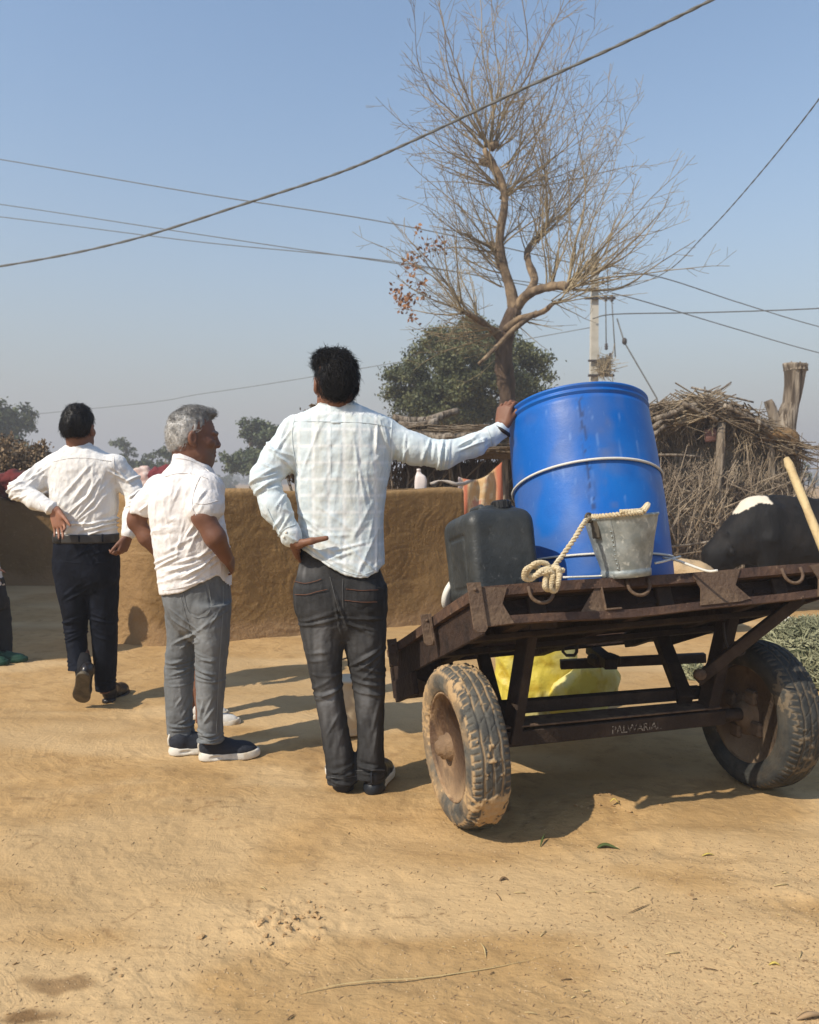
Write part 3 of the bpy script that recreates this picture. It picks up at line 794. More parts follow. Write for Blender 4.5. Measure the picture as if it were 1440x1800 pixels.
def far_wood():
    g = np.random.default_rng(4); bl = []
    for k in range(60):
        x = g.uniform(-190, 190); bl.append((A(x, 260 + g.uniform(-20, 30), 1.2 + g.uniform(0, 1.2)), A(g.uniform(4, 9), 3, g.uniform(1.4, 2.6))))
    o = leaves("distant_tree_line", M['leaf_far'], None, bl, 16000, .6, 5); tag(o, "low tree line along the hazy horizon", "trees", kind='stuff')
far_wood()
# dry bushes behind the walls
def dry_bush(label, c, r, n, seed, mat_, size=.03, name="dry_bush"):
    c = np.asarray(c, float); t = thing(name, label, "bush", (c[0], c[1], 0)); rnd = random.Random(seed); mb = Mb()
    for k in range(26):
        q = c + A(rnd.uniform(-1, 1) * r[0], rnd.uniform(-1, 1) * r[1], rnd.uniform(-.4, 1) * r[2])
        v, f = tube(curve([A(c[0], c[1], 0), A((c[0] * 1.5 + q[0]) / 2.5, c[1], q[2] * .5), q], 6), np.linspace(.012, .004, 6), 4, False); mb.add(v, f)
    mb.obj("stems", M['twig'], t)
    leaves("foliage", mat_, t, [(c, np.array(r)), (c + A(r[0] * .5, 0, -r[2] * .3), np.array(r) * .7), (c - A(r[0] * .5, 0, r[2] * .3), np.array(r) * .7)], n, size, seed)
dry_bush("brown dried bush with curled leaves behind the wall, at the plaid man's elbow", P(560, 785, 7.9), (.42, .3, .34), 5000, 3, M['leaf_dry'])
dry_bush("brown leafless bush over the far yard wall at the left edge", P(22, 800, 10.6), (.40, .3, .24), 4500, 4, M['leaf_dry'])

# ================================================================== the bare tree
def bare_tree():
    d = 13.0; b = P(897, 940, d); b[2] = 0
    t = thing("bare_tree", "tall leafless tree with upswept twigs rising above the blue drum", "tree", b)
    rnd = random.Random(77)
    k = d / FOC
    dbark = mat("dark_bark", (0.085, 0.055, 0.036), 0.9, var=[((0.15, 0.105, 0.07), 6, .45, .68, (1, 1, .3)), ((0.04, 0.027, 0.02), 10, .5, .72, (1, 1, .25))], bump=[(30, .8, (1, 1, .25))])
    def limb(name, px, rpx, dd=None):
        pts = [P(x, y, d + (dd[i] if dd else 0)) for i, (x, y) in enumerate(px)]; n = 4 * len(px)
        c = curve(pts, n); r = np.interp(np.linspace(0, 1, n), np.linspace(0, 1, len(rpx)), rpx) * k; bm_ = dbark if name == "trunk" else M['bark']
        g = np.array([noise(A(i * .9, len(px), 2)[None], 5)[0] for i in range(n)])
        v, f = tube(c, r * (1 + .12 * g), 12); v = v + np.stack([.012 * noise(v * A(9, 9, 3), q) for q in range(3)], 1); obj(name, v, f, bm_, t); return c
    tr = limb("trunk", [(897, 945), (893, 800), (892, 700), (886, 640), (888, 590), (905, 545)], [21, 17, 15.5, 15.5, 16.5, 13])
    L1 = limb("limb", [(905, 548), (896, 500), (880, 455), (879, 415), (886, 365), (884, 325), (866, 290), (852, 262)], [11, 9, 9, 7.5, 7.5, 7, 7.5, 5])
    L2 = limb("limb", [(900, 555), (920, 525), (948, 508), (980, 503), (1000, 505)], [10, 9, 7.5, 7, 7.5], [0, -.1, -.3, -.5, -.6])
    L3 = limb("limb", [(925, 520), (940, 492), (930, 462), (927, 440), (945, 415), (965, 395)], [7.5, 7, 6.5, 5, 4, 3], [0, .1, .2, .3, .4, .6])
    L4 = limb("limb", [(888, 600), (860, 575), (838, 560), (815, 548)], [8, 6, 5, 3], [0, -.2, -.5, -.8])
    L5 = limb("limb", [(888, 580), (915, 560), (955, 548), (975, 530)], [7, 6, 5, 3], [-.1, -.3, -.6, -.9])
    L6 = limb("broken_limb", [(945, 548), (905, 578), (870, 612), (842, 640)], [4, 4.5, 4, 3], [-.5, -.45, -.5, -.6])
    limb("stub", [(872, 440), (866, 432), (862, 425)], [7, 6, 4]); limb("stub", [(860, 285), (848, 285), (845, 280)], [6, 6, 4]); limb("stub", [(862, 262), (868, 255), (874, 250)], [7, 7, 5])
    tw = Mb(); leafp = []
    def shoot(p, dr, L, r, lev, up):
        n = max(4, int(L / .12)) if lev < 2 else 4
        pts = [p]; dr = unit(dr); cv = A(rnd.gauss(0, .03), rnd.gauss(0, .03), rnd.gauss(0, .02))
        for i in range(n):
            if i % 5 == 4: cv = A(rnd.gauss(0, .05), rnd.gauss(0, .05), rnd.gauss(0, .025))
            dr = unit(dr + cv + A(rnd.gauss(0, .07), rnd.gauss(0, .07), rnd.gauss(0, .05) + up * (.036 if lev == 0 else .05)))
            pts.append(pts[-1] + dr * L / n)
        pts = np.array(pts); v, f = tube(pts, max(r * .22, .0030) + (r - max(r * .22, .0030)) * (1 - np.linspace(0, 1, n + 1)) ** 1.3, 4 if lev < 2 else 3, False); tw.add(v, f)
        if lev >= 2: return pts[-1]
        m = int(L / (.17 if lev == 0 else .14)); sd = 1
        for j in range(1, m):
            q = j / m; i = min(int(q * n), n - 1); base = pts[i] + (pts[i + 1] - pts[i]) * (q * n - i)
            ax = unit(pts[i + 1] - pts[i]); nx, ny = frame_of(ax); a = rnd.uniform(0, 6.28)
            side = nx * math.cos(a) + ny * math.sin(a)
            dd = unit(ax * rnd.uniform(.5, 1.0) + side * rnd.uniform(.5, .9))
            l = L * (1 - q * .6) * rnd.uniform(.16, .36) if lev == 0 else rnd.uniform(.10, .26)
            if lev == 0 and l < .12: continue
            shoot(base, dd, l, max(r * (1 - q) * .45, .0034), lev + 1, .8)
        return pts[-1]
    def spray(px, py, dd, ang, L, n, sprd=25, r=.014, up=1.0):
        for _ in range(n):
            a = rad(ang + rnd.uniform(-sprd, sprd)); dp = rnd.gauss(0, .5)
            shoot(P(px + rnd.uniform(-6, 6), py + rnd.uniform(-6, 6), d + dd), A(math.cos(a), dp, math.sin(a)), L * rnd.uniform(.7, 1.15), r * rnd.uniform(.7, 1.2), 0, up)
    # angle: 90 straight up, 0 to the right
    spray(858, 262, 0, 112, 2.9, 7, 30, .018, .7); spray(866, 255, 0, 86, 3.0, 7, 26, .019, .7); spray(872, 260, 0, 56, 2.6, 5, 20)
    spray(882, 330, 0, 140, 1.7, 4, 25); spray(886, 350, 0, 45, 2.2, 6, 22); spray(884, 400, 0, 148, 1.6, 5, 25); spray(880, 430, 0, 40, 2.1, 4, 20)
    spray(875, 445, 0, 160, 1.7, 5, 30, .015); spray(890, 480, 0, 150, 1.6, 4, 25, .015)
    spray(960, 398, .5, 66, 2.5, 6, 34, .013); spray(930, 445, .3, 82, 2.3, 4, 34); spray(940, 425, .3, 52, 2.4, 4, 26); spray(885, 300, 0, 50, 2.3, 4, 22)
    spray(1000, 503, -.6, 50, 2.3, 9, 30, .018); spray(1000, 505, -.6, 14, 1.7, 5, 12, .016, .5); spray(1002, 505, -.6, -2, 2.2, 2, 5, .019, .12); spray(965, 505, -.3, 75, 2.4, 6, 20)
    spray(975, 530, -.9, 35, 1.8, 5, 25, .013); spray(975, 530, -.9, -8, 1.3, 4, 20, .010, .4)
    spray(815, 548, -.8, 150, 1.2, 7, 35, .014, .6); spray(838, 560, -.5, 120, 1.6, 5, 25, .013); spray(880, 580, -.2, 190, 1.5, 6, 22, .012, .25); spray(860, 575, -.3, 165, 1.4, 6, 25, .012, .4)
    spray(880, 330, 0, 152, 2.1, 6, 22, .012, .5); spray(866, 288, 0, 162, 1.9, 5, 20, .012, .6); spray(884, 345, 0, 42, 3.0, 6, 16, .014, .5); spray(940, 425, .3, 62, 3.2, 4, 20, .012, .6); spray(855, 264, 0, 138, 2.4, 3, 10, .014, .4); spray(815, 548, -.8, 120, 2.0, 6, 30, .011, .6); spray(860, 575, -.3, 150, 2.1, 5, 25, .011, .5); spray(885, 500, .4, 140, 2.2, 6, 30, .012, .6); spray(1000, 505, -.4, 70, 2.6, 5, 25, .014); spray(888, 610, 0, 200, 1.0, 5, 30, .010, .3); spray(905, 560, -.2, -15, 1.0, 4, 30, .010, .5); spray(885, 470, 0, 125, 2.3, 4, 15, .016)
    o = tw.obj("twigs", M['twig'], t); o["kind"] = "stuff"
    bl = []
    for x, y, r in ((735, 412, .10), (765, 420, .09), (715, 440, .08), (700, 505, .10), (715, 520, .11), (740, 500, .09), (690, 500, .05), (730, 470, .07), (700, 380, .04), (755, 515, .05), (726, 545, .04), (745, 440, .12), (780, 430, .09), (720, 470, .12), (770, 480, .08), (785, 410, .05)):
        bl.append((P(x, y, d - .4 + rnd.uniform(-.3, .3)), A(r, r, r * .9)))
    leaves("dead_leaves", M['leaf_rust'], t, bl, 300, .042, 8, hang=.09, per=9, spread=.9)
bare_tree()

# ================================================================== dead forked trunk on the right
def dead_trunk():
    d = 10.6; b = P(1378, 900, d); b[2] = 0
    t = thing("dead_trunk", "grey dead forked trunk with a ragged sawn top beside the brush hut", "tree", b)
    def rough(pts, r, n=26, sides=14, seed=1):
        c = curve(pts, n); v, f = tube(c, np.interp(np.linspace(0, 1, n), np.linspace(0, 1, len(r)), r), sides)
        k = v + 0; q = noise(v * A(14, 14, 2.5), seed) * .014 + noise(v * A(40, 40, 5), seed + 1) * .006
        cc = np.repeat(c, sides, 0); dr = (v - cc); dr /= np.linalg.norm(dr, axis=1, keepdims=True) + 1e-9
        return k + dr * q[:, None], f
    v, f = rough([A(b[0] - .02, d, 0), P(1372, 830, d), P(1378, 755, d), P(1390, 710, d), P(1397, 660, d), P(1399, 640, d)], [.16, .15, .15, .11, .125, .155]); obj("trunk", v, f, M['log'], t)
    v, f = rough([P(1374, 768, d), P(1362, 735, d), P(1350, 704, d)], [.10, .075, .05], 10, 10, 4); obj("fork", v, f, M['log'], t)
    mb = Mb(); rnd = random.Random(3)
    for k in range(16):
        a = k / 16 * 6.28; p = P(1399, 643, d) + A(.12 * math.cos(a), .12 * math.sin(a), 0)
        v, f = tube([p - A(0, 0, .06), p + A(.02 * math.cos(a), 0, rnd.uniform(.0, .05))], [.035, .006], 5); mb.add(v, f)
    mb.obj("splintered_top", M['log'], t)
dead_trunk()

# ================================================================== pole and wires
def pole():
    d = 24.0; b = P(1042, 900, d); b[2] = 0; top = P(1042, 452, d)[2]; x = b[0]
    t = thing("power_pole", "pale concrete electricity pole with a small transformer, right of the bare tree", "pole", b)
    mb = Mb()
    zs = np.linspace(-.1, top, 12)
    V = []; F = []
    for z in zs:
        q = .13 - .035 * z / top; V += [(x - q, d - q, z), (x + q, d - q, z), (x + q, d + q, z), (x - q, d + q, z)]
    for i in range(11):
        for j in range(4): F.append((i * 4 + j, i * 4 + (j + 1) % 4, i * 4 + 4 + (j + 1) % 4, i * 4 + 4 + j))
    F.append((44, 45, 46, 47)); obj("shaft", np.array(V), F, M['concrete'], t, False)
    def br(px1, py1, px2, py2, r, nm, m='iron_dark', dd=-.16):
        v, f = bar(P(px1, py1, d + dd), P(px2, py2, d + dd), r, r); obj(nm, v, f, M[m], t, False)
    br(1028, 524, 1082, 524, .07, "crossarm"); br(1034, 472, 1050, 472, .07, "clamp"); br(1030, 508, 1052, 508, .06, "clamp"); br(1040, 450, 1050, 446, .1, "cap")
    br(1034, 634, 1072, 634, .06, "bracket"); br(1034, 660, 1080, 660, .07, "platform")
    for q, y0, y1 in ((1060, 487, 500), (1065, 515, 530), (1076, 515, 530), (1066, 607, 615), (1073, 624, 632)):
        v, f = lathe([(.02, 0), (.06, .03), (.03, .06), (.06, .1), (.03, .13), (.05, .17), (.01, .2)], P(q, y1, d - .2), n=10); obj("insulator", v, f, M['iron_dark'], t)
    for (xa, ya, xb, yb) in ((1065, 530, 1066, 610), (1076, 530, 1082, 628), (1068, 458, 1069, 515), (1060, 487, 1045, 490)):
        v, f = tube([P(xa, ya, d - .2), P(xb, yb, d - .2)], .018, 5); obj("drop_wire", v, f, M['wire'], t)
    # transformer with cooling fins and a bird's tangle of twigs on it
    tm = mat("transformer_paint", (0.16, 0.14, 0.11), .7, var=[((0.09, 0.06, 0.04), 8, .5, .7)])
    v, f = box(P(1062, 645, d - .2), A(1, 0, 0), A(0, 1, 0), A(0, 0, 1), .34, .3, .5, .03); obj("transformer", v, f, tm, t, False)
    for k in range(5):
        v, f = box(P(1054 + k * 4, 648, d - .38), A(1, 0, 0), A(0, 1, 0), A(0, 0, 1), .02, .06, .34, .004); obj("fin", v, f, tm, t, False)
    mb = Mb(); rnd = random.Random(8)
    def fn(r):
        p = P(1064, 645, d - .35) + A(r.gauss(0, .12), r.gauss(0, .1), r.gauss(0, .16)); q = A(r.gauss(0, 1), r.gauss(0, .6), r.gauss(0, 1.2)) * .13
        return p - q, p + q
    sticks(mb, rnd, 120, fn, (.008, .014), 3); o = mb.obj("twig_tangle", M['twig'], t); o["kind"] = "stuff"
    v, f = tube([P(1085, 560, d - .2), P(1098, 602, d - .4), P(1155, 700, d - 1.0), A(P(1200, 800, d - 1.5)[0], d - 1.5, 0)], .022, 5); obj("guy_wire", v, f, M['wire'], t)
    v, f = lathe([(.02, 0), (.07, .04), (.07, .16), (.02, .2)], P(1098, 606, d - .42), n=8); obj("guy_insulator", v, f, M['iron_dark'], t)
pole()
def wire(name, label, pts, r, n=70, twist=False):
    c = curve([P(*p) for p in pts], n)
    mb = Mb()
    if twist:
        L = np.arange(len(c)) / len(c)
        for s in (0, 1):
            a = L * twist + s * math.pi; off = np.stack([np.cos(a) * r * .32, 0 * a, np.sin(a) * r * .32], 1)
            v, f = tube(c + off, r * .68, 6); mb.add(v, f)
    else: mb.add(*tube(c, r, 6))
    tag(mb.obj(name, M['wire'], None, True), label, "cable")
wire("power_cable", "thick dark cable sweeping from the left edge up across the bare tree", [(-1500, 640, 24), (-300, 510, 17), (0, 468, 15), (220, 424, 13.8), (440, 355, 12.6), (600, 302, 11.8), (720, 250, 11.2), (900, 165, 10.4), (1090, 78, 9.6), (1250, 0, 9), (1420, -90, 8.4), (2300, -620, 6.5)], .021, 200, 180)
wire("power_cable", "twisted cable rising from the pole to the right edge of the sky", [(1045, 520, 23.8), (1160, 484, 20), (1240, 412, 17), (1330, 312, 14.5), (1440, 174, 12.5), (1560, 0, 11), (2100, -640, 7.5)], .013, 160, 160)
wire("power_line", "thin wire highest of the three crossing the left sky", [(-1400, 90, 34), (-200, 250, 30), (0, 280, 29), (350, 340, 27), (690, 393, 25), (1042, 470, 23.8)], .017)
wire("power_line", "thin wire middle of the three crossing the left sky", [(-1400, 180, 34), (-200, 335, 30), (0, 359, 29), (350, 412, 27), (620, 452, 25.5), (1042, 512, 23.8)], .015)
wire("power_line", "thin wire lowest of the three crossing the left sky", [(-1400, 220, 34), (-200, 362, 30), (0, 381, 29), (350, 425, 27), (700, 461, 25), (1042, 524, 23.8)], .015)
wire("power_line", "faint low wire over the grey-haired man's head", [(-900, 812, 90), (60, 728, 60), (370, 690, 53), (680, 640, 47), (1042, 575, 40)], .02)
wire("power_line", "level wire from the pole to the right edge", [(1042, 560, 23.8), (1085, 552, 23.8), (1250, 549, 24), (1440, 542, 24), (1600, 530, 24), (2600, 470, 26)], .018)
wire("power_line", "upper of two sagging wires right of the pole", [(1076, 480, 23.8), (1160, 487, 25), (1300, 532, 28), (1440, 574, 30), (1600, 610, 32), (2600, 700, 42)], .016)
wire("power_line", "lower of two sagging wires right of the pole", [(1076, 515, 23.8), (1140, 532, 25), (1300, 580, 28), (1440, 620, 30), (1600, 655, 32), (2600, 730, 42)], .016)

# ================================================================== haze
hz = mat("haze", (1, 1, 1))
N_, L_ = hz.node_tree.nodes, hz.node_tree.links
N_.clear(); ho = N_.new("ShaderNodeOutputMaterial"); hv = N_.new("ShaderNodeVolumePrincipled")
hv.inputs["Color"].default_value = (0.80, 0.785, 0.80, 1); hv.inputs["Density"].default_value = 0.0050; hv.inputs["Anisotropy"].default_value = 0.1
L_.new(hv.outputs[0], ho.inputs["Volume"])
v, f = box(A(0, 730, 7.5), A(1, 0, 0), A(0, 1, 0), A(0, 0, 1), 3400, 1600, 18.0, 0)
o = obj("haze", v, f, hz, None, False); o["kind"] = "stuff"

# ================================================================== the cart
CY = rad(17.2)
E = A(math.cos(CY), math.sin(CY), 0); Fd = A(-math.sin(CY), math.cos(CY), 0); Zu = A(0, 0, 1)
TILT, ROLL = rad(21), rad(1.5)
C0 = P(838, 1032, 2.6)
ex = unit(E * math.cos(ROLL) + Zu * math.sin(ROLL))
ey = unit(Fd * math.cos(TILT) - Zu * math.sin(TILT)); ey = unit(ey - ex * (ex @ ey)); en = np.cross(ex, ey)
CW, CL = 1.43, 1.17
def PL(u, v, w_=0.0): return C0 + ex * u + ey * v + en * w_
rust = mat("rusty_iron", (0.062, 0.034, 0.023), .75, var=[((0.125, 0.07, 0.042), 7, .45, .68), ((0.035, 0.022, 0.018), 17, .5, .7), ((0.19, 0.125, 0.08), 30, .64, .72)], bump=[(55, .4), (180, .3)], spec=.35)
rust2 = mat("dusty_iron_plate", (0.105, 0.068, 0.045), .8, var=[((0.17, 0.115, 0.072), 9, .45, .66), ((0.06, 0.036, 0.024), 20, .5, .7)], bump=[(60, .5)], spec=.3)
frame_m = mat("undercarriage_iron", (0.030, 0.019, 0.013), .75, var=[((0.062, 0.040, 0.027), 8, .48, .7)], bump=[(60, .4)])
board_m = mat("dark_cart_board", (0.026, 0.015, 0.011), .85, var=[((0.048, 0.028, 0.019), 6, .45, .7, (1, 1, 1)), ((0.016, 0.010, 0.008), 14, .5, .7)], bump=[(40, .5)])
cart = thing("hand_cart", "tilted two-wheeled iron cart carrying the blue drum, on car tyres", "cart", (0.85, 3.08, 0))
def pbox(name, u0, u1, v0, v1, w0, w1, m=rust, ch=.003):
    v, f = box(PL((u0 + u1) / 2, (v0 + v1) / 2, (w0 + w1) / 2), ex, ey, en, u1 - u0, v1 - v0, w1 - w0, ch)
    return obj(name, v, f, m, cart, False)
# deck of planks running across, seen from below
npl = 9
for k in range(npl):
    a = .052 + k * (CL - .10) / npl
    pbox("plank", .045, CW - .045, a, a + (CL - .10) / npl - .006, -.032 - .002 * (k % 3), -.004 - .0015 * (k % 2), board_m, .003)
# long edge beams, slightly bent like the old iron they are
def rail(name, a, b, hw, hh, sag, m=rust, n=14, up=None):
    t = np.linspace(0, 1, n); pts = a[None] * (1 - t)[:, None] + b[None] * t[:, None] + en[None] * (sag(t))[:, None]
    s = unit(np.cross(unit(b - a), en)); V = []; F = []
    for p in pts: V += [p + s * hw + en * hh, p - s * hw + en * hh, p - s * hw - en * hh, p + s * hw - en * hh]
    for i in range(n - 1):
        for j in range(4): F.append((i * 4 + j, i * 4 + 4 + j, i * 4 + 4 + (j + 1) % 4, i * 4 + (j + 1) % 4))
    F += [(0, 1, 2, 3), (n * 4 - 1, n * 4 - 2, n * 4 - 3, n * 4 - 4)]
    return obj(name, np.array(V), F, m, cart, False)
rail("top_rail", PL(.0, .022, -.017), PL(CW, .022, -.017), .022, .017, lambda t: .0025 * np.sin(t * 9))
rail("bottom_rail", PL(.012, .014, -.121), PL(CW, .014, -.114), .014, .0135, lambda t: .007 * np.sin(t * 5.2 + 2.2) + .003 * np.sin(t * 13))
pbox("inner_board", .05, CW - .05, .075, .0835, -.118, -.036, board_m)
for u in (.10, .62, 1.12): pbox("board_batten", u, u + .45, .0695, .0745, -.088 + .004 * (u > .5), -.072 + .004 * (u > .5), board_m)
def plate(name, poly, vv, th, m=rust2):
    v, f = prism(poly, PL(0, vv, 0), ex, en, -ey, th); return obj(name, v, f, m, cart, False)
plate("end_plate", [(.012, -.004), (.104, -.008), (.078, -.062), (.108, -.128), (.012, -.132)], -.001, .005)
plate("end_plate", [(CW - .012, -.004), (CW - .012, -.13), (CW - .10, -.126), (CW - .075, -.06), (CW - .10, -.006)], -.001, .005)
plate("gusset", [(.815, -.006), (1.022, -.002), (.985, -.060), (1.035, -.112), (.985, -.120), (.822, -.122), (.838, -.062)], -.001, .005)
plate("stiffener", [(.432, -.028), (.452, -.026), (.458, -.112), (.352, -.118)], .012, .006)
pbox("stiffener_flange", .449, .455, -.004, .03, -.112, -.03, rust2); pbox("weld_strip", .45, .51, -.008, -.002, -.112, -.105, rust2)
for u in (.222, .592, 1.245):                                     # lashing hooks under the top rail
    n = 14; a = np.linspace(0, math.pi, n)
    pts = [PL(u - .042, -.004, -.012)] + [PL(u - .042 * math.cos(q), -.008, -.034 - .036 * math.sin(q)) for q in a] + [PL(u + .042, -.004, -.012)]
    v, f = tube(pts, .0062, 8); obj("lashing_hook", v, f, rust2, cart)
# corner tabs
def tab(u, v0, wdt, hgt, along, name="stake_bracket"):
    a = ex if along == 'x' else ey; nn = ey if along == 'x' else ex
    poly = [(-wdt / 2, .012), (wdt / 2, .012), (wdt / 2, -hgt + .012), (wdt / 2 - .01, -hgt), (-wdt / 2 + .01, -hgt), (-wdt / 2, -hgt + .012)]
    v, f = prism(poly, PL(u, v0, 0), a, en, -nn, .008); o = obj(name, v, f, rust2, cart, False)
    v, f = lathe([(.0, -.004), (.006, -.004), (.006, .004), (.004, .006)], PL(u, v0, -.012) - nn * .009, -nn, 8); obj("bolt", v, f, rust2, cart)
tab(-.014, -.010, .046, .150, 'x', "corner_bracket"); tab(CW + .006, -.010, .046, .135, 'x', "corner_bracket")
tab(-.012, .48, .034, .105, 'y'); tab(-.012, 1.0, .036, .105, 'y'); tab(-.03, .48, .04, .105, 'x'); tab(-.03, 1.0, .042, .105, 'x')
# sides and far end
for nm, u0, u1 in (("side_rail", -.006, .040), ("side_rail", CW - .04, CW + .004)):
    rail(nm, PL((u0 + u1) / 2, .046, -.018), PL((u0 + u1) / 2, CL, -.018), .023, .018, lambda t: .003 * np.sin(t * 7))
pbox("side_board", .012, .026, .05, CL, -.150, -.037, board_m); pbox("side_board", CW - .026, CW - .012, .05, CL, -.125, -.037, board_m)
pbox("far_rail", 0, CW, CL, CL + .045, -.035, -.001); pbox("far_board", .0, CW, CL + .002, CL + .03, -.085, -.036, board_m)
pbox("hanging_board", .0, .30, CL + .004, CL + .028, -.225, -.086, board_m); pbox("hanging_board", .0, .022, .86, CL, -.245, -.152, board_m)
plate("sun_patch", [(.03, -.235), (.20, -.235), (.15, -.17), (.09, -.14)], CL - .004, .004, rust2)  # lighter plate standing in for a patch of sunlight on the board
for u in (.20, .70, 1.20): pbox("bearer", u, u + .06, .055, CL - .01, -.105, -.034, frame_m)
for v_ in (.33, .66): pbox("cross_bearer", .03, CW - .03, v_, v_ + .05, -.128, -.106, frame_m)
# axle and struts
W0 = A(0.196, 2.895, 0); TRACK = 1.292; HZ = .297
def AX(t, s, z): return W0 + E * t + Fd * s + Zu * z
def cbar(name, p, q, a, b=None, m=frame_m): v, f = bar(p, q, a, b or a); return obj(name, v, f, m, cart, False)
axle = cbar("axle", AX(.10, 0, HZ), AX(TRACK - .17, 0, HZ), .052, .058)
cbar("axle_plate", AX(.12, .03, HZ + .045), AX(TRACK - .19, .03, HZ + .04), .11, .008, rust2)
cbar("upper_bar", AX(.14, .10, HZ + .085), AX(TRACK - .20, .10, HZ + .075), .045, .048)
v, f = tube([AX(TRACK - .18, 0, HZ), AX(TRACK - .01, 0, HZ)], .026, 14); obj("stub_axle", v, f, frame_m, cart)
v, f = tube([AX(.12, 0, HZ), AX(.0, 0, HZ)], .026, 14); obj("stub_axle", v, f, frame_m, cart)
cbar("post", AX(.185, -.005, HZ - .02), P(930, 1098, 3.0), .062, .05)
cbar("strut", AX(.165, .03, HZ + .02), P(846, 1140, 3.35), .05, .04)
cbar("post", AX(1.06, .02, HZ), P(1284, 1070, 3.26), .075, .05); cbar("strut", AX(.985, .05, HZ + .06), P(1160, 1115, 3.55), .06, .05)
cbar("brace", AX(.985, -.02, HZ + .16), P(1410, 1050, 3.05), .045, .042)
cbar("post_cap", P(905, 1096, 2.98), P(975, 1092, 3.02), .06, .05)
cbar("rear_bar", P(985, 1168, 3.95), P(1240, 1156, 3.9), .04, .045)
cbar("drag_bar", P(1040, 1140, 4.0), P(1075, 1168, 3.7), .06, .05)
v, f = box(P(1062, 1160, 3.85), E, Fd, Zu, .14, .1, .05, .012); obj("hitch", v, f, frame_m, cart, False)
v, f = tube([P(990, 1120, 3.7), P(990, 1146, 3.7), P(996, 1152, 3.7), P(1010, 1152, 3.7), P(1014, 1146, 3.7), P(1014, 1120, 3.7)], .008, 6); obj("hitch_ring", v, f, M['iron_dark'], cart)
v, f = tube(curve([P(1272, 1094, 3.17), P(1276, 1128, 3.15), P(1290, 1150, 3.13), P(1306, 1150, 3.13), P(1310, 1138, 3.13)], 14), .0045, 6); obj("iron_wire", v, f, M['iron_dark'], cart)
v, f = lathe([(.001, 0), (.022, 0), (.022, .03), (.001, .03)], P(1228, 1186, 3.12), (0, -1, .3), 10); obj("bolt_head", v, f, rust2, cart)
# worn whitewash letters on the axle
def lettering():
    fd = bpy.data.curves.new("lettering", 'FONT'); fd.body = "PALWARIAL"; fd.size = .052; fd.extrude = .0006; fd.space_character = .95; fd.resolution_u = 2
    fo = bpy.data.objects.new("lettering", fd); C.objects.link(fo)
    bpy.context.view_layer.update()
    me = bpy.data.meshes.new_from_object(fo.evaluated_get(bpy.context.evaluated_depsgraph_get())); bpy.data.objects.remove(fo)
    v = np.array([q.co[:] for q in me.vertices]); f = [list(p.vertices) for p in me.polygons]; bpy.data.meshes.remove(me)
    v[:, :2] -= v[:, :2].min(0)
    o0 = AX(.60, -.0275, HZ - .018)
    V = o0 + v[:, :1] * E * .82 + v[:, 1:2] * Zu * .85 - v[:, 2:] * Fd
    m = mat("worn_whitewash", (0.42, 0.38, 0.31), .9)
    N, L = m.node_tree.nodes, m.node_tree.links
    n = N.new("ShaderNodeTexNoise"); n.inputs["Scale"].default_value = 90; tc = N.new("ShaderNodeTexCoord"); L.new(tc.outputs["Object"], n.inputs["Vector"])
    mr = N.new("ShaderNodeMapRange"); mr.inputs[1].default_value = .47; mr.inputs[2].default_value = .60; L.new(n.outputs[0], mr.inputs[0])
    mx = N.new("ShaderNodeMix"); mx.data_type = 'RGBA'; L.new(mr.outputs[0], mx.inputs[0]); mx.inputs[6].default_value = (.07, .05, .04, 1); mx.inputs[7].default_value = (.36, .32, .26, 1)
    L.new(mx.outputs[2], bsdf(m).inputs["Base Color"])
    o = obj("lettering", V, f, m, axle, False)
lettering()

# wheels: car tyres caked with dried mud
tyre_m = mat("dusty_rubber", (0.064, 0.063, 0.057), .85, var=[((0.115, 0.108, 0.09), 14, .40, .70), ((0.035, 0.036, 0.036), 30, .55, .7)], attr=[('mud', (0.42, 0.285, 0.15))], bump=[(120, .3)], spec=.25)
tyre_shade = mat("shaded_rubber", (0.027, 0.029, 0.029), .75, var=[((0.06, 0.06, 0.054), 14, .45, .74)], attr=[('mud', (0.33, 0.24, 0.14))], bump=[(120, .3)], spec=.25)  # darker tyre copy for the right wheel, shade put into its colours
rim_m = mat("rusty_rim", (0.11, 0.064, 0.038), .8, var=[((0.24, 0.15, 0.082), 9, .45, .66), ((0.055, 0.032, 0.022), 14, .5, .68)], bump=[(70, .5)], attr=[('mud', (0.40, 0.27, 0.15))])
rim_shade = mat("shaded_rim", (0.085, 0.058, 0.038), .85, var=[((0.14, 0.095, 0.06), 9, .42, .66), ((0.05, 0.034, 0.024), 16, .55, .72)], bump=[(70, .4)], attr=[('mud', (0.22, 0.155, 0.095))])  # darker rim copy for the right wheel, shade put into its colours
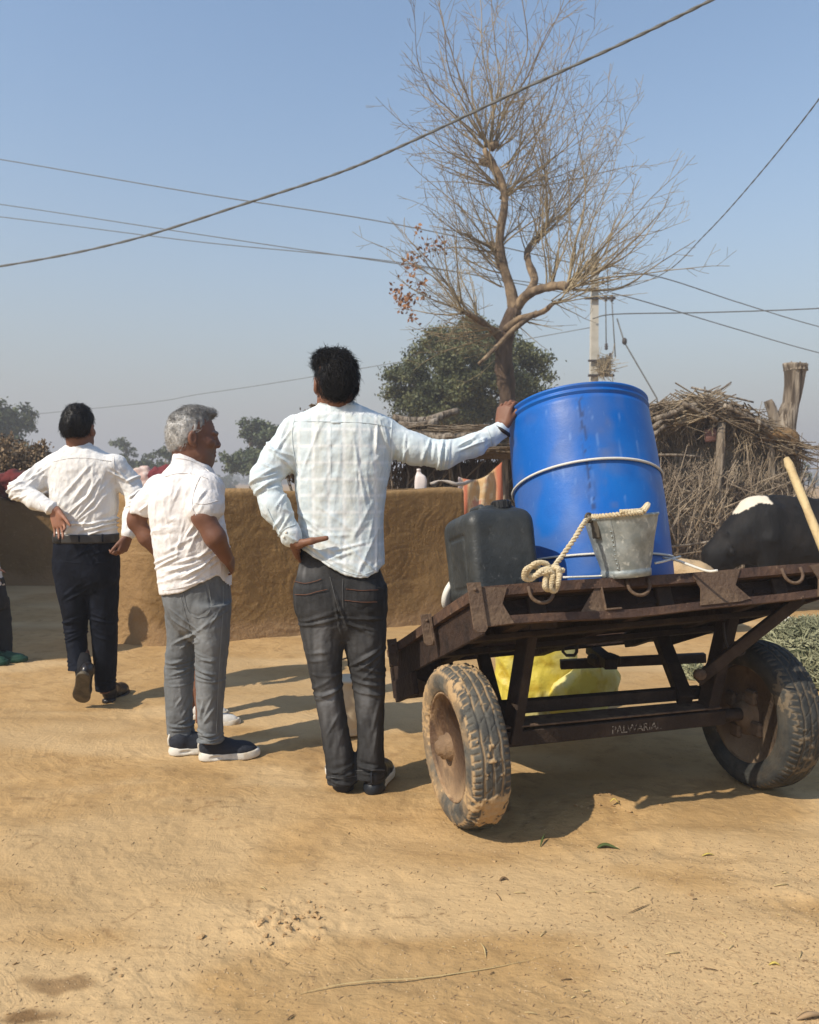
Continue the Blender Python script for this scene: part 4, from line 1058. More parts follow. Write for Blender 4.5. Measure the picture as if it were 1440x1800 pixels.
def wheel(center, out, seed, muddy, camber, tm, rm, R=.297, hw=.083):
    """out: unit axle direction pointing to the outer face"""
    out = unit(out + Zu * camber); nx, ny = frame_of(out)
    wh = thing("wheel", None, None, center); wh.parent = cart; wh.location = Vector(center.tolist()) - wloc(cart)
    # outline of the tyre from the outer bead over the tread to the inner bead, (height along axle, radius)
    key = [(.060, .192), (.074, .200), (.083, .218), (.086, .240), (.082, .262), (.076, .276), (.070, .284), (.060, .2905), (.045, .295), (.025, .297), (0, .2978)]
    key = key + [(-a, r) for a, r in key[::-1][1:]]
    key = np.array(key) * A(hw / .083, 1.0); key[:, 1] = .192 + (key[:, 1] - .192) * (R - .192) / .1058; cum = np.r_[0, np.cumsum(np.linalg.norm(np.diff(key, axis=0), axis=1))]
    m = 84; q = np.linspace(0, cum[-1], m); hh = np.interp(q, cum, key[:, 0]); rr = np.interp(q, cum, key[:, 1])
    n = 480; th = np.arange(n) * 2 * math.pi / n
    H, T = np.meshgrid(hh, th); Rr = np.tile(rr, (n, 1))
    dR = .2978 - R; tread = sstep(.284 - dR, .290 - dR, Rr); shoulder = sstep(.276 - dR, .283 - dR, Rr) * sstep(.036, .044, np.abs(H))
    arc = T * R
    def groove(dist, w_): return np.exp(-(dist / w_) ** 2)
    wig = .004 * np.abs(((arc / .052) % 2) - 1)
    gr = np.zeros_like(H)
    for h0, zz in ((.030, 1), (-.030, -1), (.0, .25)): gr = np.maximum(gr, tread * groove(H - h0 - wig * zz, .0030))
    pitch = 2 * math.pi * R / 72
    ph = (arc + .25 * np.abs(H) + (H < 0) * pitch * .5) % pitch; ph = np.minimum(ph, pitch - ph)
    gr = np.maximum(gr, shoulder * sstep(.040, .048, np.abs(H)) * groove(ph, .0030))
    ph3 = (arc + 1.1 * H) % (pitch * 2.5); ph3 = np.minimum(ph3, pitch * 2.5 - ph3)
    gr = np.maximum(gr, .8 * tread * groove(ph3, .0022) * (np.abs(H) > .006) * (np.abs(H) < .028))
    Rr = Rr + (0.2978 - R) * (Rr > .2) * 0
    loc = np.stack([np.cos(T).ravel() * Rr.ravel(), np.sin(T).ravel() * Rr.ravel(), H.ravel()], 1)
    mudn = fbm(loc * 9, seed, 3).reshape(H.shape); fine = fbm(loc * 60, seed + 3, 2).reshape(H.shape)
    caked = sstep(.48 - .30 * muddy, .74 - .30 * muddy, mudn + .55 * fine + .12 * noise(loc * 150, seed + 8).reshape(H.shape))
    caked *= (.35 + .65 * sstep(.2, .6, muddy))
    edge = sstep(.268 - dR, .276 - dR, Rr) * (1 - sstep(.281 - dR, .286 - dR, Rr)) * (fine > -.35) * (H > 0)
    side = (1 - sstep(.255, .27, Rr)) * sstep(-.5, .8, mudn + .4 + .3 * fine) * .75
    mud = np.clip(np.maximum.reduce([caked, gr * sstep(-.6, .1, mudn + .25 * fine + .15) * (.95 if muddy > .4 else .35), edge * 1.1 * muddy, side * muddy]), 0, 1)
    rad_ = Rr - .006 * gr * (1 - .6 * caked) + .0035 * caked * (1 + fine)
    ribs = .0012 * np.sin(Rr * 900) * (1 - sstep(.265, .272, Rr)); hsg = np.sign(H + 1e-9)
    flat = np.clip(np.cos(T - 0) - .985, 0, 1)
    V = center + (np.cos(T) * rad_)[..., None] * nx + (np.sin(T) * rad_)[..., None] * ny + (H + hsg * ribs)[..., None] * out
    V = V.reshape(-1, 3)
    low = gz(center[0], center[1]); sag = V[:, 2] < low + .004; V[sag, 2] = low + .0035
    i = np.arange(n * m).reshape(n, m)
    F = np.stack([i[:, :-1].ravel(), i[:, 1:].ravel(), np.roll(i, -1, 0)[:, 1:].ravel(), np.roll(i, -1, 0)[:, :-1].ravel()], 1)
    if np.dot(np.cross(nx, ny), out) > 0: F = F[:, ::-1]
    obj("tyre", V, F[:, ::-1], tm, wh, attrs={'mud': mud.ravel()})
    # steel rim
    prof = [(.190, -.064), (.186, -.060), (.178, -.050), (.160, -.045), (.158, .010), (.166, .040), (.180, .048), (.187, .058), (.1935, .066), (.1985, .066), (.1985, .060)]
    prof = prof[::-1]
    prof2 = [(.198, .062), (.1955, .070), (.191, .073), (.187, .068), (.184, .054), (.178, .049), (.168, .047), (.164, .040), (.161, .020), (.157, .002), (.150, -.004), (.142, -.002), (.132, .012), (.118, .032), (.106, .038), (.096, .036), (.086, .027), (.062, .025), (.040, .025), (.002, .025)]
    th2 = [(a, b - .010) for a, b in prof2[::-1] if a < .156] + [(.158, -.04), (.176, -.05), (.186, -.058), (.197, -.066), (.197, -.060)]
    full = [(a, b * hw / .083) for a, b in prof2 + th2]
    v, f = lathe(full, center, out, 64); d = fbm(v * 14, seed + 6, 3)
    v = v + out * (.0012 * fbm(v * 9, seed + 2, 2))[:, None]
    obj("rim", v, f, rm, wh, attrs={'mud': np.clip(sstep(0.1, .6, d) * .6 + .5 * sstep(center[2] - .04, center[2] - .19, v[:, 2]) * (d > -.4), 0, 1)})
    hub = Mb()
    hub.add(*lathe([(.002, .106), (.020, .105), (.026, .099), (.030, .088), (.042, .084), (.044, .062), (.050, .058), (.052, .026), (.058, .006), (.058, -.012), (.03, -.02), (.03, -.06), (.002, -.06)], center, out, 28))
    obj("hub", *(lambda b: (np.concatenate(b.v), b.f))(hub), rm, wh, attrs={'mud': np.full(hub.n, .25)})
    if muddy < .4:                                                  # brake flange on the inner side of the other wheel
        v, f = lathe([(.002, -.085), (.048, -.085), (.052, -.07), (.060, -.066), (.086, -.060), (.09, -.05), (.09, -.02), (.002, -.02)], center, out, 24); obj("hub_flange", v, f, rm, wh, attrs={'mud': np.full(len(v), .2)})
        for k in range(4):
            a = k * math.pi / 2 + .5; c = center + (nx * math.cos(a) + ny * math.sin(a)) * .088 - out * .062
            v, f = box(c, nx, ny, out, .06, .06, .03, .01); obj("hub_lug", v, f, rm, wh, False)
    for k in range(5):
        a = k * 2 * math.pi / 5 + .6; c = center + (nx * math.cos(a) + ny * math.sin(a)) * .074 + out * .024
        v, f = lathe([(.002, .026), (.007, .022), (.0115, .016), (.0115, 0), (.002, 0)], c, out, 6); obj("wheel_nut", v, f, rm, wh, False)
    return wh
gl = gz(W0[0], W0[1])
wheel(AX(0, 0, .288 + gl), -E, 21, .72, -.05, tyre_m, rim_m, .287, .074)
pr = AX(TRACK, 0, 0); wheel(AX(TRACK, 0, HZ + gz(pr[0], pr[1])), E, 33, .12, -.02, tyre_shade, rim_shade)

# ================================================================== load on the cart
def drum():
    ax = unit(P(1014, 722, 3.39) - P(1055, 1046, 3.15)); base = P(1055, 1046, 3.15); H = np.linalg.norm(P(1014, 722, 3.39) - base)
    m = mat("blue_plastic", (0.002, 0.098, 0.40), .44, var=[((0.004, 0.122, 0.45), 2.2, .45, .65), ((0.035, 0.15, 0.46), 55, .66, .74, (1, 1, .35)), ((0.002, 0.074, 0.33), 4, .55, .75)], bump=[(9, .03), (160, .08)], spec=.32,
            attr=[('grime', (0.10, 0.13, 0.24)), ('scratch', (0.22, 0.36, 0.62)), ('ink', (0.02, 0.035, 0.10))])
    R = .294
    prof = [(.002, .012), (R * .80, .010), (R * .90, .0), (R * .965, .012)] + [(R * (.975 + .028 * math.sin(math.pi * min(1, s * 1.05)) + .004 * math.sin(s * 9)), .03 + (H - .085) * s) for s in np.linspace(0, 1, 60)]
    prof += [(R * .957, H - .045), (R * .955, H - .040), (R * .985, H - .036), (R * .99, H - .030), (R * .962, H - .026), (R * .960, H - .016), (R * .985, H - .012), (R * .99, H - .004), (R * .975, H), (R * .94, H), (R * .925, H - .006), (R * .92, H - .016), (R * .90, H - .018), (.14, H - .014), (.002, H - .014)]
    n = 220; v, f = lathe(prof, base, ax, n)
    rel = v - base; hgt = rel @ ax; rd = rel - hgt[:, None] * ax; rdn = rd / (np.linalg.norm(rd, axis=1, keepdims=True) + 1e-9)
    v = v + rdn * (.0035 * fbm(v * 3.2, 3, 2) * (hgt > .02) * (hgt < H - .05))[:, None]
    # the printed, worn vertical mark, scratches
    right = A(1, 0, 0); ang = np.arctan2(rdn @ unit(np.cross(right, ax)), rdn @ right)
    fx = rdn @ unit(right - ax * (right @ ax)) * R; front = (rdn @ A(0, -1, 0)) > .2
    nn = noise(np.stack([fx * 120, hgt * 60, 0 * fx], 1), 5)
    ink = front * np.exp(-((fx + .055) / .011) ** 2) * (nn > .1) * (hgt > H * .35) * (hgt < H * .93) * .8
    sc = np.zeros(len(v)); rnd = random.Random(6)
    for k in range(26):
        x0, h0 = rnd.uniform(-.24, .25), rnd.uniform(.1, H - .1); l = rnd.uniform(.02, .10); tl = rnd.gauss(0, .15)
        sc = np.maximum(sc, front * np.exp(-((fx - x0 - tl * (hgt - h0)) / .0022) ** 2) * (np.abs(hgt - h0) < l / 2) * rnd.uniform(.12, .4))
    gr = sstep(.1, .9, fbm(v * 6, 9, 3)) * .35 + .25 * sstep(.15, 0, hgt) + .35 * np.exp(-((fx - .02) / .03) ** 2) * sstep(.2, .7, noise(v * 25, 8)) * front
    t = thing("plastic_drum", "big blue plastic drum leaning on the cart, roped round the middle", "drum", base)
    obj("barrel", v, f, m, t, attrs={'grime': np.clip(gr, 0, 1), 'scratch': sc, 'ink': ink})
    rope = mat("white_cord", (0.62, 0.60, 0.54), .85, bump=[(220, .6)])
    ux, uy = frame_of(ax)
    def ring(hh, tilt, sag, r, name):
        a = np.linspace(0, 2 * math.pi, 90); c = []
        for q in a:
            d = ux * math.cos(q) + uy * math.sin(q); zz = hh + tilt * (d @ A(1, 0, 0)) + sag * (d @ A(0, -1, 0))
            s = np.clip((zz - .03) / (H - .085), 0, 1); rr = R * (.975 + .028 * math.sin(math.pi * min(1, s * 1.05)) + .004 * math.sin(s * 9)) + r + .003
            c.append(base + ax * zz + d * rr)
        v, f = tube(np.array(c), r, 8, False); o = obj(name, v, f, rope); return o
    tag(ring(H * .565, .0, .022, .0052, "cord"), "pale cord tied round the middle of the blue drum", "cord")
    tag(ring(H * .165, -.012, -.028, .0045, "cord"), "pale cord round the foot of the blue drum, behind the bucket", "cord")
    v, f = tube(curve([P(1166, 980, 2.9), P(1190, 985, 2.84), P(1240, 1003, 2.76), P(1262, 1003, 2.74)], 14), .0048, 6); tag(obj("cord", v, f, rope), "loose cord end running from the drum's foot to the cart's top rail", "cord")
    v, f = tube(curve([P(1152, 990, 2.80), P(1170, 986, 2.84), P(1196, 978, 2.9)], 10), .0042, 6); tag(obj("cord", v, f, rope), "short crossing cord right of the bucket's foot", "cord")
    v, f = tube(curve([P(990, 1015, 2.78), P(1050, 1013, 2.80), P(1064, 1011, 2.80)], 10), .0042, 6); tag(obj("cord", v, f, rope), "cord lying on the top rail between the knot and the bucket", "cord")
    return base, ax, H
drum()
def jerrycan():
    b = PL(.172, .275, -.002); ux, uy, un = ex, unit(np.cross(unit(en * .75 + Zu * .25), ex)), None
    uy = unit(np.cross(unit(en * .55 + Zu * .45), ex)); un = np.cross(ex, uy)
    R = np.stack([ux, uy, un], 1)
    wx, wy, hz = .25, .30, .335; h = .006
    s = SDF((-wx / 2 - .03, -wy / 2 - .03, -.02), (wx / 2 + .03, wy / 2 + .03, hz + .05), h)
    def rbox(cx, cy, cz, sx, sy, sz, r, k=.004, op='add'):
        X, Y, Z = s.ax[0][:, None, None], s.ax[1][None, :, None], s.ax[2][None, None, :]
        qx, qy, qz = np.abs(X - cx) - sx / 2 + r, np.abs(Y - cy) - sy / 2 + r, np.abs(Z - cz) - sz / 2 + r
        d = np.sqrt(np.maximum(qx, 0) ** 2 + np.maximum(qy, 0) ** 2 + np.maximum(qz, 0) ** 2) + np.minimum(np.maximum(qx, np.maximum(qy, qz)), 0) - r
        s._mix((slice(None),) * 3, d, k, op)
    rbox(0, 0, .155, wx, wy, .31, .036)
    rbox(0, 0, .275, wx * .93, wy * .92, .10, .036, .025)
    rbox(.02, -.0, .32, wx * .5, wy * .6, .05, .02, .03)
    rbox(0, .03, .375, .1, .10, .10, .03, .02, 'cut')
    # recessed panel on the left face with a raised border
    rbox(-wx / 2 - .004, .0, .145, .018, .17, .20, .006, .003, 'cut'); rbox(-wx / 2 + .004, 0, .145, .010, .14, .17, .004, .003)
    rbox(0, -wy / 2 - .003, .15, .15, .011, .21, .005, .006, 'cut') if False else None
    for q in (.06, -.06): rbox(wx / 2, q, .16, .008, .02, .24, .004, .006, 'cut')
    v, f = s.mesh(); v = relax(v, f, 2, .4); v = v + normals(v, f) * (.0018 * fbm(v * 14, 3, 2))[:, None]
    t = thing("jerry_can", "black plastic jerrycan with screw cap standing at the cart's left corner", "jerrycan", b)
    m = mat("black_plastic", (0.022, 0.025, 0.025), .48, var=[((0.045, 0.048, 0.046), 8, .42, .7), ((0.10, 0.10, 0.092), 45, .64, .78)], bump=[(30, .12), (140, .2)], spec=.45)
    obj("body", b + v @ R.T, f, m, t)
    cap = mat("black_cap", (0.018, 0.018, 0.018), .45)
    cb = b + R @ A(.030, -.075, .318); mb = Mb(); mb.add(*lathe([(.028, 0), (.028, .012), (.034, .012), (.034, .038), (.030, .042), (.002, .042)], cb, un, 28))
    for k in range(14):
        a = k / 14 * 6.283; v, f = box(cb + (ux * math.cos(a) + uy * math.sin(a)) * .0345 + un * .025, ux * math.cos(a) + uy * math.sin(a), -ux * math.sin(a) + uy * math.cos(a), un, .006, .004, .024, .001); mb.add(v, f)
    mb.obj("cap", cap, t)
    v, f = tube([b + R @ A(-.03, -.06, .325), b + R @ A(-.03, -.03, .345), b + R @ A(-.03, .05, .345), b + R @ A(-.03, .08, .325)], .013, 10); obj("handle", v, f, m, t)
    # pale lid of a can behind it
    v, f = lathe([(.002, 0), (.058, 0), (.062, .006), (.062, .02), (.002, .024)], P(800, 1046, 3.02), (-.75, .5, .25), 28)
    tag(obj("can_lid", v, f, mat("off_white_plastic", (0.6, 0.58, 0.52), .5)), "off-white round lid wedged behind the black jerrycan", "lid")
jerrycan()
def bucket():
    b = PL(.578, .035, .008); ax = unit(en * .25 + Zu * .75 + A(-.06, -.02, 0))
    t = thing("steel_bucket", "galvanised steel bucket standing before the blue drum on the cart", "bucket", b)
    m = mat("galvanised_steel", (0.33, 0.36, 0.355), .45, var=[((0.22, 0.25, 0.25), 24, .42, .62), ((0.50, 0.53, 0.51), 38, .58, .68), ((0.16, 0.15, 0.12), 7, .60, .75)], bump=[(16, .10)], metal=.35, spec=.5)
    H = .205
    prof = [(.002, .014), (.080, .014), (.082, .0), (.0855, 0), (.0865, .022), (.084, .026), (.085, .03)] + [(.085 + .042 * q, .03 + (H - .03) * q) for q in np.linspace(.06, 1, 24)] + [(.1305, H + .002), (.1315, H + .006), (.1295, H + .010), (.1255, H + .008), (.1245, H)] + [(.122 - .041 * q, H - .005 - (H - .035) * q) for q in np.linspace(.05, 1, 8)] + [(.002, .026)]
    v, f = lathe(prof, b, ax, 72); v = v + 0.0022 * np.stack([noise(v * 18, 1), noise(v * 18, 2), 0 * v[:, 0]], 1)
    obj("pail", v, f, m, t)
    ux, uy = frame_of(ax)
    def on(a, h, o=.001):  # a: direction angle in the picture plane, 0 right, -90 towards the camera
        d = A(math.cos(a), math.sin(a), 0); d = unit(d - ax * (d @ ax)); return b + ax * h + d * (.085 + .042 * (h - .03) / (H - .03) + o), d
    mb = Mb()
    for k in range(9):
        p, d = on(rad(-122), .035 + k * .016, 0); v, f = lathe([(.0035, -.001), (.0035, .0015), (.0015, .003)], p, d, 7); mb.add(v, f)
    mb.obj("rivets", m, t)
    seam = Mb()
    for a in (-119,):
        pts = [on(rad(a), h, .0005)[0] for h in np.linspace(.03, H - .004, 8)]; seam.add(*tube(np.array(pts), .0024, 6))
    seam.obj("seam", m, t)
    # lug and ring at the left of the rim
    p, d = on(rad(-150), H - .03); mm = mat("bucket_lug", (0.10, 0.085, 0.065), .6, metal=.4)
    v, f = box(p, d, np.cross(ax, d), ax, .012, .034, .062, .004); obj("lug", v, f, mm, t, False)
    p2, _ = on(rad(-152), H + .012, .012); a = np.linspace(0, 2 * math.pi, 16)
    v, f = tube(np.array([p2 + .015 * (math.cos(q) * ax + math.sin(q) * d) for q in a]), .0045, 6, False); obj("ring", v, f, mm, t)
    return b, ax, H, on
bk = bucket()
def rope():
    m = mat("jute_rope", (0.50, 0.40, 0.24), .9, var=[((0.62, 0.54, 0.38), 30, .4, .65)], bump=[(300, .7)])
    b, ax, H, on = bk
    def twisted(pts, r, turns, n=120, strands=3):
        c = curve(pts, n); mb = Mb(); tan = np.gradient(c, axis=0); nx, _ = frame_of(tan[0]); NX = []
        for i in range(n):
            t = unit(tan[i]); nx = unit(nx - t * (nx @ t)); NX.append((nx, np.cross(t, nx)))
        for s in range(strands):
            pp = [c[i] + r * .62 * (NX[i][0] * math.cos(6.283 * (turns * i / n + s / strands)) + NX[i][1] * math.sin(6.283 * (turns * i / n + s / strands))) for i in range(n)]
            mb.add(*tube(np.array(pp), r * .62, 6))
        return mb
    t = thing("rope", "thick beige rope knotted on the cart rail and run to the bucket's rim", "rope", P(965, 1015, 2.62))
    dk = 2.62
    rim = [on(rad(a), H + .014, .002)[0] for a in (-155, -135, -112, -90, -70)]
    mb = twisted([P(962, 1022, dk - .02), P(972, 1000, dk - .02), P(988, 978, dk + .02), P(1008, 950, dk + .05), P(1024, 924, dk + .08)] + rim, .0078, 20, 170, 2); mb.obj("bucket_line", m, t)
    mb = twisted([on(rad(-68), H + .016, .0)[0], on(rad(-60), H + .034, -.004)[0], on(rad(-52), H + .038, -.02)[0], on(rad(-58), H + .022, -.03)[0], on(rad(-80), H + .02, -.006)[0], on(rad(-104), H + .022, .006)[0]], .0075, 10, 60); mb.obj("bucket_line_end", m, t)
    loops = [[(962, 1010), (940, 996), (924, 1002), (922, 1016), (934, 1018), (950, 1004), (966, 998)],
             [(968, 1000), (958, 990), (938, 992), (926, 1010), (940, 1012), (966, 1004), (976, 1016)],
             [(975, 1000), (984, 1010), (976, 1022), (962, 1016), (960, 1004), (974, 1000)],
             [(960, 1012), (958, 1030), (964, 1036), (970, 1022), (972, 1010)],
             [(972, 1012), (968, 1034), (976, 1038), (982, 1020), (984, 1006), (990, 1002)],
             [(958, 1004), (968, 1016), (980, 1012), (982, 1000), (972, 996)]]
    for k, l in enumerate(loops):
        pts = [P(x, y, dk - .035 + .012 * math.sin(i * 2.1 + k)) for i, (x, y) in enumerate(l)]
        mb = twisted(pts, .0078, 9, 60); mb.obj("knot_loop", m, t)
rope()
# pale wooden pole leaning at the right edge of the cart
v, f = tube(curve([P(1383, 806, 3.3), P(1404, 858, 3.22), P(1431, 924, 3.12), P(1462, 1000, 3.05)], 16), np.interp(np.linspace(0, 1, 16), [0, .06, .3, 1], [.012, .0175, .0165, .017]), 12)
v = v + np.stack([.0015 * noise(v * 40, k) for k in range(3)], 1)
tag(obj("wooden_pole", v, f, mat("peeled_wood", (0.55, 0.42, 0.22), .7, var=[((0.42, 0.29, 0.14), 12, .5, .7, (1, 1, .3))], bump=[(60, .3)])), "pale peeled pole leaning up from the cart's right corner before the cow", "pole")

# ================================================================== things under and round the cart
def soft(name, label, cat, blobs, h, m, wrinkle=.012, ws=9, seed=1, floor=True, attrs=None, k=.04, rel=2, cre=0):
    lo = np.min([b[0] - b[1].max() for b in blobs], 0) - .05; hi = np.max([b[0] + b[1].max() for b in blobs], 0) + .05
    s = SDF(lo, hi, h)
    for c, r in blobs: s.ell(c, r, k=k)
    if floor: s.cutfun(lambda X, Y, Z: Z - .001 + 0 * X)
    v, f = s.mesh(); v = relax(v, f, rel, .5); n = normals(v, f)
    v = v + n * (wrinkle * (np.abs(fbm(v * ws, seed, 3)) * 2 - .5))[:, None]
    if cre:
        rr_ = random.Random(seed); D = np.zeros(len(v)); c0, c1 = v.min(0), v.max(0)
        for q in range(cre):
            a = A(rr_.uniform(c0[0], c1[0]), rr_.uniform(c0[2], c1[2])); an = rr_.gauss(1.35, .5); e = A(math.cos(an), math.sin(an)) * rr_.uniform(.08, .22)
            W = v[:, [0, 2]]; t = np.clip((W - a) @ e / (e @ e), 0, 1); dd = np.linalg.norm(W - a - t[:, None] * e, axis=1); wd = rr_.uniform(.012, .03)
            D += rr_.uniform(.008, .02) * (np.exp(-dd / wd) - .5 * np.exp(-(dd / (2.5 * wd)) ** 2)) * (1 - np.abs(2 * t - 1) ** 2 * .7)
        v = v + n * D[:, None]
    if floor: v[:, 2] = np.maximum(v[:, 2], .002)
    return tag(obj(name, v, f, m, base=True), label, cat)
yel = mat("yellow_woven_plastic", (0.60, 0.49, 0.07), .5, var=[((0.68, 0.64, 0.32), 3.2, .46, .60), ((0.48, 0.34, 0.03), 11, .55, .7)], bump=[(9, .2), (120, .15)], spec=.4)  # whitish patches put the sunlit gleam into the colour
soft("yellow_sack", "upright yellow plastic sack in sun behind the cart's axle", "sack", [(P(935, 1225, 4.20), A(.19, .10, .19)), (P(945, 1165, 4.24), A(.18, .10, .22)), (P(982, 1150, 4.26), A(.09, .09, .18)), (P(898, 1165, 4.24), A(.09, .1, .18))], .010, yel, .006, 3, 4, cre=26)
soft("yellow_sack", "slumped yellow sack in shade behind the cart, right of the upright one", "sack", [(P(1015, 1232, 4.12), A(.16, .10, .14)), (P(1040, 1205, 4.14), A(.13, .09, .13)), (P(1068, 1190, 4.16), A(.06, .07, .07))], .010, yel, .006, 3, 9, cre=26)
burl = mat("burlap", (0.42, 0.30, 0.17), .95, bump=[(150, .5), (10, .4)])
soft("feed_sack", "flat burlap feed sack lying behind the drum by the cow", "sack", [(P(1200, 1002, 6.6), A(.22, .2, .09)), (P(1226, 1010, 6.5), A(.15, .2, .07)), (A(P(1205, 985, 6.6)[0], 6.7, .22), A(.26, .3, .32))], .025, burl, .02, 5, 2)
def can():
    c = G(613, 1286); t = thing("milk_can", "cream painted metal can standing behind the plaid man's knees", "can", c)
    m = mat("cream_metal", (0.50, 0.42, 0.30), .5, bump=[(20, .1)]); v, f = lathe([(.002, 0), (.082, 0), (.084, .01), (.080, .016), (.084, .024), (.080, .032), (.083, .04), (.084, .22), (.080, .25), (.084, .256), (.086, .268), (.080, .272), (.002, .272)], c, (0, 0, 1), 32)
    obj("body", v, f, m, t)
    v, f = tube(curve([c + A(-.08, 0, .25), c + A(-.06, 0, .34), c + A(0, 0, .37), c + A(.06, 0, .34), c + A(.08, 0, .25)], 14), .004, 6); obj("handle", v, f, M['iron_dark'], t)
can()
def forage(label, c, r, n, seed):
    c = np.asarray(c, float); s = SDF(c - np.array(r) - .05, c + np.array(r) + .05, .03); s.ell(c, r); s.cutfun(lambda X, Y, Z: Z + 0 * X - .001)
    t = thing("forage_pile", label, "fodder", (c[0], c[1], 0)); v, f = s.mesh(); v = c + (v - c) * .92; obj("core", v, f, mat("forage_core", (0.04, 0.05, 0.025), 1), t)
    g = np.random.default_rng(seed); d = g.normal(size=(n, 3)); d[:, 2] = np.abs(d[:, 2]); d /= np.linalg.norm(d, axis=1, keepdims=True)
    p = c + d * np.array(r) * g.uniform(.85, 1.06, (n, 1)); a = g.normal(size=(n, 3)) * A(1, 1, .6) + d * .4; a /= np.linalg.norm(a, axis=1, keepdims=True); b = np.cross(a, d); b /= np.linalg.norm(b, axis=1, keepdims=True) + 1e-9
    l = g.uniform(.012, .045, (n, 1)); w_ = g.uniform(.003, .007, (n, 1))
    V = np.stack([p - a * l, p + b * w_, p + a * l + A(0, 0, .004), p - b * w_], 1).reshape(-1, 3); V[:, 2] = np.maximum(V[:, 2], .004)
    o = obj("leaf_litter", V, np.arange(4 * n).reshape(n, 4), M['forage'], t, False, attrs={'tone': np.repeat(np.clip(.5 + .5 * fbm(p * 6, seed, 2) + g.normal(0, .2, n), 0, 1), 4)}); o["kind"] = "stuff"
forage("heap of cut grey-green fodder at the right edge behind the cart wheel", A(2.62, 5.1, .02), (.42, .5, .34), 11000, 3)
forage("small tuft of green fodder left of the cart's right wheel", A(P(1213, 1195, 5.1)[0], 5.1, .0), (.10, .12, .10), 900, 4)
soft("white_stone", "white stone lying on the dirt left of the fodder heap", "stone", [(G(1383, 1108) + A(0, 0, .05), A(.07, .05, .07)), (G(1370, 1112) + A(0, 0, .02), A(.05, .05, .04))], .012, mat("white_stone", (.62, .58, .5), .9), .006, 14, 3)
# earth crumbled from the wall's foot
def rubble():
    t = thing("plaster_rubble", "crumbled mud plaster heaped at the wall's foot between two men", "rubble", G(432, 1112)); rnd = random.Random(9); mb = Mb()
    for k in range(150):
        p = G(rnd.gauss(432, 32), 1108 + rnd.gauss(0, 4)); r = abs(rnd.gauss(0, .016)) + .006; p[2] = gz(p[0], p[1]) + r * .4 + max(0, rnd.gauss(.02, .02)) * math.exp(-((p[0] - G(432, 1110)[0]) / .12) ** 2)
        bm = bmesh.new(); bmesh.ops.create_icosphere(bm, subdivisions=1, radius=r); vv = np.array([q.co[:] for q in bm.verts]) * A(1, 1, .7); vv += np.array([[rnd.gauss(0, r * .2) for _ in range(3)] for _ in vv]); mb.add(p + vv, [[q.index for q in ff.verts] for ff in bm.faces]); bm.free()
    o = mb.obj("crumbs", M['mud_rough'], t); o["kind"] = "stuff"
rubble()
# small things on the wall and clothes beyond
def bottle():
    b = P(739, 852, 7.18); b[2] = 1.165
    t = thing("plastic_bottle", "small white plastic bottle standing on top of the mud wall", "bottle", b); m = mat("white_plastic", (.68, .60, .56), .5)
    s = SDF(b - A(.1, .08, .02), b + A(.1, .08, .24), .008)
    s.loft([(b[2], b[0], b[1], .052, .036), (b[2] + .10, b[0] + .003, b[1], .052, .036), (b[2] + .125, b[0], b[1], .045, .032), (b[2] + .15, b[0] - .012, b[1], .024, .02), (b[2] + .175, b[0] - .014, b[1], .016, .016)], 3)
    v, f = s.mesh(); obj("body", v, f, m, t); v, f = lathe([(.002, 0), (.019, 0), (.019, .022), (.002, .024)], A(b[0] - .014, b[1], b[2] + .168), n=14); obj("cap", v, f, m, t)
bottle()
v, f = tube(curve([P(757, 851, 7.3), P(770, 846, 7.3), P(788, 847, 7.3), P(806, 851, 7.35), P(830, 846, 8.0)], 16), .018, 7); tag(obj("rag_roll", v + .012 * np.stack([noise(v * 14, k) for k in range(3)], 1), f, mat("grey_rag", (.38, .33, .28), .9)), "twisted grey rag lying along the wall top right of the bottle", "rag")
def bundle(label, px0, px1, py0, py1, d, m, seed, name="clothes"):
    rnd = random.Random(seed); bl = []
    for k in range(7):
        x, y = rnd.uniform(px0, px1), rnd.uniform(py0, py1); r = (py1 - py0) * d / FOC * rnd.uniform(.35, .6)
        bl.append((P(x, y, d + rnd.uniform(-.05, .05)), A(r * 1.5, .12, r)))
    return soft(name, label, "clothes", bl, .022, m, .025, 7, seed, floor=False)
bundle("pale pink cloth slung over the far yard wall between two men", 232, 272, 838, 868, 9.95, mat("pink_cloth", (.52, .34, .29), .9, var=[((.6, .5, .44), 9, .45, .6)]), 3)
bundle("dark maroon cloth bundle beside the pale pink one, by the grey-haired man's shoulder", 277, 304, 834, 866, 9.9, mat("maroon_cloth", (.15, .025, .03), .9), 4)
bundle("dark red cloth spread over the far yard wall at the left edge", -10, 38, 838, 868, 9.6, mat("red_cloth", (.13, .02, .02), .9, var=[((.05, .03, .03), 6, .5, .6)]), 5)
bundle("grey-white cloth on the far yard wall behind the walking man's elbow", 66, 100, 848, 868, 9.6, mat("grey_white_cloth", (.5, .48, .46), .9), 6)
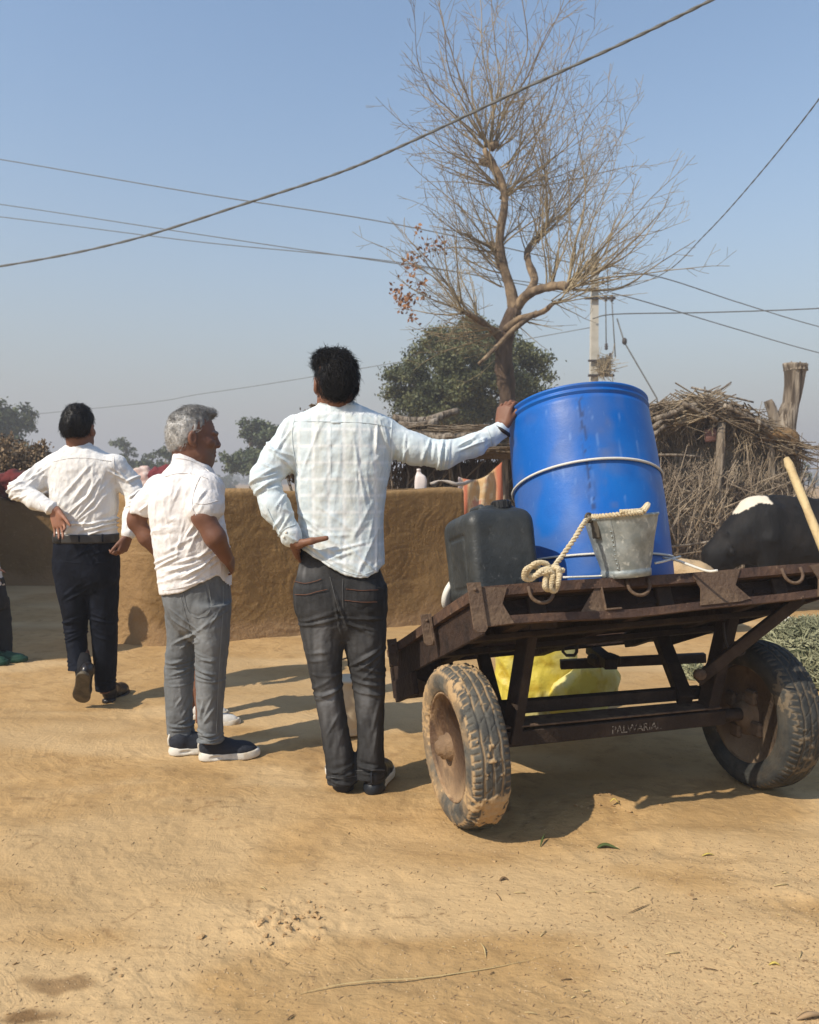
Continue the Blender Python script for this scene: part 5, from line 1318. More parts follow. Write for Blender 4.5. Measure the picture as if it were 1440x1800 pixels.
# bits lying on the sand
def litter():
    rnd = random.Random(31); clodm = mat("clod", (0.43, 0.28, 0.135), .95, var=[((.33, .21, .10), 3, .45, .6)], bump=[(4, .2)]); me = []
    for k in range(8):
        bm = bmesh.new(); bmesh.ops.create_icosphere(bm, subdivisions=2, radius=1)
        bm.free(); bm = bmesh.new()
        for q in range(13): bm.verts.new(Vector([rnd.gauss(0, 1) for _ in range(3)]).normalized() * rnd.uniform(.6, 1))
        bmesh.ops.convex_hull(bm, input=bm.verts[:]); bmesh.ops.delete(bm, geom=[q for q in bm.verts if not q.link_faces], context='VERTS'); bm.verts.index_update()
        vv = np.array([q.co[:] for q in bm.verts]); ff = [[q.index for q in x.verts] for x in bm.faces]; bm.free()
        vv = vv * A(1, rnd.uniform(.6, 1), rnd.uniform(.4, .65)); o = obj("clod", vv, ff, clodm, None, False); me.append(o.data); bpy.data.objects.remove(o)
    spots = []
    for k in range(46): spots.append((rnd.gauss(512, 38), rnd.gauss(1628, 24), rnd.uniform(.003, .011)))
    for x, y, r in ((556, 1617, .014), (530, 1620, .012), (560, 1622, .010), (460, 1632, .011), (352, 1648, .014), (487, 1535, .008), (105, 1650, .008), (200, 1706, .008), (213, 1720, .007), (606, 1607, .008), (630, 1572, .008), (27, 1693, .007), (1215, 1574, .010), (870, 1515, .009), (1077, 1424, .012), (380, 1445, .01), (1100, 1668, .008), (832, 1718, .009)): spots.append((x, y, r))
    for k in range(150): spots.append((rnd.uniform(0, 1440), rnd.uniform(1440, 1795), rnd.choice([.0025, .003, .0035, .005])))
    for k in range(26): spots.append((rnd.gauss(1065, 40), rnd.gauss(1420, 14), rnd.uniform(.004, .010)))
    named = iter(["clod at the right edge of the crumbled earth patch", "pale clod on top of the crumbled earth patch", "clod just below the right side of the crumbled earth patch", "clod at the left edge of the crumbled earth patch", "flat clod lying alone left of the crumbled earth patch", "small pale clod above the crumbled earth patch", "dark clod alone near the left edge above the damp stain", "upper of two clods near the bottom left", "lower of two clods near the bottom left", "clod right of the crumbled earth patch", "clod above right of the crumbled earth patch", "tiny clod at the far left above the damp stains", "clod below the cart on the right side of the sand", "clod below the near wheel by the dark leaf", "clod in the loose earth heap under the cart, right of the near wheel's shadow", "clod on the pale crust left of the plaid man's feet", "clod right of the long straw stalk", "clod beside the long straw stalk's middle"])
    for k_, (x, y, r) in enumerate(spots):
        p = G(x, y); o = bpy.data.objects.new("clod", rnd.choice(me)); C.objects.link(o); r *= 1.15
        o.location = (p[0], p[1], gz(p[0], p[1]) + r * .18); o.scale = (r,) * 3; o.rotation_euler = (rnd.gauss(0, .3), rnd.gauss(0, .3), rnd.uniform(0, 6.28))
        if k_ < 46: tag(o, "small clod in the crumbled earth patch on the open sand", "clod", "clods of the crumbled earth patch")
        elif k_ < 64: tag(o, next(named), "clod", "larger clods on the sand")
        elif k_ < 214: tag(o, "tiny crumb of dry earth lying loose on the open sand", "clod", "dry crumbs scattered over the sand")
        else: tag(o, "small clod in the loose earth under the cart", "clod", "clods under the cart")
    # grit and chaff
    g = np.random.default_rng(5); n = 6400
    pts = []; px = g.uniform(-40, 1480, n); py = 1290 + 520 * g.uniform(0, 1, n) ** .7
    right = g.uniform(0, 1, n) < .45; px = np.where(right, 1440 - np.abs(g.normal(0, 260, n)), px); py = np.where(right, 1480 + 320 * g.uniform(0, 1, n), py)
    V = []; F = []; tone = []; GP = np.array([G(a_, b_) for a_, b_ in zip(px, py)]); GZ = ground_z(GP[:, 0], GP[:, 1])
    for k in range(n):
        p = GP[k]; a = g.uniform(0, 6.28); l = g.uniform(.0012, .0045) if k % 5 else g.uniform(.004, .014); w_ = l * (.7 if k % 5 else .12)
        z = GZ[k]
        c, s_ = math.cos(a), math.sin(a); hgt = min(l, .003) * .8
        b0 = len(V)
        V += [(p[0] + c * l, p[1] + s_ * l, z + .0006), (p[0] - s_ * w_, p[1] + c * w_, z + .0006), (p[0] - c * l, p[1] - s_ * l, z + .0006), (p[0] + s_ * w_, p[1] - c * w_, z + .0006), (p[0], p[1], z + hgt)]
        F += [(b0, b0 + 1, b0 + 4), (b0 + 1, b0 + 2, b0 + 4), (b0 + 2, b0 + 3, b0 + 4), (b0 + 3, b0, b0 + 4)]; tone += [g.uniform(0, 1)] * 5
    o = obj("grit", np.array(V), F, mat("grit", (0.17, 0.105, 0.055), .95, attr=[('tone', (0.50, 0.36, 0.20))]), None, False, attrs={'tone': np.array(tone)}); tag(o, "fine grit and chaff strewn over the sand", "grit", kind="stuff")
    def blade(name, label, cat, pts, w_, m):
        c = curve(pts, 22); t = np.linspace(0, 1, 22); ww = w_ * np.sin(np.pi * np.clip(t * .9 + .08, 0, 1)); tn = np.gradient(c, axis=0); V = []; F = []
        for i in range(22):
            s = unit(np.cross(tn[i], Zu)); V += [c[i] + s * ww[i], c[i] + Zu * ww[i] * .5, c[i] - s * ww[i], c[i] - Zu * .001]
        for i in range(21):
            for j in range(4): F.append((i * 4 + j, i * 4 + (j + 1) % 4, i * 4 + 4 + (j + 1) % 4, i * 4 + 4 + j))
        tag(obj(name, np.array(V), F, m), label, cat)
    straw = mat("straw", (0.50, 0.38, 0.18), .7); gl_ = mat("fresh_leaf", (0.075, 0.10, 0.03), .5); ye = mat("yellow_leaf", (.55, .42, .10), .6); br = mat("brown_leaf", (.16, .10, .05), .8)
    def gp(x, y, h=.003): p = G(x, y); p[2] = gz(p[0], p[1]) + h; return p
    blade("straw", "long dry straw stalk lying on the sand at the bottom", "straw", [gp(528, 1752), gp(590, 1741, .008), gp(660, 1733, .010), gp(740, 1723, .006), gp(860, 1706, .004), gp(955, 1687)], .0022, straw)
    blade("leaf", "green leaf on the sand below the cart's shadow", "leaf", [gp(1050, 1492), gp(1065, 1489, .012), gp(1090, 1494)], .011, gl_)
    blade("leaf", "thin dark leaf standing by the near wheel's shadow edge", "leaf", [gp(950, 1489), gp(954, 1482, .015), gp(958, 1476, .02)], .004, gl_)
    blade("leaf", "small yellow leaf on the sand right of the green leaf", "leaf", [gp(1234, 1504), gp(1245, 1502, .008), gp(1256, 1502)], .005, ye)
    blade("leaf", "pale yellow leaf by the earth heap under the cart", "leaf", [gp(1072, 1425, .02), gp(1080, 1424, .03), gp(1088, 1426, .02)], .005, ye)
    blade("leaf", "short pale straw bit left of centre on the sand", "straw", [gp(456, 1562), gp(462, 1564, .006), gp(468, 1566)], .0035, straw)
    blade("leaf", "dark curled leaf on the sand below the near wheel", "leaf", [gp(878, 1552), gp(886, 1549, .008), gp(894, 1551)], .006, br)
    blade("twig", "thin brown twig on the sand right of the centre", "twig", [gp(1105, 1604), gp(1125, 1596, .005), gp(1143, 1589)], .0022, br)
    blade("twig", "thin twig at the bottom edge of the sand", "twig", [gp(504, 1796), gp(512, 1790, .005), gp(520, 1784)], .0025, br)
    blade("twig", "bent straw lying near the bottom right corner", "twig", [gp(845, 1662), gp(852, 1675, .005), gp(854, 1690)], .0022, straw)
    blade("leaf", "yellow leaf among the litter near the right edge", "leaf", [gp(1352, 1698), gp(1362, 1696, .006), gp(1372, 1699)], .005, ye)
    blade("stick", "flat brown stick at the bottom right corner", "stick", [gp(1400, 1792), gp(1425, 1790, .012), gp(1455, 1786)], .010, mat("stick_wood", (.33, .22, .12), .9))
    for k in range(30):
        x, y = rnd.uniform(780, 1440), rnd.uniform(1500, 1795); a = rnd.uniform(-1.4, 1.4); l = rnd.uniform(6, 26)
        p, q = gp(x, y, .002), gp(x + l * math.cos(a), y - l * .5 * math.sin(a), .003); v, f = tube([p, (p + q) / 2 + A(0, 0, .002), q], rnd.uniform(.0009, .0018), 4)
        tag(obj("straw_bit", v, f, rnd.choice([straw, straw, straw, br])), "short broken straw bit on the sand", "straw", "straw bits scattered over the sand")
litter()

# ================================================================== the cow
def cow():
    d = 7.6; k = d / FOC
    X0 = P(1320, 880, d)[0]; h = .02
    t = thing("cow", "black cow with a white patch on the withers, feeding behind the cart", "cow", (X0 + .6, d, 0))
    s = SDF(A(X0 - .75, d - .42, -.02), A(X0 + 1.75, d + .42, 1.3), h)
    def p(x, z, y=0): return A(X0 + x, d + y, z)
    s.ell(p(.25, .75), (.42, .25, .34)).ell(p(.75, .72), (.52, .29, .33), k=.12).ell(p(1.25, .80), (.36, .25, .28), k=.12)
    s.cone(p(.02, 1.0), p(.5, 1.02), .075, .06, .10).cone(p(.5, 1.01), p(1.45, 1.05), .06, .06, .08)
    s.cone(p(1.45, .95, .14), p(1.45, .95, -.14), .09, .09, .1); s.cone(p(.16, .98, -.15), p(.10, .72, -.20), .05, .09, .06); s.ell(p(.30, 1.05), (.14, .07, .05), k=.05); s.ell(p(.95, .78, -.24), (.16, .05, .18), k=.06)
    s.cone(p(.05, .88), p(-.32, .56), .20, .12, .10).cone(p(.0, .72), p(-.28, .48), .18, .11, .1)          # neck
    s.cone(p(-.32, .55), p(-.44, .27), .115, .062, .06).cone(p(-.42, .30), p(-.455, .19), .07, .06, .03)      # head
    for sg in (-1, 1):
        s.ell(p(-.26, .60, sg * .16), (.03, .10, .045), k=.02)
        s.cone(p(-.27, .66, sg * .08), p(-.27, .78, sg * .13), .022, .008, .01)
        s.chain([p(.12, .62, sg * .14), p(.08, .36, sg * .14), p(.09, .10, sg * .14), p(.07, .03, sg * .14)], [.11, .052, .036, .05], .03)      # front leg
        s.chain([p(1.32, .72, sg * .14), p(1.18, .50, sg * .15), p(1.42, .36, sg * .15), p(1.38, .10, sg * .15), p(1.36, .03, sg * .15)], [.17, .10, .052, .036, .05], .03)
    s.chain([p(1.56, .98), p(1.65, .80), p(1.66, .45), p(1.65, .30)], [.035, .022, .016, .035], .02)
    s.ell(p(1.15, .48), (.13, .13, .09), k=.05)
    v, f = s.mesh(); v = relax(v, f, 2, .5); v = v + normals(v, f) * (.010 * fbm(v * 5, 3, 2) + .005 * fbm(v * A(24, 24, 9), 4, 2))[:, None]
    r = v - p(0, 0); pat = ((r[:, 0] > -.22 + .05 * noise(v * 6, 2)) & (r[:, 0] < .14 + .04 * noise(v * 7, 3)) & (r[:, 0] > -.17) & (r[:, 2] > 1.048 + .02 * noise(v * 9, 4) - .55 * np.clip(.03 - r[:, 0], 0, 1))).astype(float)
    pat = np.maximum(pat, ((r[:, 2] < .16) & (r[:, 0] > -.2)).astype(float)); pat = np.maximum(pat, (np.linalg.norm(r - A(1.0, 0, .42), axis=1) < .25).astype(float))
    cm = mat("cow_coat", (0.007, 0.0065, 0.0065), .7, var=[((0.016, 0.013, 0.011), 6, .5, .72)], attr=[('white', (0.66, 0.58, 0.46))], bump=[(60, .25, (1, 1, .3))], spec=.2)
    obj("body", v, f, cm, t, attrs={'white': pat})
    em = mat("cow_eye", (.01, .008, .006), .1)
    for sg in (-1, 1):
        v, f = lathe([(.001, -.016), (.011, -.011), (.016, 0), (.011, .011), (.001, .016)], p(-.36, .47, sg * .095), n=10); obj("eye", v, f, em, t)
cow()

# ================================================================== people
def sec(d, rows):
    """rows (py, x left, x right, half depth, depth offset) in photograph pixels -> loft sections in metres"""
    out_ = []
    for r in rows:
        py, xl, xr, hd = r[:4]; dd = d + (r[4] if len(r) > 4 else 0)
        c = P((xl + xr) / 2, py, dd); out_.append((c[2], c[0], dd, (xr - xl) / 2 * dd / FOC, hd))
    return out_
def shrink(secs, m): return [(z, x, y, max(a - m, .02), max(b - m, .02)) for z, x, y, a, b in secs]
def folds2(V, lines):
    D = np.zeros(len(V)); W = V[:, [0, 2]]
    for a, b, am, wd in lines:
        e = b - a; t = np.clip((W - a) @ e / (e @ e), -.1, 1.1); q = np.linalg.norm(W - a - t[:, None] * e, axis=1)
        fade = 1 - np.clip(np.abs(t - .5) * 2 - .2, 0, 1) ** 2
        D += am * fade * (.55 * np.exp(-(q / wd) ** 2) + .55 * np.exp(-q / (.6 * wd)) - .5 * np.exp(-(q / (2.1 * wd)) ** 2))
    return D
def creases(rnd, d, specs):
    """specs: (px, py, angle in the picture, length px, count, spread px, spread py, amplitude m, width m)"""
    L = []
    for px, py, ang, ln, n, sx, sy, am, wd in specs:
        for _ in range(n):
            c = P(px + rnd.uniform(-sx, sx), py + rnd.uniform(-sy, sy), d)[[0, 2]]; a = rad(ang + rnd.gauss(0, 9)); l = ln * d / FOC * rnd.uniform(.5, 1.15) / 2
            e = A(math.cos(a), math.sin(a)) * l
            L.append((c - e, c + e, 2.3 * am * rnd.uniform(.45, 1.2), .8 * wd * rnd.uniform(.7, 1.25)))
    return L
def bvh_of(o):
    me = o.data; loc = wloc(o)
    return BVHTree.FromPolygons([v.co + loc for v in me.vertices], [p.vertices[:] for p in me.polygons])
CAMP = Vector((0, 0, CAM_H))
def on_surf(bvh, px, py, off=.0015):
    d = Vector((P(px, py, 5.0) - A(0, 0, CAM_H)).tolist()).normalized()
    h = bvh.ray_cast(CAMP, d)
    if h[0] is None: return None
    n = h[1]
    if n.dot(d) > 0: n = -n
    return np.array(h[0] + n * off)
def seam(name, bvh, pl, r, m, parent, n=26, off=.001):
    c = curve([(x, y, 0) for x, y in pl], n); pts = [on_surf(bvh, x, y, off) for x, y, _ in c]; pts = [p for p in pts if p is not None]
    if len(pts) < 3: return
    p = np.array(pts); q = p.copy()
    for _ in range(2): q[1:-1] = (q[:-2] + q[1:-1] * 2 + q[2:]) / 4
    v, f = tube(q, r, 5); return obj(name, v, f, m, parent)
def patch(name, bvh, corners, m, parent, nu=12, nv=12, off=.003, attrs=None):
    """a sewn-on piece lying on the cloth: corners tl, tr, br, bl in the picture (+ optional bottom point)"""
    tl, tr, br_, bl = [np.array(q, float) for q in corners[:4]]; V = []; ok = True
    for i in range(nv):
        for j in range(nu):
            u, v = j / (nu - 1), i / (nv - 1); q = (1 - v) * ((1 - u) * tl + u * tr) + v * ((1 - u) * bl + u * br_)
            if len(corners) > 4: q = q + v ** 2 * (1 - abs(2 * u - 1)) * (np.array(corners[4], float) - (bl + br_) / 2)
            edge = i in (0, nv - 1) or j in (0, nu - 1)
            s = on_surf(bvh, q[0], q[1], -.002 if edge else off)
            if s is None: return None
            V.append(s)
    F = [(i * nu + j, (i + 1) * nu + j, (i + 1) * nu + j + 1, i * nu + j + 1) for i in range(nv - 1) for j in range(nu - 1)]
    return obj(name, np.array(V), F, m, parent)
def Rfrom(fwd, up=(0, 0, 1)):
    f = unit(fwd); r = unit(np.cross(f, up)); u = np.cross(r, f); return np.stack([r, f, u], 1)      # columns right, forward, up
def head_sdf(s, c, R, sc=1.0, face=True, jaw=1.0, nose=1.0):
    def p(x, y, z): return c + R @ (A(x, y, z) * sc)
    e = lambda x, y, z, r, k=.012, op='add': s.ell(p(x, y, z), np.array(r) * sc, R, k * sc, op)
    e(0, -.014, .034, (.077, .098, .086), .01); e(0, .022, -.03, (.063, .074, .088), .03); e(0, -.03, -.02, (.064, .066, .06), .03)
    e(0, .058, -.096, (.030 * jaw, .028, .022), .03)
    for g in (-1, 1):
        e(g * .046, .058, -.02, (.022, .026, .022), .02); e(g * .045, .02, -.075, (.022, .04, .03), .03)
        e(g * .033, .102, .004, (.015, .013, .011), .012, 'cut'); e(g * .032, .083, .003, (.014, .010, .008), .004)
        s.cone(p(g * .014, .094, .024), p(g * .048, .078, .022), .0085 * sc, .007 * sc, .012 * sc)
        e(g * .083, -.010, -.008, (.011, .020, .033), .006); e(g * .092, -.003, -.004, (.006, .011, .020), .006, 'cut'); e(g * .077, .002, -.036, (.007, .009, .010), .006)
        e(g * .015 * nose, .101, -.030, (.010, .011, .009), .006)
    s.cone(p(0, .087, .012), p(0, .103, -.022), .008 * sc, .0112 * sc * nose, .014 * sc)
    s.cone(p(-.017, .089, -.058), p(.017, .089, -.058), .0075 * sc, None, .006 * sc); s.cone(p(-.015, .088, -.071), p(.015, .088, -.071), .0085 * sc, None, .006 * sc)
    e(0, .097, -.0645, (.026, .006, .0022), .004, 'cut')
    return p
def hand(s, wrist, fwd, back, thumb_side, sc=1.0, curl=(.35, .45, .3), spread=.10, thumb=(.9, .5), finger_curl=None):
    """palm, four bent fingers and a thumb; back: direction the back of the hand faces; thumb_side: direction across the palm to the thumb"""
    f = unit(fwd); b = unit(np.asarray(back) - f * np.dot(back, f)); t = np.cross(f, b)
    if np.dot(t, thumb_side) < 0: t = -t
    w0 = np.asarray(wrist, float); L = .092 * sc
    offs = [.030, .010, -.010, -.029]; lens = [.072, .081, .075, .060]; rr = [.0088, .0090, .0086, .0075]
    for i in range(4):
        s.cone(w0 + t * offs[i] * .55 * sc, w0 + f * L * (1 - .04 * abs(i - 1)) + t * offs[i] * sc, .0145 * sc, .0112 * sc, .010 * sc)
    s.ell(w0 + f * L * .5, A(.036, L * .55, .012) * 1.0 * sc, np.stack([t, f, b], 1), .012 * sc)
    s.ell(w0 + f * L * .38 + t * .024 * sc - b * .008 * sc, A(.016, .030, .013) * sc, np.stack([t, f, b], 1), .01 * sc)
    for i in range(4):
        cu = curl if finger_curl is None else finger_curl[i]
        p = w0 + f * L * (1 - .04 * abs(i - 1)) + t * offs[i] * sc; d = unit(f + t * spread * (1.5 - i) * .5); ang = 0
        for j, fr in enumerate((.44, .31, .25)):
            ang += cu[j]; dd = d * math.cos(ang) - b * math.sin(ang); q = p + dd * lens[i] * fr * sc
            s.cone(p, q, rr[i] * (1 - .10 * j) * sc, rr[i] * (.93 - .12 * j) * sc, .0025 * sc); p = q
    if thumb is None: return
    p = w0 + f * .022 * sc + t * .026 * sc - b * .006 * sc
    a0, a1 = thumb; d = unit(f * math.cos(a0) + t * math.sin(a0) - b * .25)
    q = p + d * .045 * sc; s.cone(p, q, .0135 * sc, .0105 * sc, .008 * sc)
    d2 = unit(d * math.cos(a1 * .5) + f * math.sin(a1 * .5)); q2 = q + d2 * .033 * sc; s.cone(q, q2, .0102 * sc, .0092 * sc, .003 * sc)
    d3 = unit(d2 * math.cos(a1 * .4) + f * math.sin(a1 * .4)); s.cone(q2, q2 + d3 * .025 * sc, .0092 * sc, .0072 * sc, .003 * sc)
def skin(name, c, c2): return mat(name, c, .55, var=[(c2, 9, .42, .68)], bump=[(220, .15)], spec=.35, sss=.06, attr=[('stubble', (.16, .14, .125)), ('lip', (.15, .055, .04)), ('palm', (.36, .17, .105))])
def hair_obj(parent, c, R, sc, grow, zh, m, n, seed, length, comb, lift=.5, h=.005, noise_a=.004, strand_w=.0011, top=None):
    """cap of hair cut along the hairline plus separate strands"""
    s = SDF(c - .17 * sc, c + .17 * sc, h)
    p = lambda x, y, z: c + R @ (A(x, y, z) * sc)
    s.ell(p(0, -.014, .034), A(.077 + grow[0], .098 + grow[1], .086 + grow[2]) * sc, R, .01)
    s.ell(p(0, -.045, -.01), A(.066 + grow[0], .064 + grow[1], .075) * sc, R, .03)
    for b in top or []: s.ell(p(*b[0]), A(*b[1]) * sc, R, .02)
    def cut(X, Y, Z):
        q = [(X - c[0]) * R[0, i] + (Y - c[1]) * R[1, i] + (Z - c[2]) * R[2, i] for i in range(3)]
        return (q[2] / sc - np.interp(q[1] / sc, zh[0], zh[1])) * .75 * sc
    s.cutfun(cut, .006)
    v, f = s.mesh(); v = relax(v, f, 1, .5); nn = normals(v, f)
    loc = (v - c) @ R / sc
    v = v + nn * (noise_a * fbm(loc * A(26, 26, 9), seed, 3) + .6 * noise_a * fbm(loc * A(70, 70, 22), seed + 4, 2))[:, None]
    ho = obj("hair", v, f, m, parent)
    g = np.random.default_rng(seed); idx = g.choice(len(v), n); V = []; F = []
    for i in idx:
        q, nn_ = loc[i], nn[i]; d = np.asarray(comb(q, g), float); d = R @ d; d = unit(d - nn_ * (d @ nn_)); L = length * g.uniform(.5, 1.2); fly = g.uniform() < .07
        side = np.cross(d, nn_); p0 = v[i] - nn_ * .004; b0 = len(V); k = 5
        for j in range(k):
            t = j / (k - 1); pt = p0 + d * L * t + nn_ * (.006 * math.sin(t * 2.4) * lift * 1.6 + .002 + (L * .38 * t * t if fly else 0)) + side * .004 * math.sin(t * 5 + i); w_ = strand_w * (1 - .75 * t)
            V += [pt + side * w_, pt - side * w_, pt + nn_ * w_ * .8]
        for j in range(k - 1):
            for a in range(3):
                a2 = (a + 1) % 3; F.append((b0 + j * 3 + a, b0 + j * 3 + a2, b0 + j * 3 + 3 + a2, b0 + j * 3 + 3 + a))
    so = obj("hair_strands", np.array(V), np.array(F), m, ho); so["kind"] = "stuff"
    return ho
def shoe(parent, heel, fwd, L, kind, m_up, m_sole, up=(0, 0, 1), w=1.0, m_lace=None, tabm=None):
    """heel: the point under the back of the heel on the ground"""
    f = unit(fwd); u = unit(np.asarray(up) - f * np.dot(up, f)); l = np.cross(u, f); R = np.stack([f, l, u], 1); k = L / .28; heel = np.asarray(heel, float)
    t_sole = .034 if kind == 'sneaker' else .014
    def build(fn, h=.0042):
        s = SDF((-.03 * k, -.075 * k, -.01), (.32 * k, .075 * k, .16 * k), h); fn(s); v, fc = s.mesh(); v = relax(v, fc, 1, .5); return v, fc
    def outline(s, z0, grow):
        for (x, y, rx, ry) in ((.052, 0, .056, .037), (.10, .0, .06, .036), (.16, -.002, .07, .041), (.20, -.004, .068, .047), (.225, -.002, .056, .043)):
            s.ell(A(x * k, y * k, z0), A(rx * k + grow, (ry * w) * k + grow, .05 * k), None, .012)
    def sole(s):
        outline(s, t_sole * .5, .004); s.cutfun(lambda X, Y, Z: t_sole + .010 * k * np.clip((.06 * k - X) / .06, 0, 1) + .006 * k * np.clip((X - .2 * k) / .06, 0, 1) - Z + 0 * Y, .003)
        s.cutfun(lambda X, Y, Z: Z - .10 * np.clip(X - .215 * k, 0, 1) + 0 * Y, .003)
        if kind == 'sneaker':
            for g in (-1, 1): s.ell(A(.075 * k, g * .045 * k, .018), A(.034 * k, .012, .0085), None, .003, 'cut')
    v, fc = build(sole); so = obj("sole", heel + v @ R.T, fc, m_sole, parent, attrs={"fore": sstep(.075, .085, v[:, 0])})
    def upper(s):
        s.ell(A(.048 * k, 0, .06 * k), A(.052 * k, .036 * k * w, .055 * k), None, .02); s.ell(A(.10 * k, 0, .055 * k), A(.06 * k, .035 * k * w, .052 * k), None, .03)
        s.ell(A(.165 * k, -.002, .04 * k), A(.075 * k, .041 * k * w, .043 * k), None, .03); s.ell(A(.212 * k, -.003 * k, .034 * k), A(.06 * k, .043 * k * w, .033 * k), None, .03)
        s.cone(A(.05 * k, 0, .07 * k), A(.06 * k, 0, .105 * k), .036 * k, .034 * k, .02)
        s.cutfun(lambda X, Y, Z: Z - t_sole * .75 + 0 * X + 0 * Y, .003); s.cutfun(lambda X, Y, Z: .112 * k - .25 * (X - .02 * k) * (X > .02 * k) - Z + 0 * Y + np.where(X > .10 * k, 1, 0), .006)
    v, fc = build(upper); v = v + normals(v, fc) * (.0012 * fbm(v * 45, 3, 2))[:, None]; uo = obj("upper", heel + v @ R.T, fc, m_up, parent)
    if kind == 'sneaker':
        for q in range(4):
            x = (.115 + .018 * q) * k; z = (.098 - .0105 * q) * k
            c = curve([A(x, -.022 * k, z - .012 * k), A(x + .004, 0, z + .003), A(x, .022 * k, z - .012 * k)], 8); v, fc = tube(heel + c @ R.T, .0028, 5); obj("lace", v, fc, m_lace or m_up, uo)
        c = curve([A(-.003, 0, .045 * k), A(-.006, 0, .075 * k), A(.002, 0, .105 * k)], 8); v, fc = tube(heel + c @ R.T, .0055, 6); obj("heel_tab", v, fc, tabm or m_sole, uo)
    return so
def cloth(name, s, m, parent, lines, seed, amp, scale=(14, 14, 9), rel=2, attrs=None, rigid=None):
    v, f = s.mesh(); v = relax(v, f, rel, .5); n = normals(v, f)
    rid = 1 - np.abs(fbm(v * np.array(scale) + .6 * np.stack([noise(v * 5, seed + q) for q in range(3)], 1), seed, 2))
    rid2 = 1 - np.abs(fbm(v * np.array(scale) * 2.3 + .9 * np.stack([noise(v * 9, seed + 20 + q) for q in range(3)], 1), seed + 31, 2))
    D = folds2(v, lines) + 1.1 * amp * (rid - .75) + .8 * amp * (rid2 - .75) + amp * .3 * fbm(v * 38, seed + 9, 2)
    if rigid is not None: D *= rigid(v)
    v = v + n * D[:, None]
    return obj(name, v, f, m, parent, attrs=attrs(v, n) if attrs else None), v, f
def gauss_px(v, d, pts):
    r = np.zeros(len(v))
    for px, py, sx, sy, a in pts:
        c = P(px, py, d); r = np.maximum(r, a * np.exp(-((v[:, 0] - c[0]) / (sx * d / FOC)) ** 2 - ((v[:, 2] - c[2]) / (sy * d / FOC)) ** 2))
    return r
def hemcut(d, pts, sign=1):
    q = np.array([P(x, y, d)[[0, 2]] for x, y in pts]); return lambda X, Y, Z: sign * (Z - np.interp(X.ravel(), q[:, 0], q[:, 1]).reshape(X.shape)) * .9 + 0 * Y
skin_a = skin("skin_brown", (0.20, 0.092, 0.053), (0.155, 0.068, 0.040)); skin_b = skin("skin_deep_brown", (0.185, 0.085, 0.050), (0.14, 0.062, 0.038))
hair_black = mat("black_hair", (0.006, 0.0055, 0.006), .55, spec=.22); hair_grey = mat("grey_hair", (0.46, 0.45, 0.43), .6, var=[((0.16, 0.155, 0.15), 22, .48, .66)], attr=[('dark', (.08, .078, .075))], spec=.4)
navy_shoe = mat("navy_mesh", (0.016, 0.020, 0.030), .7, bump=[(260, .4)]); dark_shoe = mat("dark_blue_leather", (0.014, 0.017, 0.023), .42, bump=[(200, .2)])
heel_sole = mat("dark_heel_sole", (.014, .017, .022), .45, attr=[('fore', (.66, .63, .56))])
white_sole = mat("white_foam", (0.66, 0.63, 0.56), .6, var=[((.45, .37, .26), 16, .52, .72)]); black_leather = mat("black_leather", (0.014, 0.011, 0.010), .32, var=[((0.06, 0.045, 0.03), 18, .55, .75)], spec=.5)
denim_bump = [(420, .25), (40, .18)]

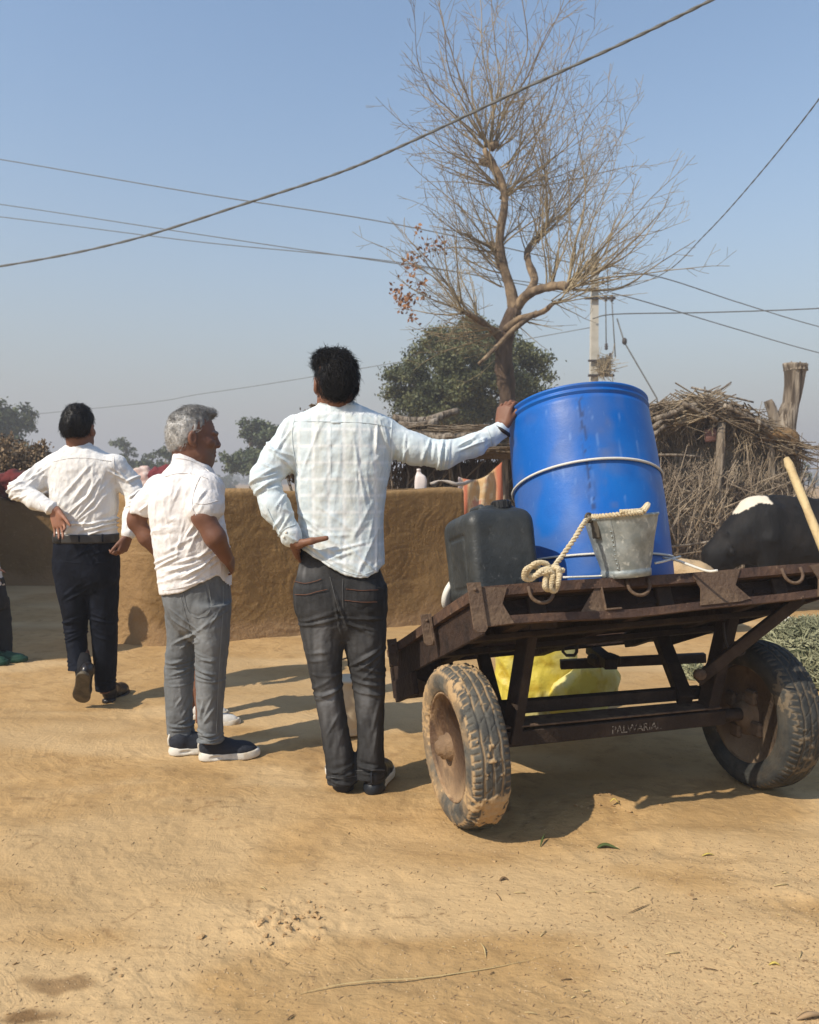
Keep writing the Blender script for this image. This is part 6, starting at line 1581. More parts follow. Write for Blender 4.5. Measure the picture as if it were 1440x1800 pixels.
def person_plaid():
    d = 3.22; rnd = random.Random(41)
    t = thing("person", "person in pale plaid shirt and charcoal jeans resting a hand on the blue drum", "person", G(630, 1398))
    tor = sec(d, [(706, 566, 620, .062), (714, 556, 640, .075), (724, 533, 662, .088), (736, 514, 682, .10), (752, 507, 690, .112), (780, 512, 689, .12), (820, 517, 686, .121), (860, 520, 681, .118), (900, 524, 676, .115), (940, 524, 675, .117), (980, 521, 677, .124), (1022, 515, 681, .134)])
    hips = sec(d - .01, [(955, 530, 662, .088), (985, 527, 667, .095), (1008, 522, 672, .103), (1024, 519, 678, .113), (1050, 518, 681, .120), (1080, 526, 674, .112), (1100, 550, 655, .095), (1122, 585, 628, .06)])
    legL = sec(d - .02, [(1030, 520, 604, .098), (1060, 520, 605, .10), (1100, 527, 604, .095), (1150, 537, 602, .088), (1200, 548, 602, .080), (1250, 558, 608, .075), (1300, 566, 617, .070), (1340, 572, 625, .070), (1374, 574, 630, .072)])
    legR = sec(d - .01, [(1030, 597, 679, .10), (1060, 599, 680, .10), (1100, 604, 680, .095), (1150, 609, 678, .088), (1200, 619, 678, .080), (1250, 625, 676, .075), (1300, 628, 675, .070), (1340, 625, 677, .070), (1364, 622, 681, .072)])
    aL = [P(524, 762, 3.23), P(490, 806, 3.19), P(464, 842, 3.15), P(485, 893, 3.12), P(511, 941, 3.10)]; rL = [.080, .066, .056, .053, .043]
    aR = [P(672, 768, 3.23), P(728, 790, 3.23), P(780, 800, 3.23), P(832, 782, 3.26), P(879, 757, 3.30)]; rR = [.080, .060, .054, .044, .036]
    # skin: one body under the clothes
    h = .0049; hc = P(590, 675, d - .01); R = Rfrom((-.34, 1, -.05))
    s = SDF(A(-.70, d - .30, -.02), A(.48, d + .27, 1.80), h)
    s.loft(shrink(tor, .035)).loft(shrink(hips, .03)).loft(shrink(legL, .025)).loft(shrink(legR, .025))
    s.chain(aL, [r * .62 for r in rL], .02); s.chain(aR, [r * .62 for r in rR], .02)
    head_sdf(s, hc, R); s.cone(hc + R @ A(0, -.028, -.06), P(592, 725, d), .056, .062, .02)
    hand(s, P(513, 948, 3.10), A(.10, .80, -.62), A(-1, -.10, -.25), A(.2, -.6, -.8), .97, (.15, .22, .2), spread=.06, thumb=None)
    s.chain([P(514, 952, 3.10), P(526, 956, 3.085), P(548, 951, 3.068), P(574, 946, 3.072)], [.024, .0175, .0125, .0100], .010)
    wr = P(882, 752, 3.30); hand(s, wr, A(.17, .12, .95), A(-.62, -.75, .2), A(.35, -.8, .2), .95, (.55, .75, .4), thumb=(.35, .3), spread=.05)
    s.cone(aR[-1], wr, .026, .027, .01); s.cone(aL[-1], P(514, 949, 3.09), .027, .026, .01)
    v, f = s.mesh(); v = relax(v, f, 1, .4); lc = (v - hc) @ R
    st = sstep(.03, .06, lc[:, 1]) * sstep(-.02, -.06, lc[:, 2]) * (np.linalg.norm(lc, axis=1) < .16) * .5
    obj("body", v, f, skin_a, t, attrs={'stubble': st, 'lip': st * 0, 'palm': st * 0})
    hair_obj(t, hc, R, .97, (.004, .012, .012), ([-.12, -.03, .0, .028, .05, .10], [-.082, -.078, -.04, -.01, .05, .065]), hair_black, 3600, 3, .045,
             lambda q, g: (q[0] * 4 + g.normal(0, .35), -.6 + q[1] * 2 + g.normal(0, .3), -1.0 if q[2] < .06 else -.1 + g.normal(0, .5)), .9, noise_a=.007, strand_w=.0014, top=[((-.012, .0, .098), (.068, .086, .040)), ((-.036, .02, .088), (.046, .06, .042))])
    # shirt
    s = SDF(A(-.72, d - .24, .78), A(.46, d + .24, 1.68), .0046)
    s.loft(tor, 2.5, .02)
    s.chain(aL, rL, .03); s.chain(aR, rR, .03)
    col = sec(d - .005, [(694, 569, 612, .060), (703, 563, 619, .064), (716, 557, 630, .072)]); s.loft(col, 2.1, .004)
    s.cone(aL[-1], aL[-1] + (aL[-1] - aL[-2]) * .10, .045, .041, .004); s.cone(aR[-1] - (aR[-1] - aR[-2]) * .35, aR[-1], .041, .038, .004)
    s.cutfun(hemcut(d - .1, [(430, 700), (440, 905), (480, 960), (508, 962), (527, 965), (560, 985), (600, 1008), (635, 1017), (660, 1009), (673, 997), (690, 994), (700, 900), (760, 860)]), .003)
    L = creases(rnd, d, [(470, 850, 20, 55, 7, 14, 22, .006, .010), (490, 800, -35, 60, 5, 16, 25, .0045, .011), (500, 900, 60, 50, 5, 10, 25, .005, .009), (500, 770, 60, 70, 3, 6, 10, .004, .010),
                         (735, 795, 75, 50, 8, 38, 10, .0055, .0095), (782, 800, 80, 55, 5, 10, 6, .008, .009), (845, 778, 28, 45, 8, 28, 8, .0045, .007), (672, 770, 85, 60, 3, 8, 10, .006, .010), (690, 820, 70, 70, 3, 6, 20, .004, .012),
                         (600, 990, -30, 110, 7, 55, 22, .0035, .010), (560, 930, -35, 90, 6, 35, 30, .0035, .012), (650, 930, 80, 110, 4, 20, 40, .003, .010), (570, 800, 84, 150, 3, 40, 50, .0022, .014), (600, 960, 12, 80, 4, 50, 25, .003, .010), (640, 840, 95, 120, 3, 30, 40, .0025, .012)])
    def at(v, n):
        c0 = P(596, 800, d)
        pu, pv = (v[:, 0] - c0[0]) / .060, (v[:, 2] - c0[2]) / .064
        lu = np.maximum(0, 1 - np.abs(((pu + .01 * fbm(v * 6, 2, 2)) % 1) - .5) / .17); lv = np.maximum(0, 1 - np.abs(((pv + .03 * fbm(v * 5, 8, 2)) % 1) - .5) / .15)
        lu2 = np.maximum(0, 1 - np.abs(((pu + .33) % 1) - .5) / .05) * .4; lv2 = np.maximum(0, 1 - np.abs(((pv + .3) % 1) - .5) / .05) * .4
        torso = sstep(.02, -.02, np.abs(v[:, 0] - c0[0] + .01) - .19)
        return {'white': np.clip(np.maximum(lu, lv) * .8 + .2 * (lu + lv) * .5, 0, 1) * (.45 + .55 * torso), 'warm': np.clip(sstep(.3, .5, pu % 2) * (1 - sstep(1.0, 1.2, pu % 2)) * .5 + np.maximum(lu2, lv2), 0, 1) * torso, 'dirt': gauss_px(v, d, [(555, 925, 18, 22, .35), (575, 1005, 12, 8, .2)]) * sstep(-.4, .5, noise(v * 26, 4))}
    sm = mat("plaid_cotton", (0.53, 0.605, 0.635), .85, attr=[('warm', (0.63, 0.65, 0.60)), ('white', (0.735, 0.765, 0.775)), ('dirt', (0.40, 0.40, 0.37))], bump=[(55, .22, (1, 1, .6)), (420, .15)], spec=.2)
    so, v, f = cloth("shirt", s, sm, t, L, 5, .0034, (11, 11, 7), attrs=at)
    bv = bvh_of(so); st = mat("shirt_stitch", (.50, .56, .58), .9)
    seam("yoke_seam", bv, [(517, 741), (560, 741), (600, 742), (650, 744), (688, 752)], .0012, st, so); seam("armhole_seam", bv, [(520, 728), (514, 760), (517, 800), (524, 830)], .0018, st, so); seam("armhole_seam", bv, [(690, 732), (688, 762), (686, 800), (682, 826)], .0018, st, so)
    patch("locker_loop", bv, [(580, 740), (601, 740), (600, 746), (581, 746)], st, so, 6, 4, .006); seam("box_pleat", bv, [(583, 748), (582, 790), (582, 840)], .0008, st, so, off=.0); seam("hem_seam", bv, [(535, 962), (562, 980), (600, 1002), (635, 1011), (668, 998)], .0013, st, so)
    seam("cuff_seam", bv, [(487, 945), (500, 930), (520, 922)], .0016, st, so); seam("cuff_seam", bv, [(857, 752), (862, 768), (866, 782)], .0016, st, so); seam("collar_seam", bv, [(562, 709), (590, 712), (621, 709)], .0018, st, so)
    seam("sleeve_placket", bv, [(470, 893), (480, 915), (492, 935)], .0022, st, so)
    for x, y in ((499, 944), (503, 936)):
        q = on_surf(bv, x, y, .001)
        if q is not None: v, f = lathe([(.001, .003), (.0045, .003), (.0055, .0015), (.0055, -.002)], q, (-.4, -1, 0), 10); obj("button", v, f, white_sole, so)
    # wrist watch
    v, f = tube(curve([P(872, 750, 3.275), P(884, 757, 3.262), P(893, 763, 3.28), P(893, 766, 3.32), P(882, 762, 3.335)], 16), .008, 8); obj("bracelet", v, f, mat("dark_bracelet", (.02, .014, .014), .5), t)
    # jeans
    s = SDF(A(-.52, d - .22, .03), A(-.04, d + .20, 1.02), .0046)
    s.loft(hips, 2.5, .02).loft(legL, 2.2, .025).loft(legR, 2.2, .025)
    L = creases(rnd, d, [(575, 1200, 12, 60, 6, 8, 28, .004, .010), (648, 1195, -10, 60, 7, 10, 28, .006, .010), (645, 1160, 45, 60, 4, 14, 14, .006, .010), (600, 1345, 5, 50, 6, 5, 18, .0045, .008), (652, 1335, -8, 55, 7, 6, 16, .0055, .008), (560, 1085, 15, 70, 5, 20, 12, .004, .009), (640, 1085, -14, 70, 5, 20, 10, .004, .009), (595, 1270, 70, 60, 3, 20, 30, .003, .012), (655, 1270, 82, 80, 3, 12, 30, .003, .010), (600, 1060, -62, 80, 2, 4, 10, .006, .008), (560, 1140, 10, 50, 3, 15, 14, .003, .010)])
    def at(v, n): return {'fade': np.clip(gauss_px(v, d, [(572, 1120, 26, 40, .75), (585, 1225, 20, 45, .8), (648, 1130, 22, 35, .45), (650, 1225, 18, 40, .6), (545, 1000, 20, 12, .6), (600, 1290, 14, 50, .4), (655, 1290, 12, 40, .35)]) * (.75 + .5 * noise(v * A(60, 60, 10), 3)), 0, 1)}
    jm = mat("charcoal_denim", (0.027, 0.027, 0.0275), .85, var=[((0.046, 0.046, 0.047), 26, .45, .7, (1, 1, .25))], attr=[('fade', (0.20, 0.20, 0.203))], bump=denim_bump, spec=.1)
    jo, v, f = cloth("jeans", s, jm, t, L, 8, .0028, (13, 13, 8), attrs=at)
    bv = bvh_of(jo); th = mat("brown_thread", (.13, .055, .03), .8); tg = mat("grey_thread", (.10, .10, .10), .8)
    for nm, cs, bot in (("pocket", [(520, 1004), (566, 1012), (578, 1050), (524, 1048)], (552, 1072)), ("pocket", [(602, 1016), (664, 1014), (665, 1055), (603, 1056)], (632, 1076))):
        patch(nm, bv, cs + [bot], jm, jo, 14, 14, .0028)
    seam("pocket_stitch", bv, [(519, 1022), (535, 1026), (552, 1023), (566, 1018)], .0014, th, jo, off=.005); seam("pocket_stitch", bv, [(520, 1045), (540, 1045), (558, 1040), (576, 1036)], .0014, th, jo, off=.005)
    seam("pocket_stitch", bv, [(608, 1035), (635, 1038), (664, 1037)], .0014, th, jo, off=.005); seam("pocket_stitch", bv, [(606, 1055), (635, 1058), (662, 1058)], .0014, th, jo, off=.005)
    seam("pocket_stitch", bv, [(603, 1018), (602, 1040), (603, 1068)], .0011, tg, jo, off=.004); seam("centre_seam", bv, [(580, 1014), (588, 1045), (596, 1075)], .0013, tg, jo)
    seam("hem_seam", bv, [(576, 1366), (600, 1368), (627, 1364)], .0013, tg, jo); seam("hem_seam", bv, [(624, 1355), (650, 1354), (679, 1354)], .0013, tg, jo)
    gl1 = G(607, 1396); gl2 = G(654, 1399)
    for hp, fw in ((gl1, (-.24, 1, 0)), (gl2, (.14, 1, 0))):
        p = thing("shoe", None, None, hp); p.parent = t; p.location = Vector(hp.tolist()) - wloc(t); hp = A(hp[0], hp[1], gz(hp[0], hp[1])); shoe(p, hp, fw, .285, 'sneaker', dark_shoe, heel_sole, w=1.08, m_lace=dark_shoe, tabm=dark_shoe)
person_plaid()

def person_grey():
    d = 3.6; rnd = random.Random(43)
    t = thing("person", "grey-haired person in short-sleeved white shirt and grey jeans, hands on hips", "person", G(345, 1330))
    tor = sec(d, [(808, 306, 360, .07), (818, 300, 370, .09), (832, 286, 377, .115), (848, 274, 382, .135), (872, 265, 386, .15), (900, 264, 390, .155), (930, 268, 396, .158), (960, 272, 402, .158), (1000, 277, 405, .152), (1050, 283, 406, .146)])
    hips = sec(d, [(985, 288, 398, .125), (1010, 287, 402, .13), (1040, 287, 405, .132), (1070, 292, 404, .13), (1095, 305, 396, .115), (1125, 334, 352, .06)])
    legL = sec(3.67, [(1060, 290, 352, .095), (1090, 293, 350, .095), (1120, 295, 346, .09), (1160, 291, 342, .08), (1200, 290, 340, .075), (1240, 292, 338, .068), (1280, 294, 341, .064), (1303, 296, 343, .064)])
    legR = sec(3.56, [(1060, 335, 405, .10), (1090, 338, 405, .10), (1120, 342, 403, .095), (1160, 344, 399, .085), (1200, 344, 396, .078), (1240, 347, 392, .07), (1280, 349, 392, .066), (1304, 349, 395, .066)])
    aL = [P(285, 864, 3.68), P(258, 890, 3.70)]; aR = [P(360, 862, 3.50), P(362, 890, 3.46)]
    hc = P(341, 769, d); R = Rfrom((math.sin(rad(72)), math.cos(rad(72)), -.06)); sc = 1.04
    s = SDF(A(-1.30, d - .28, -.02), A(-.70, d + .34, 1.60), .0044)
    s.loft(shrink(tor, .02)).loft(shrink(hips, .02)).loft(shrink(legL, .02)).loft(shrink(legR, .02))
    s.chain([aL[0], P(250, 893, 3.70), P(238, 915, 3.71), P(258, 945, 3.71), P(282, 974, 3.76)], [.055, .047, .040, .036, .029], .02)
    s.chain([aR[0], P(358, 890, 3.45), P(357, 908, 3.42), P(378, 945, 3.41), P(397, 978, 3.47)], [.062, .054, .047, .044, .030], .02)
    hand(s, P(284, 977, 3.765), A(.8, .55, -.35), A(-.3, .8, .4), A(0, -.3, 1), .92, (.2, .3, .2), thumb=(.7, .3))
    hand(s, P(398, 981, 3.475), A(.10, .9, -.42), A(1, -.2, .2), A(-.15, -.3, 1), .95, (.3, .4, .3), thumb=(.7, .3))
    p = head_sdf(s, hc, R, sc, nose=1.05); s.cone(hc + R @ A(0, -.03, -.055), P(333, 836, d), .060, .066, .025)
    s.cone(p(0, .04, -.10), P(345, 834, d - .0), .04, .055, .03)
    v, f = s.mesh(); v = relax(v, f, 1, .35); lc = (v - hc) @ R / sc; hd = np.linalg.norm(lc, axis=1) < .17
    st = np.clip(sstep(.035, .065, lc[:, 1]) * sstep(-.038, -.05, lc[:, 2]) * (.55 + .45 * (np.abs(lc[:, 0]) < .034)) * (.7 + .3 * noise(v * 260, 3)), 0, 1) * hd
    lip = np.exp(-((lc[:, 2] + .064) / .009) ** 2) * (np.abs(lc[:, 0]) < .024) * sstep(.08, .088, lc[:, 1]) * hd; st = st * (1 - lip)
    br = np.exp(-((lc[:, 2] - .027) / .0055) ** 2) * sstep(.070, .078, lc[:, 1]) * (np.abs(lc[:, 0]) > .012) * (np.abs(lc[:, 0]) < .052) * hd
    wr = .0011 * np.sin(lc[:, 2] * 520 + 2 * noise(v * 30, 2)) * sstep(.04, .05, lc[:, 2]) * sstep(.05, .08, lc[:, 1]) * hd
    wr = wr - .0022 * np.exp(-(((np.abs(lc[:, 0]) - .034 - .25 * (-.035 - lc[:, 2])) / .004) ** 2)) * (lc[:, 2] < -.03) * (lc[:, 2] > -.07) * sstep(.05, .07, lc[:, 1]) * hd
    v = v + normals(v, f) * wr[:, None]
    obj("body", v, f, skin_b, t, attrs={'stubble': np.maximum(st * .85, br * .8), 'lip': lip, 'palm': st * 0})
    ey = mat("eye_white", (.5, .45, .40), .2); ir = mat("dark_iris", (.015, .008, .005), .1)
    for g in (-1, 1):
        v, f = lathe([(.0001, -.0115)] + [(.0115 * math.cos(a), .0115 * math.sin(a)) for a in np.linspace(-1.4, 1.4, 10)] + [(.0001, .0115)], p(g * .032, .0775, .0035), R @ A(0, 1, 0), 16); eo = obj("eye", v, f, ey, t)
        v, f = lathe([(.0001, .0125), (.0035, .0122), (.0058, .0108), (.0062, .0095), (.0001, .009)], p(g * .032, .0775, .0035), R @ A(0, 1, 0), 14); obj("iris", v, f, ir, eo)
    ho = hair_obj(t, hc, R, sc, (.002, .003, .006), ([-.12, -.05, -.028, -.012, .012, .03, .05, .075, .11], [-.066, -.062, -.038, .010, .018, .050, .070, .088, .098]), hair_grey, 3000, 7, .022,
             lambda q, g: (g.normal(0, .4), -.8 + g.normal(0, .3), -.7 if q[2] < .05 else .5 + g.normal(0, .3)), .8, noise_a=.0035, strand_w=.001, top=[((0, .045, .108), (.045, .05, .022)), ((0, .0, .116), (.05, .05, .02))])
    for o in [ho] + list(ho.children):
        co = np.array([q.co[:] for q in o.data.vertices]) + np.array(wloc(o)); q = (co - hc) @ R / sc
        a = o.data.attributes.new('dark', 'FLOAT', 'POINT'); a.data.foreach_set("value", (sstep(.055, .10, q[:, 2] + .12 * q[:, 1]) * .75).astype(np.float32))
    # shirt
    s = SDF(A(-1.28, d - .28, .66), A(-.74, d + .34, 1.45), .0046)
    s.loft(tor, 2.2, .02); s.chain(aL + [P(246, 902, 3.71)], [.082, .064, .060], .03); s.chain(aR + [P(358, 896, 3.44)], [.086, .074, .070], .03)
    ax_ = unit(P(356, 830, d - .05) - P(316, 800, d + .02))
    col = [(c0[2], c0[0], c0[1], a, b) for c0, a, b in ((P(327, 797, d - .01), .056, .072), (P(330, 808, d - .01), .066, .080), (P(335, 826, d - .01), .084, .092))]; s.loft(col, 2.0, .004)
    nck = unit(A(.30, .10, 1.0)); pc = P(345, 809, d)
    s.cutfun(lambda X, Y, Z: np.where((Z > pc[2] - .08), -((X - pc[0]) * .42 + (Y - pc[1]) * .12 + (Z - pc[2])) * .9, 1.0), .002)
    s.cutfun(hemcut(d - .05, [(225, 905), (243, 913), (264, 912), (268, 1030), (284, 1045), (330, 1037), (372, 1016), (388, 1010), (397, 1026), (406, 1043), (412, 1040)]), .003)
    e0 = P(246, 902, 3.71); e1 = P(358, 896, 3.44)
    L = creases(rnd, d, [(340, 975, 20, 90, 8, 40, 28, .005, .010), (300, 960, 10, 60, 6, 20, 40, .0035, .010), (370, 985, 40, 60, 6, 16, 16, .006, .009), (310, 890, 85, 100, 4, 30, 30, .0028, .012), (345, 935, 65, 80, 4, 20, 20, .004, .010), (360, 872, 70, 40, 4, 14, 12, .004, .010), (252, 892, 40, 30, 3, 6, 8, .004, .008), (330, 1020, 15, 70, 4, 30, 10, .003, .010), (345, 860, 75, 70, 3, 10, 15, .004, .011)])
    wm = mat("white_linen", (0.74, 0.715, 0.70), .88, bump=[(50, .28, (1, 1, .6)), (380, .2)], spec=.2)
    so, v, f = cloth("shirt", s, wm, t, L, 15, .0040, (12, 12, 8))
    bv = bvh_of(so); st = mat("white_stitch", (.66, .63, .61), .9)
    seam("yoke_seam", bv, [(290, 838), (315, 832), (345, 834), (365, 842)], .0016, st, so); seam("armhole_seam", bv, [(352, 838), (342, 862), (338, 890), (345, 906)], .0022, st, so); seam("sleeve_hem", bv, [(340, 884), (360, 886), (384, 880)], .0014, st, so); seam("hem_seam", bv, [(286, 1038), (330, 1030), (372, 1010)], .0013, st, so); seam("side_seam", bv, [(376, 950), (384, 980), (389, 1006)], .0016, st, so); seam("collar_seam", bv, [(308, 806), (325, 807), (345, 814), (368, 829)], .0022, st, so)
    # jeans
    s = SDF(A(-1.20, d - .24, .08), A(-.74, d + .30, .92), .0046); s.loft(hips, 2.3, .02).loft(legL, 2.2, .02).loft(legR, 2.2, .02)
    L = creases(rnd, d, [(315, 1185, 8, 50, 7, 6, 24, .0045, .009), (370, 1170, -15, 55, 7, 8, 28, .005, .009), (345, 1120, 25, 60, 5, 15, 14, .005, .009), (318, 1285, 6, 45, 7, 4, 14, .005, .0075), (370, 1285, -6, 45, 7, 4, 14, .0055, .0075), (322, 1235, 60, 40, 4, 10, 20, .003, .009), (372, 1235, 70, 50, 4, 8, 20, .0035, .009), (335, 1090, -40, 60, 3, 10, 10, .004, .009), (390, 1090, 50, 50, 3, 8, 14, .004, .009)])
    def at(v, n): return {'fade': np.clip(gauss_px(v, d, [(318, 1220, 16, 40, .6), (368, 1225, 16, 40, .6), (330, 1120, 16, 30, .5), (375, 1110, 20, 40, .4), (365, 1060, 24, 24, .3)]) * (.8 + .4 * noise(v * A(60, 60, 12), 5)), 0, 1)}
    jm = mat("grey_denim", (0.125, 0.133, 0.138), .85, var=[((0.175, 0.183, 0.188), 26, .45, .7, (1, 1, .25))], attr=[('fade', (0.30, 0.31, 0.315))], bump=denim_bump, spec=.2)
    jo, v, f = cloth("jeans", s, jm, t, L, 18, .0030, (13, 13, 8), attrs=at)
    bv = bvh_of(jo); tg = mat("pale_grey_thread", (.22, .23, .23), .8)
    patch("pocket", bv, [(322, 1040), (364, 1026), (372, 1068), (333, 1078), (350, 1086)], jm, jo, 14, 14, .0026); seam("pocket_stitch", bv, [(322, 1042), (326, 1060), (334, 1079), (352, 1086), (371, 1072), (369, 1048), (366, 1028)], .0012, tg, jo, off=.0035)
    seam("side_seam", bv, [(392, 1030), (392, 1070), (388, 1130), (384, 1200), (380, 1290)], .0014, tg, jo); seam("inseam", bv, [(318, 1050), (326, 1080), (335, 1110), (340, 1140)], .0014, tg, jo)
    hr = G(352, 1334); tr = G(440, 1327); fw = tr - hr; fw[2] = 0
    hl = G(299, 1327); fl = A(1, .30, 0)
    for hp, fw_ in ((hr, fw), (hl, fl)):
        hp = A(hp[0], hp[1], gz(hp[0], hp[1])); q = thing("shoe", None, None, hp); q.parent = t; q.location = Vector(hp.tolist()) - wloc(t); shoe(q, hp, fw_, .262, 'sneaker', navy_shoe, white_sole, m_lace=mat("dark_lace", (.012, .012, .016), .8))
person_grey()

def person_walking():
    d = 4.5; rnd = random.Random(47)
    t = thing("person", "person in long-sleeved white shirt and navy trousers walking away with one heel lifted", "person", G(185, 1232))
    tor = sec(d, [(783, 118, 164, .066), (791, 106, 178, .085), (801, 94, 194, .10), (813, 87, 203, .112), (840, 87, 206, .120), (880, 92, 206, .120), (912, 97, 204, .114), (936, 98, 205, .114), (946, 99, 204, .110)])
    hips = sec(d, [(938, 98, 205, .115), (960, 97, 206, .12), (1000, 98, 207, .125), (1025, 108, 203, .11), (1045, 135, 178, .07)])
    legL = sec(d, [(985, 98, 158, .115, .0), (1010, 98, 158, .105, .0), (1040, 103, 157, .10, -.01), (1070, 110, 155, .09, -.02), (1100, 114, 152, .082, -.02), (1130, 118, 151, .075, -.05), (1155, 121, 153, .072, -.10), (1176, 122, 157, .072, -.15)])
    legR = sec(d + .02, [(985, 148, 206, .115), (1010, 149, 207, .105), (1040, 154, 207, .10), (1080, 159, 206, .09), (1120, 163, 205, .082), (1160, 166, 204, .074), (1217, 169, 202, .066)])
    aL = [P(99, 824, 4.50), P(60, 846, 4.46), P(33, 862, 4.40), P(62, 880, 4.36), P(86, 891, 4.33)]; rL = [.085, .066, .052, .046, .036]
    aR = [P(200, 824, 4.50), P(226, 848, 4.52), P(239, 872, 4.50), P(232, 910, 4.45), P(227, 934, 4.42)]; rR = [.085, .062, .050, .045, .037]
    hc = P(139, 753, d); R = Rfrom((.08, 1, -.03)); sc = .97
    s = SDF(A(-2.32, d - .34, -.02), A(-1.42, d + .26, 1.72), .0050)
    s.loft(shrink(tor, .02)).loft(shrink(hips, .02)).loft(shrink(legL, .025)).loft(shrink(legR, .025))
    s.chain(aL, [r * .62 for r in rL], .02); s.chain(aR, [r * .62 for r in rR], .02)
    head_sdf(s, hc, R, sc); s.cone(hc + R @ A(0, -.03, -.06), P(140, 800, d), .054, .062, .02)
    wl_ = P(97, 897, 4.325); s.cone(aL[-1], wl_, .026, .026, .01)
    hand(s, wl_, A(.30, -.10, -1), A(.1, 1, -.1), A(1, -.1, .1), .98, (.12, .25, .2), spread=.16, thumb=(.55, .3), finger_curl=[(.5, .5, .4), (.15, .25, .2), (.1, .2, .2), (.1, .25, .2)])
    wr_ = P(226, 942, 4.41); s.cone(aR[-1], wr_, .026, .026, .01)
    hand(s, wr_, A(-.42, -.05, -1), A(1, -.35, -.4), A(-.3, -1, .1), .98, (.6, .8, .5), thumb=(.35, .5), spread=.05)
    s.cone(P(146, 1150, 4.44), P(147, 1170, 4.36), .035, .034, .01)
    v, f = s.mesh(); v = relax(v, f, 1, .35); n = normals(v, f)
    pl = sstep(.1, .6, -n[:, 1]) * (np.linalg.norm(v - P(104, 908, 4.33), axis=1) < .12)
    obj("body", v, f, skin_b, t, attrs={'palm': pl * .8, 'stubble': pl * 0, 'lip': pl * 0})
    hair_obj(t, hc, R, sc, (.004, .010, .016), ([-.12, -.06, -.03, -.005, .01, .04, .07, .11], [-.056, -.055, -.03, .012, .02, .045, .06, .08]), hair_black, 2200, 13, .030,
             lambda q, g: (g.normal(0, .5), .5 if q[2] > .06 else -.2, -1.0 if q[2] < .06 else g.normal(0, .4)), .7, noise_a=.005, top=[((-.045, .03, .10), (.04, .06, .028)), ((0, -.01, .105), (.055, .06, .03))])
    s = SDF(A(-2.34, d - .27, .90), A(-1.40, d + .25, 1.56), .005)
    s.loft(tor, 2.5, .02); s.chain(aL, rL, .03); s.chain(aR, rR, .03)
    s.loft(sec(d, [(775, 124, 159, .058), (781, 121, 162, .062), (789, 114, 168, .070)]), 2.1, .004)
    s.cone(aL[-1] - (aL[-1] - aL[-2]) * .6, aL[-1] + (aL[-1] - aL[-2]) * .1, .044, .040, .004); s.cone(aR[-1] - (aR[-1] - aR[-2]) * .5, aR[-1] + (aR[-1] - aR[-2]) * .1, .044, .041, .004)
    L = creases(rnd, d, [(150, 900, 45, 80, 9, 30, 30, .0055, .013), (175, 925, 15, 60, 7, 25, 12, .007, .010), (170, 865, 55, 70, 6, 25, 22, .005, .013), (45, 862, 20, 45, 7, 18, 14, .006, .009), (75, 835, 45, 40, 5, 16, 12, .005, .011), (240, 865, 30, 30, 7, 6, 26, .006, .009), (218, 840, -40, 35, 4, 8, 10, .005, .011), (115, 915, 60, 60, 4, 12, 20, .004, .012), (185, 850, 70, 50, 3, 10, 20, .004, .012)])
    wm = mat("white_cotton", (0.74, 0.725, 0.70), .85, bump=[(50, .25, (1, 1, .6)), (380, .15)], spec=.2)
    so, v, f = cloth("shirt", s, wm, t, L, 25, .0042, (11, 11, 8))
    bv = bvh_of(so); st = mat("cotton_stitch", (.66, .64, .61), .9)
    seam("armhole_seam", bv, [(200, 803), (201, 828), (204, 850)], .0022, st, so); seam("cuff_seam", bv, [(222, 922), (229, 926), (238, 927)], .0020, st, so); seam("cuff_seam", bv, [(68, 884), (74, 893), (80, 898)], .0020, st, so); seam("yoke_seam", bv, [(92, 812), (120, 806), (150, 805), (196, 811)], .0014, st, so); seam("collar_seam", bv, [(118, 784), (140, 786), (164, 784)], .002, st, so)
    s = SDF(A(-2.02, d - .30, .06), A(-1.58, d + .22, 1.0), .005); s.loft(hips, 2.5, .02).loft(legL, 2.2, .02).loft(legR, 2.2, .02)
    L = creases(rnd, d, [(135, 1105, 15, 45, 7, 8, 22, .006, .010), (185, 1100, -15, 50, 5, 10, 22, .004, .010), (170, 960, 25, 50, 5, 20, 10, .003, .010), (150, 1035, 35, 50, 4, 14, 10, .004, .010), (140, 1160, 10, 35, 4, 5, 10, .004, .009), (186, 1200, 5, 35, 4, 4, 10, .004, .008)])
    nm = mat("navy_cloth", (0.0055, 0.0068, 0.0115), .8, var=[((0.009, 0.0115, 0.02), 14, .45, .7)], bump=[(420, .15), (40, .15)], spec=.1)
    to, v, f = cloth("trousers", s, nm, t, L, 28, .0026, (12, 12, 8)); bv = bvh_of(to)
    seam("trouser_crease", bv, [(190, 1050), (186, 1110), (185, 1160), (186, 1212)], .0016, nm, to)
    patch("pocket", bv, [(112, 985), (146, 988), (146, 993), (112, 990)], nm, to, 8, 4, .002); patch("pocket", bv, [(166, 988), (198, 984), (198, 989), (166, 993)], nm, to, 8, 4, .002)
    s = SDF(A(-2.02, d - .2, .88), A(-1.58, d + .2, 1.0), .005); s.loft(sec(d, [(937.5, 96, 207, .122), (945, 96, 207, .123), (953, 96, 207, .124)]), 2.5, .0)
    v, f = s.mesh(); bo = obj("belt", v, f, mat("black_belt", (.03, .028, .026), .4, spec=.5), t); bv2 = bvh_of(bo)
    for x in (112, 139, 180): patch("belt_loop", bv2, [(x - 2, 936), (x + 2, 936), (x + 2, 954), (x - 2, 954)], nm, to, 4, 6, .006)
    v, f = box(P(102, 947, 4.40), A(1, -.3, 0), A(.3, 1, 0), A(0, 0, 1), .05, .03, .055, .01); obj("belt_pouch", v, f, mat("pouch_black", (.02, .02, .02), .5), t)
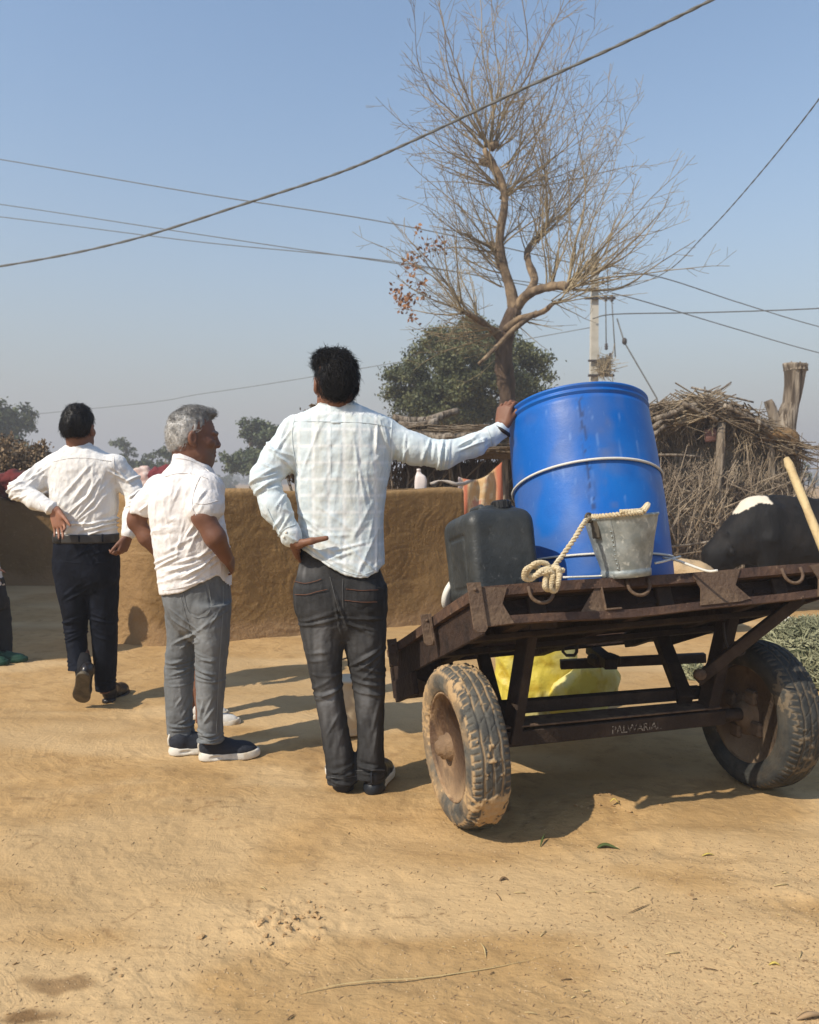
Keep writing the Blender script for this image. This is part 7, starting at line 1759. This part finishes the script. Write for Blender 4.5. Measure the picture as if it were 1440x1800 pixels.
    hp = G(186, 1233); hp = A(hp[0], hp[1], gz(hp[0], hp[1])); q = thing("shoe", None, None, hp); q.parent = t; q.location = Vector(hp.tolist()) - wloc(t); shoe(q, hp, (.08, 1, 0), .26, 'dress', black_leather, black_leather)
    # lifted shoe: toe on the ground, sole turned to the camera
    ol = mat("worn_leather_sole", (.10, .082, .055), .6, var=[((.05, .042, .03), 20, .5, .7)]); toe = A(P(137, 1226, 4.38)[0], 4.40, .012)
    heel = P(146, 1186, 4.24); fw = unit(toe - heel); up_ = A(.05, .8, .6)
    q = thing("shoe", None, None, heel); q.parent = t; q.location = Vector(heel.tolist()) - wloc(t); shoe(q, heel, fw, .262, 'dress', black_leather, ol, up=up_)
    v, f = tube([P(144, 1158, 4.40), P(147, 1175, 4.34), P(148, 1190, 4.29)], [.047, .046, .042], 14); obj("sock", v, f, mat("black_sock", (.008, .008, .01), .9), t)
person_walking()

def child(label, d, tor, hips, legs, arms, head_px, sc, face, shirt_m, leg_m, shoes, bare=False, hairm=hair_black, seed=1):
    t = thing("person", label, "person", A(P(head_px[0], 900, d)[0], d, 0))
    tor, hips = sec(d, tor), sec(d, hips); legs = [sec(dd, l) for dd, l in legs]
    allp = np.array([[x - a, z] for z, x, y, a, b in tor + hips + sum(legs, [])] + [[x + a, z] for z, x, y, a, b in tor + hips + sum(legs, [])] + [p[[0, 2]] for ar in arms for p in ar])
    hc = P(*head_px, d); R = Rfrom(face)
    lo = A(min(allp[:, 0].min(), hc[0] - .12) - .14, d - .32, -.02); hi = A(max(allp[:, 0].max(), hc[0] + .12) + .14, d + .32, hc[2] + .17)
    s = SDF(lo, hi, .006); s.loft(shrink(tor, .015)).loft(shrink(hips, .015))
    for l in legs: s.loft(l if bare else shrink(l, .015), 2.1)
    for ar in arms:
        s.chain(ar, [.035, .030, .022][:len(ar)], .02); hand(s, ar[-1], unit(ar[-1] - ar[-2]), A(0, -1, .2), A(1, 0, 0), .75, (.3, .4, .3))
    head_sdf(s, hc, R, sc); s.cone(hc + R @ A(0, -.03, -.05), A(tor[-1][1] if tor[-1][0] > tor[0][0] else tor[0][1], d, max(q[0] for q in tor) - .03), .043 * sc, .05 * sc, .02)
    v, f = s.mesh(); z = np.zeros(len(v)); obj("body", v, f, skin_b, t, attrs={'stubble': z, 'lip': z, 'palm': z})
    hair_obj(t, hc, R, sc, (.006, .008, .012), ([-.12, -.04, -.01, .01, .04, .07, .11], [-.06, -.056, -.02, .015, .045, .06, .08]), hairm, 500, seed, .02, lambda q, g: (g.normal(0, .4), -.4, -1), .6, h=.007)
    s = SDF(lo, hi, .007); s.loft(tor, 2.4)
    for ar in arms: s.chain(ar[:2], [.05, .042], .03)
    rnd = random.Random(seed); cloth("shirt", s, shirt_m, t, [], seed, .005)
    s = SDF(lo, hi, .007); s.loft(hips, 2.4)
    for l in legs:
        if bare:
            zt = max(q[0] for q in l); s.loft([(q[0], q[1], q[2], q[3] + .018, q[4] + .018) for q in l if q[0] > zt - .24], 2.2)
        else: s.loft(l, 2.2)
    cloth("shorts" if bare else "trousers", s, leg_m, t, [], seed + 2, .005)
    for hp, fw, L, mu, ms in shoes:
        hp = A(hp[0], hp[1], gz(hp[0], hp[1])); q = thing("shoe", None, None, hp); q.parent = t; q.location = Vector(hp.tolist()) - wloc(t); shoe(q, hp, fw, L, 'sneaker', mu, ms, m_lace=ms)
whites = mat("white_canvas", (.62, .60, .56), .7); brown_s = mat("red_brown_cloth", (.12, .045, .028), .85)
child("small person hidden behind the grey-haired man, only a bare leg and white shoes showing", 4.13,
      [(870, 318, 358, .05), (885, 308, 368, .075), (920, 306, 370, .09), (980, 308, 368, .085), (1040, 308, 368, .085)], [(1020, 310, 366, .085), (1060, 306, 368, .09), (1090, 308, 368, .08)],
      [(4.20, [(1070, 308, 344, .06), (1110, 312, 344, .052), (1160, 318, 344, .042), (1180, 320, 346, .042), (1210, 322, 348, .045), (1245, 326, 346, .032), (1262, 326, 346, .032)]), (4.06, [(1070, 334, 368, .06), (1110, 336, 366, .052), (1160, 338, 364, .042), (1180, 338, 366, .042), (1210, 340, 366, .045), (1250, 344, 364, .032), (1270, 344, 364, .032)])],
      [[P(312, 890, 4.13), P(300, 940, 4.15), P(305, 985, 4.12)], [P(364, 890, 4.13), P(376, 940, 4.15), P(368, 985, 4.1)]], (338, 838), .80, (.9, .5, 0), mat("tan_shirt", (.35, .28, .2), .9), brown_s,
      [(G(334, 1262), (1, .22, 0), .20, whites, white_sole), (G(352, 1274), (1, .22, 0), .20, whites, white_sole)], True, seed=61)
gre = mat("green_rubber", (.008, .045, .026), .6)
child("person in dark trousers and green shoes, cut off by the left edge", 5.5,
      [(905, -56, -20, .06), (918, -62, -14, .08), (960, -62, -10, .09), (1000, -56, -2, .09), (1030, -52, 7, .09)], [(1015, -50, 4, .085), (1050, -48, 10, .09), (1070, -46, 12, .08)],
      [(5.55, [(1050, -30, 14, .075), (1090, -24, 19, .065), (1120, -18, 21, .058), (1160, -14, 20, .055)]), (5.4, [(1050, -48, -8, .075), (1090, -46, -10, .065), (1120, -44, -12, .058), (1160, -44, -12, .055)])],
      [[P(-26, 925, 5.45), P(-24, 960, 5.40), P(-16, 995, 5.36)], [P(-54, 925, 5.5), P(-62, 965, 5.5), P(-56, 1005, 5.45)]], (-30, 872), .88, (1, .3, 0), mat("pale_grey_shirt", (.55, .53, .5), .9), mat("black_denim", (.012, .014, .017), .85),
      [(G(-10, 1167), (1, .25, 0), .21, gre, gre), (G(-42, 1172), (1, .1, 0), .21, gre, gre)], seed=63)
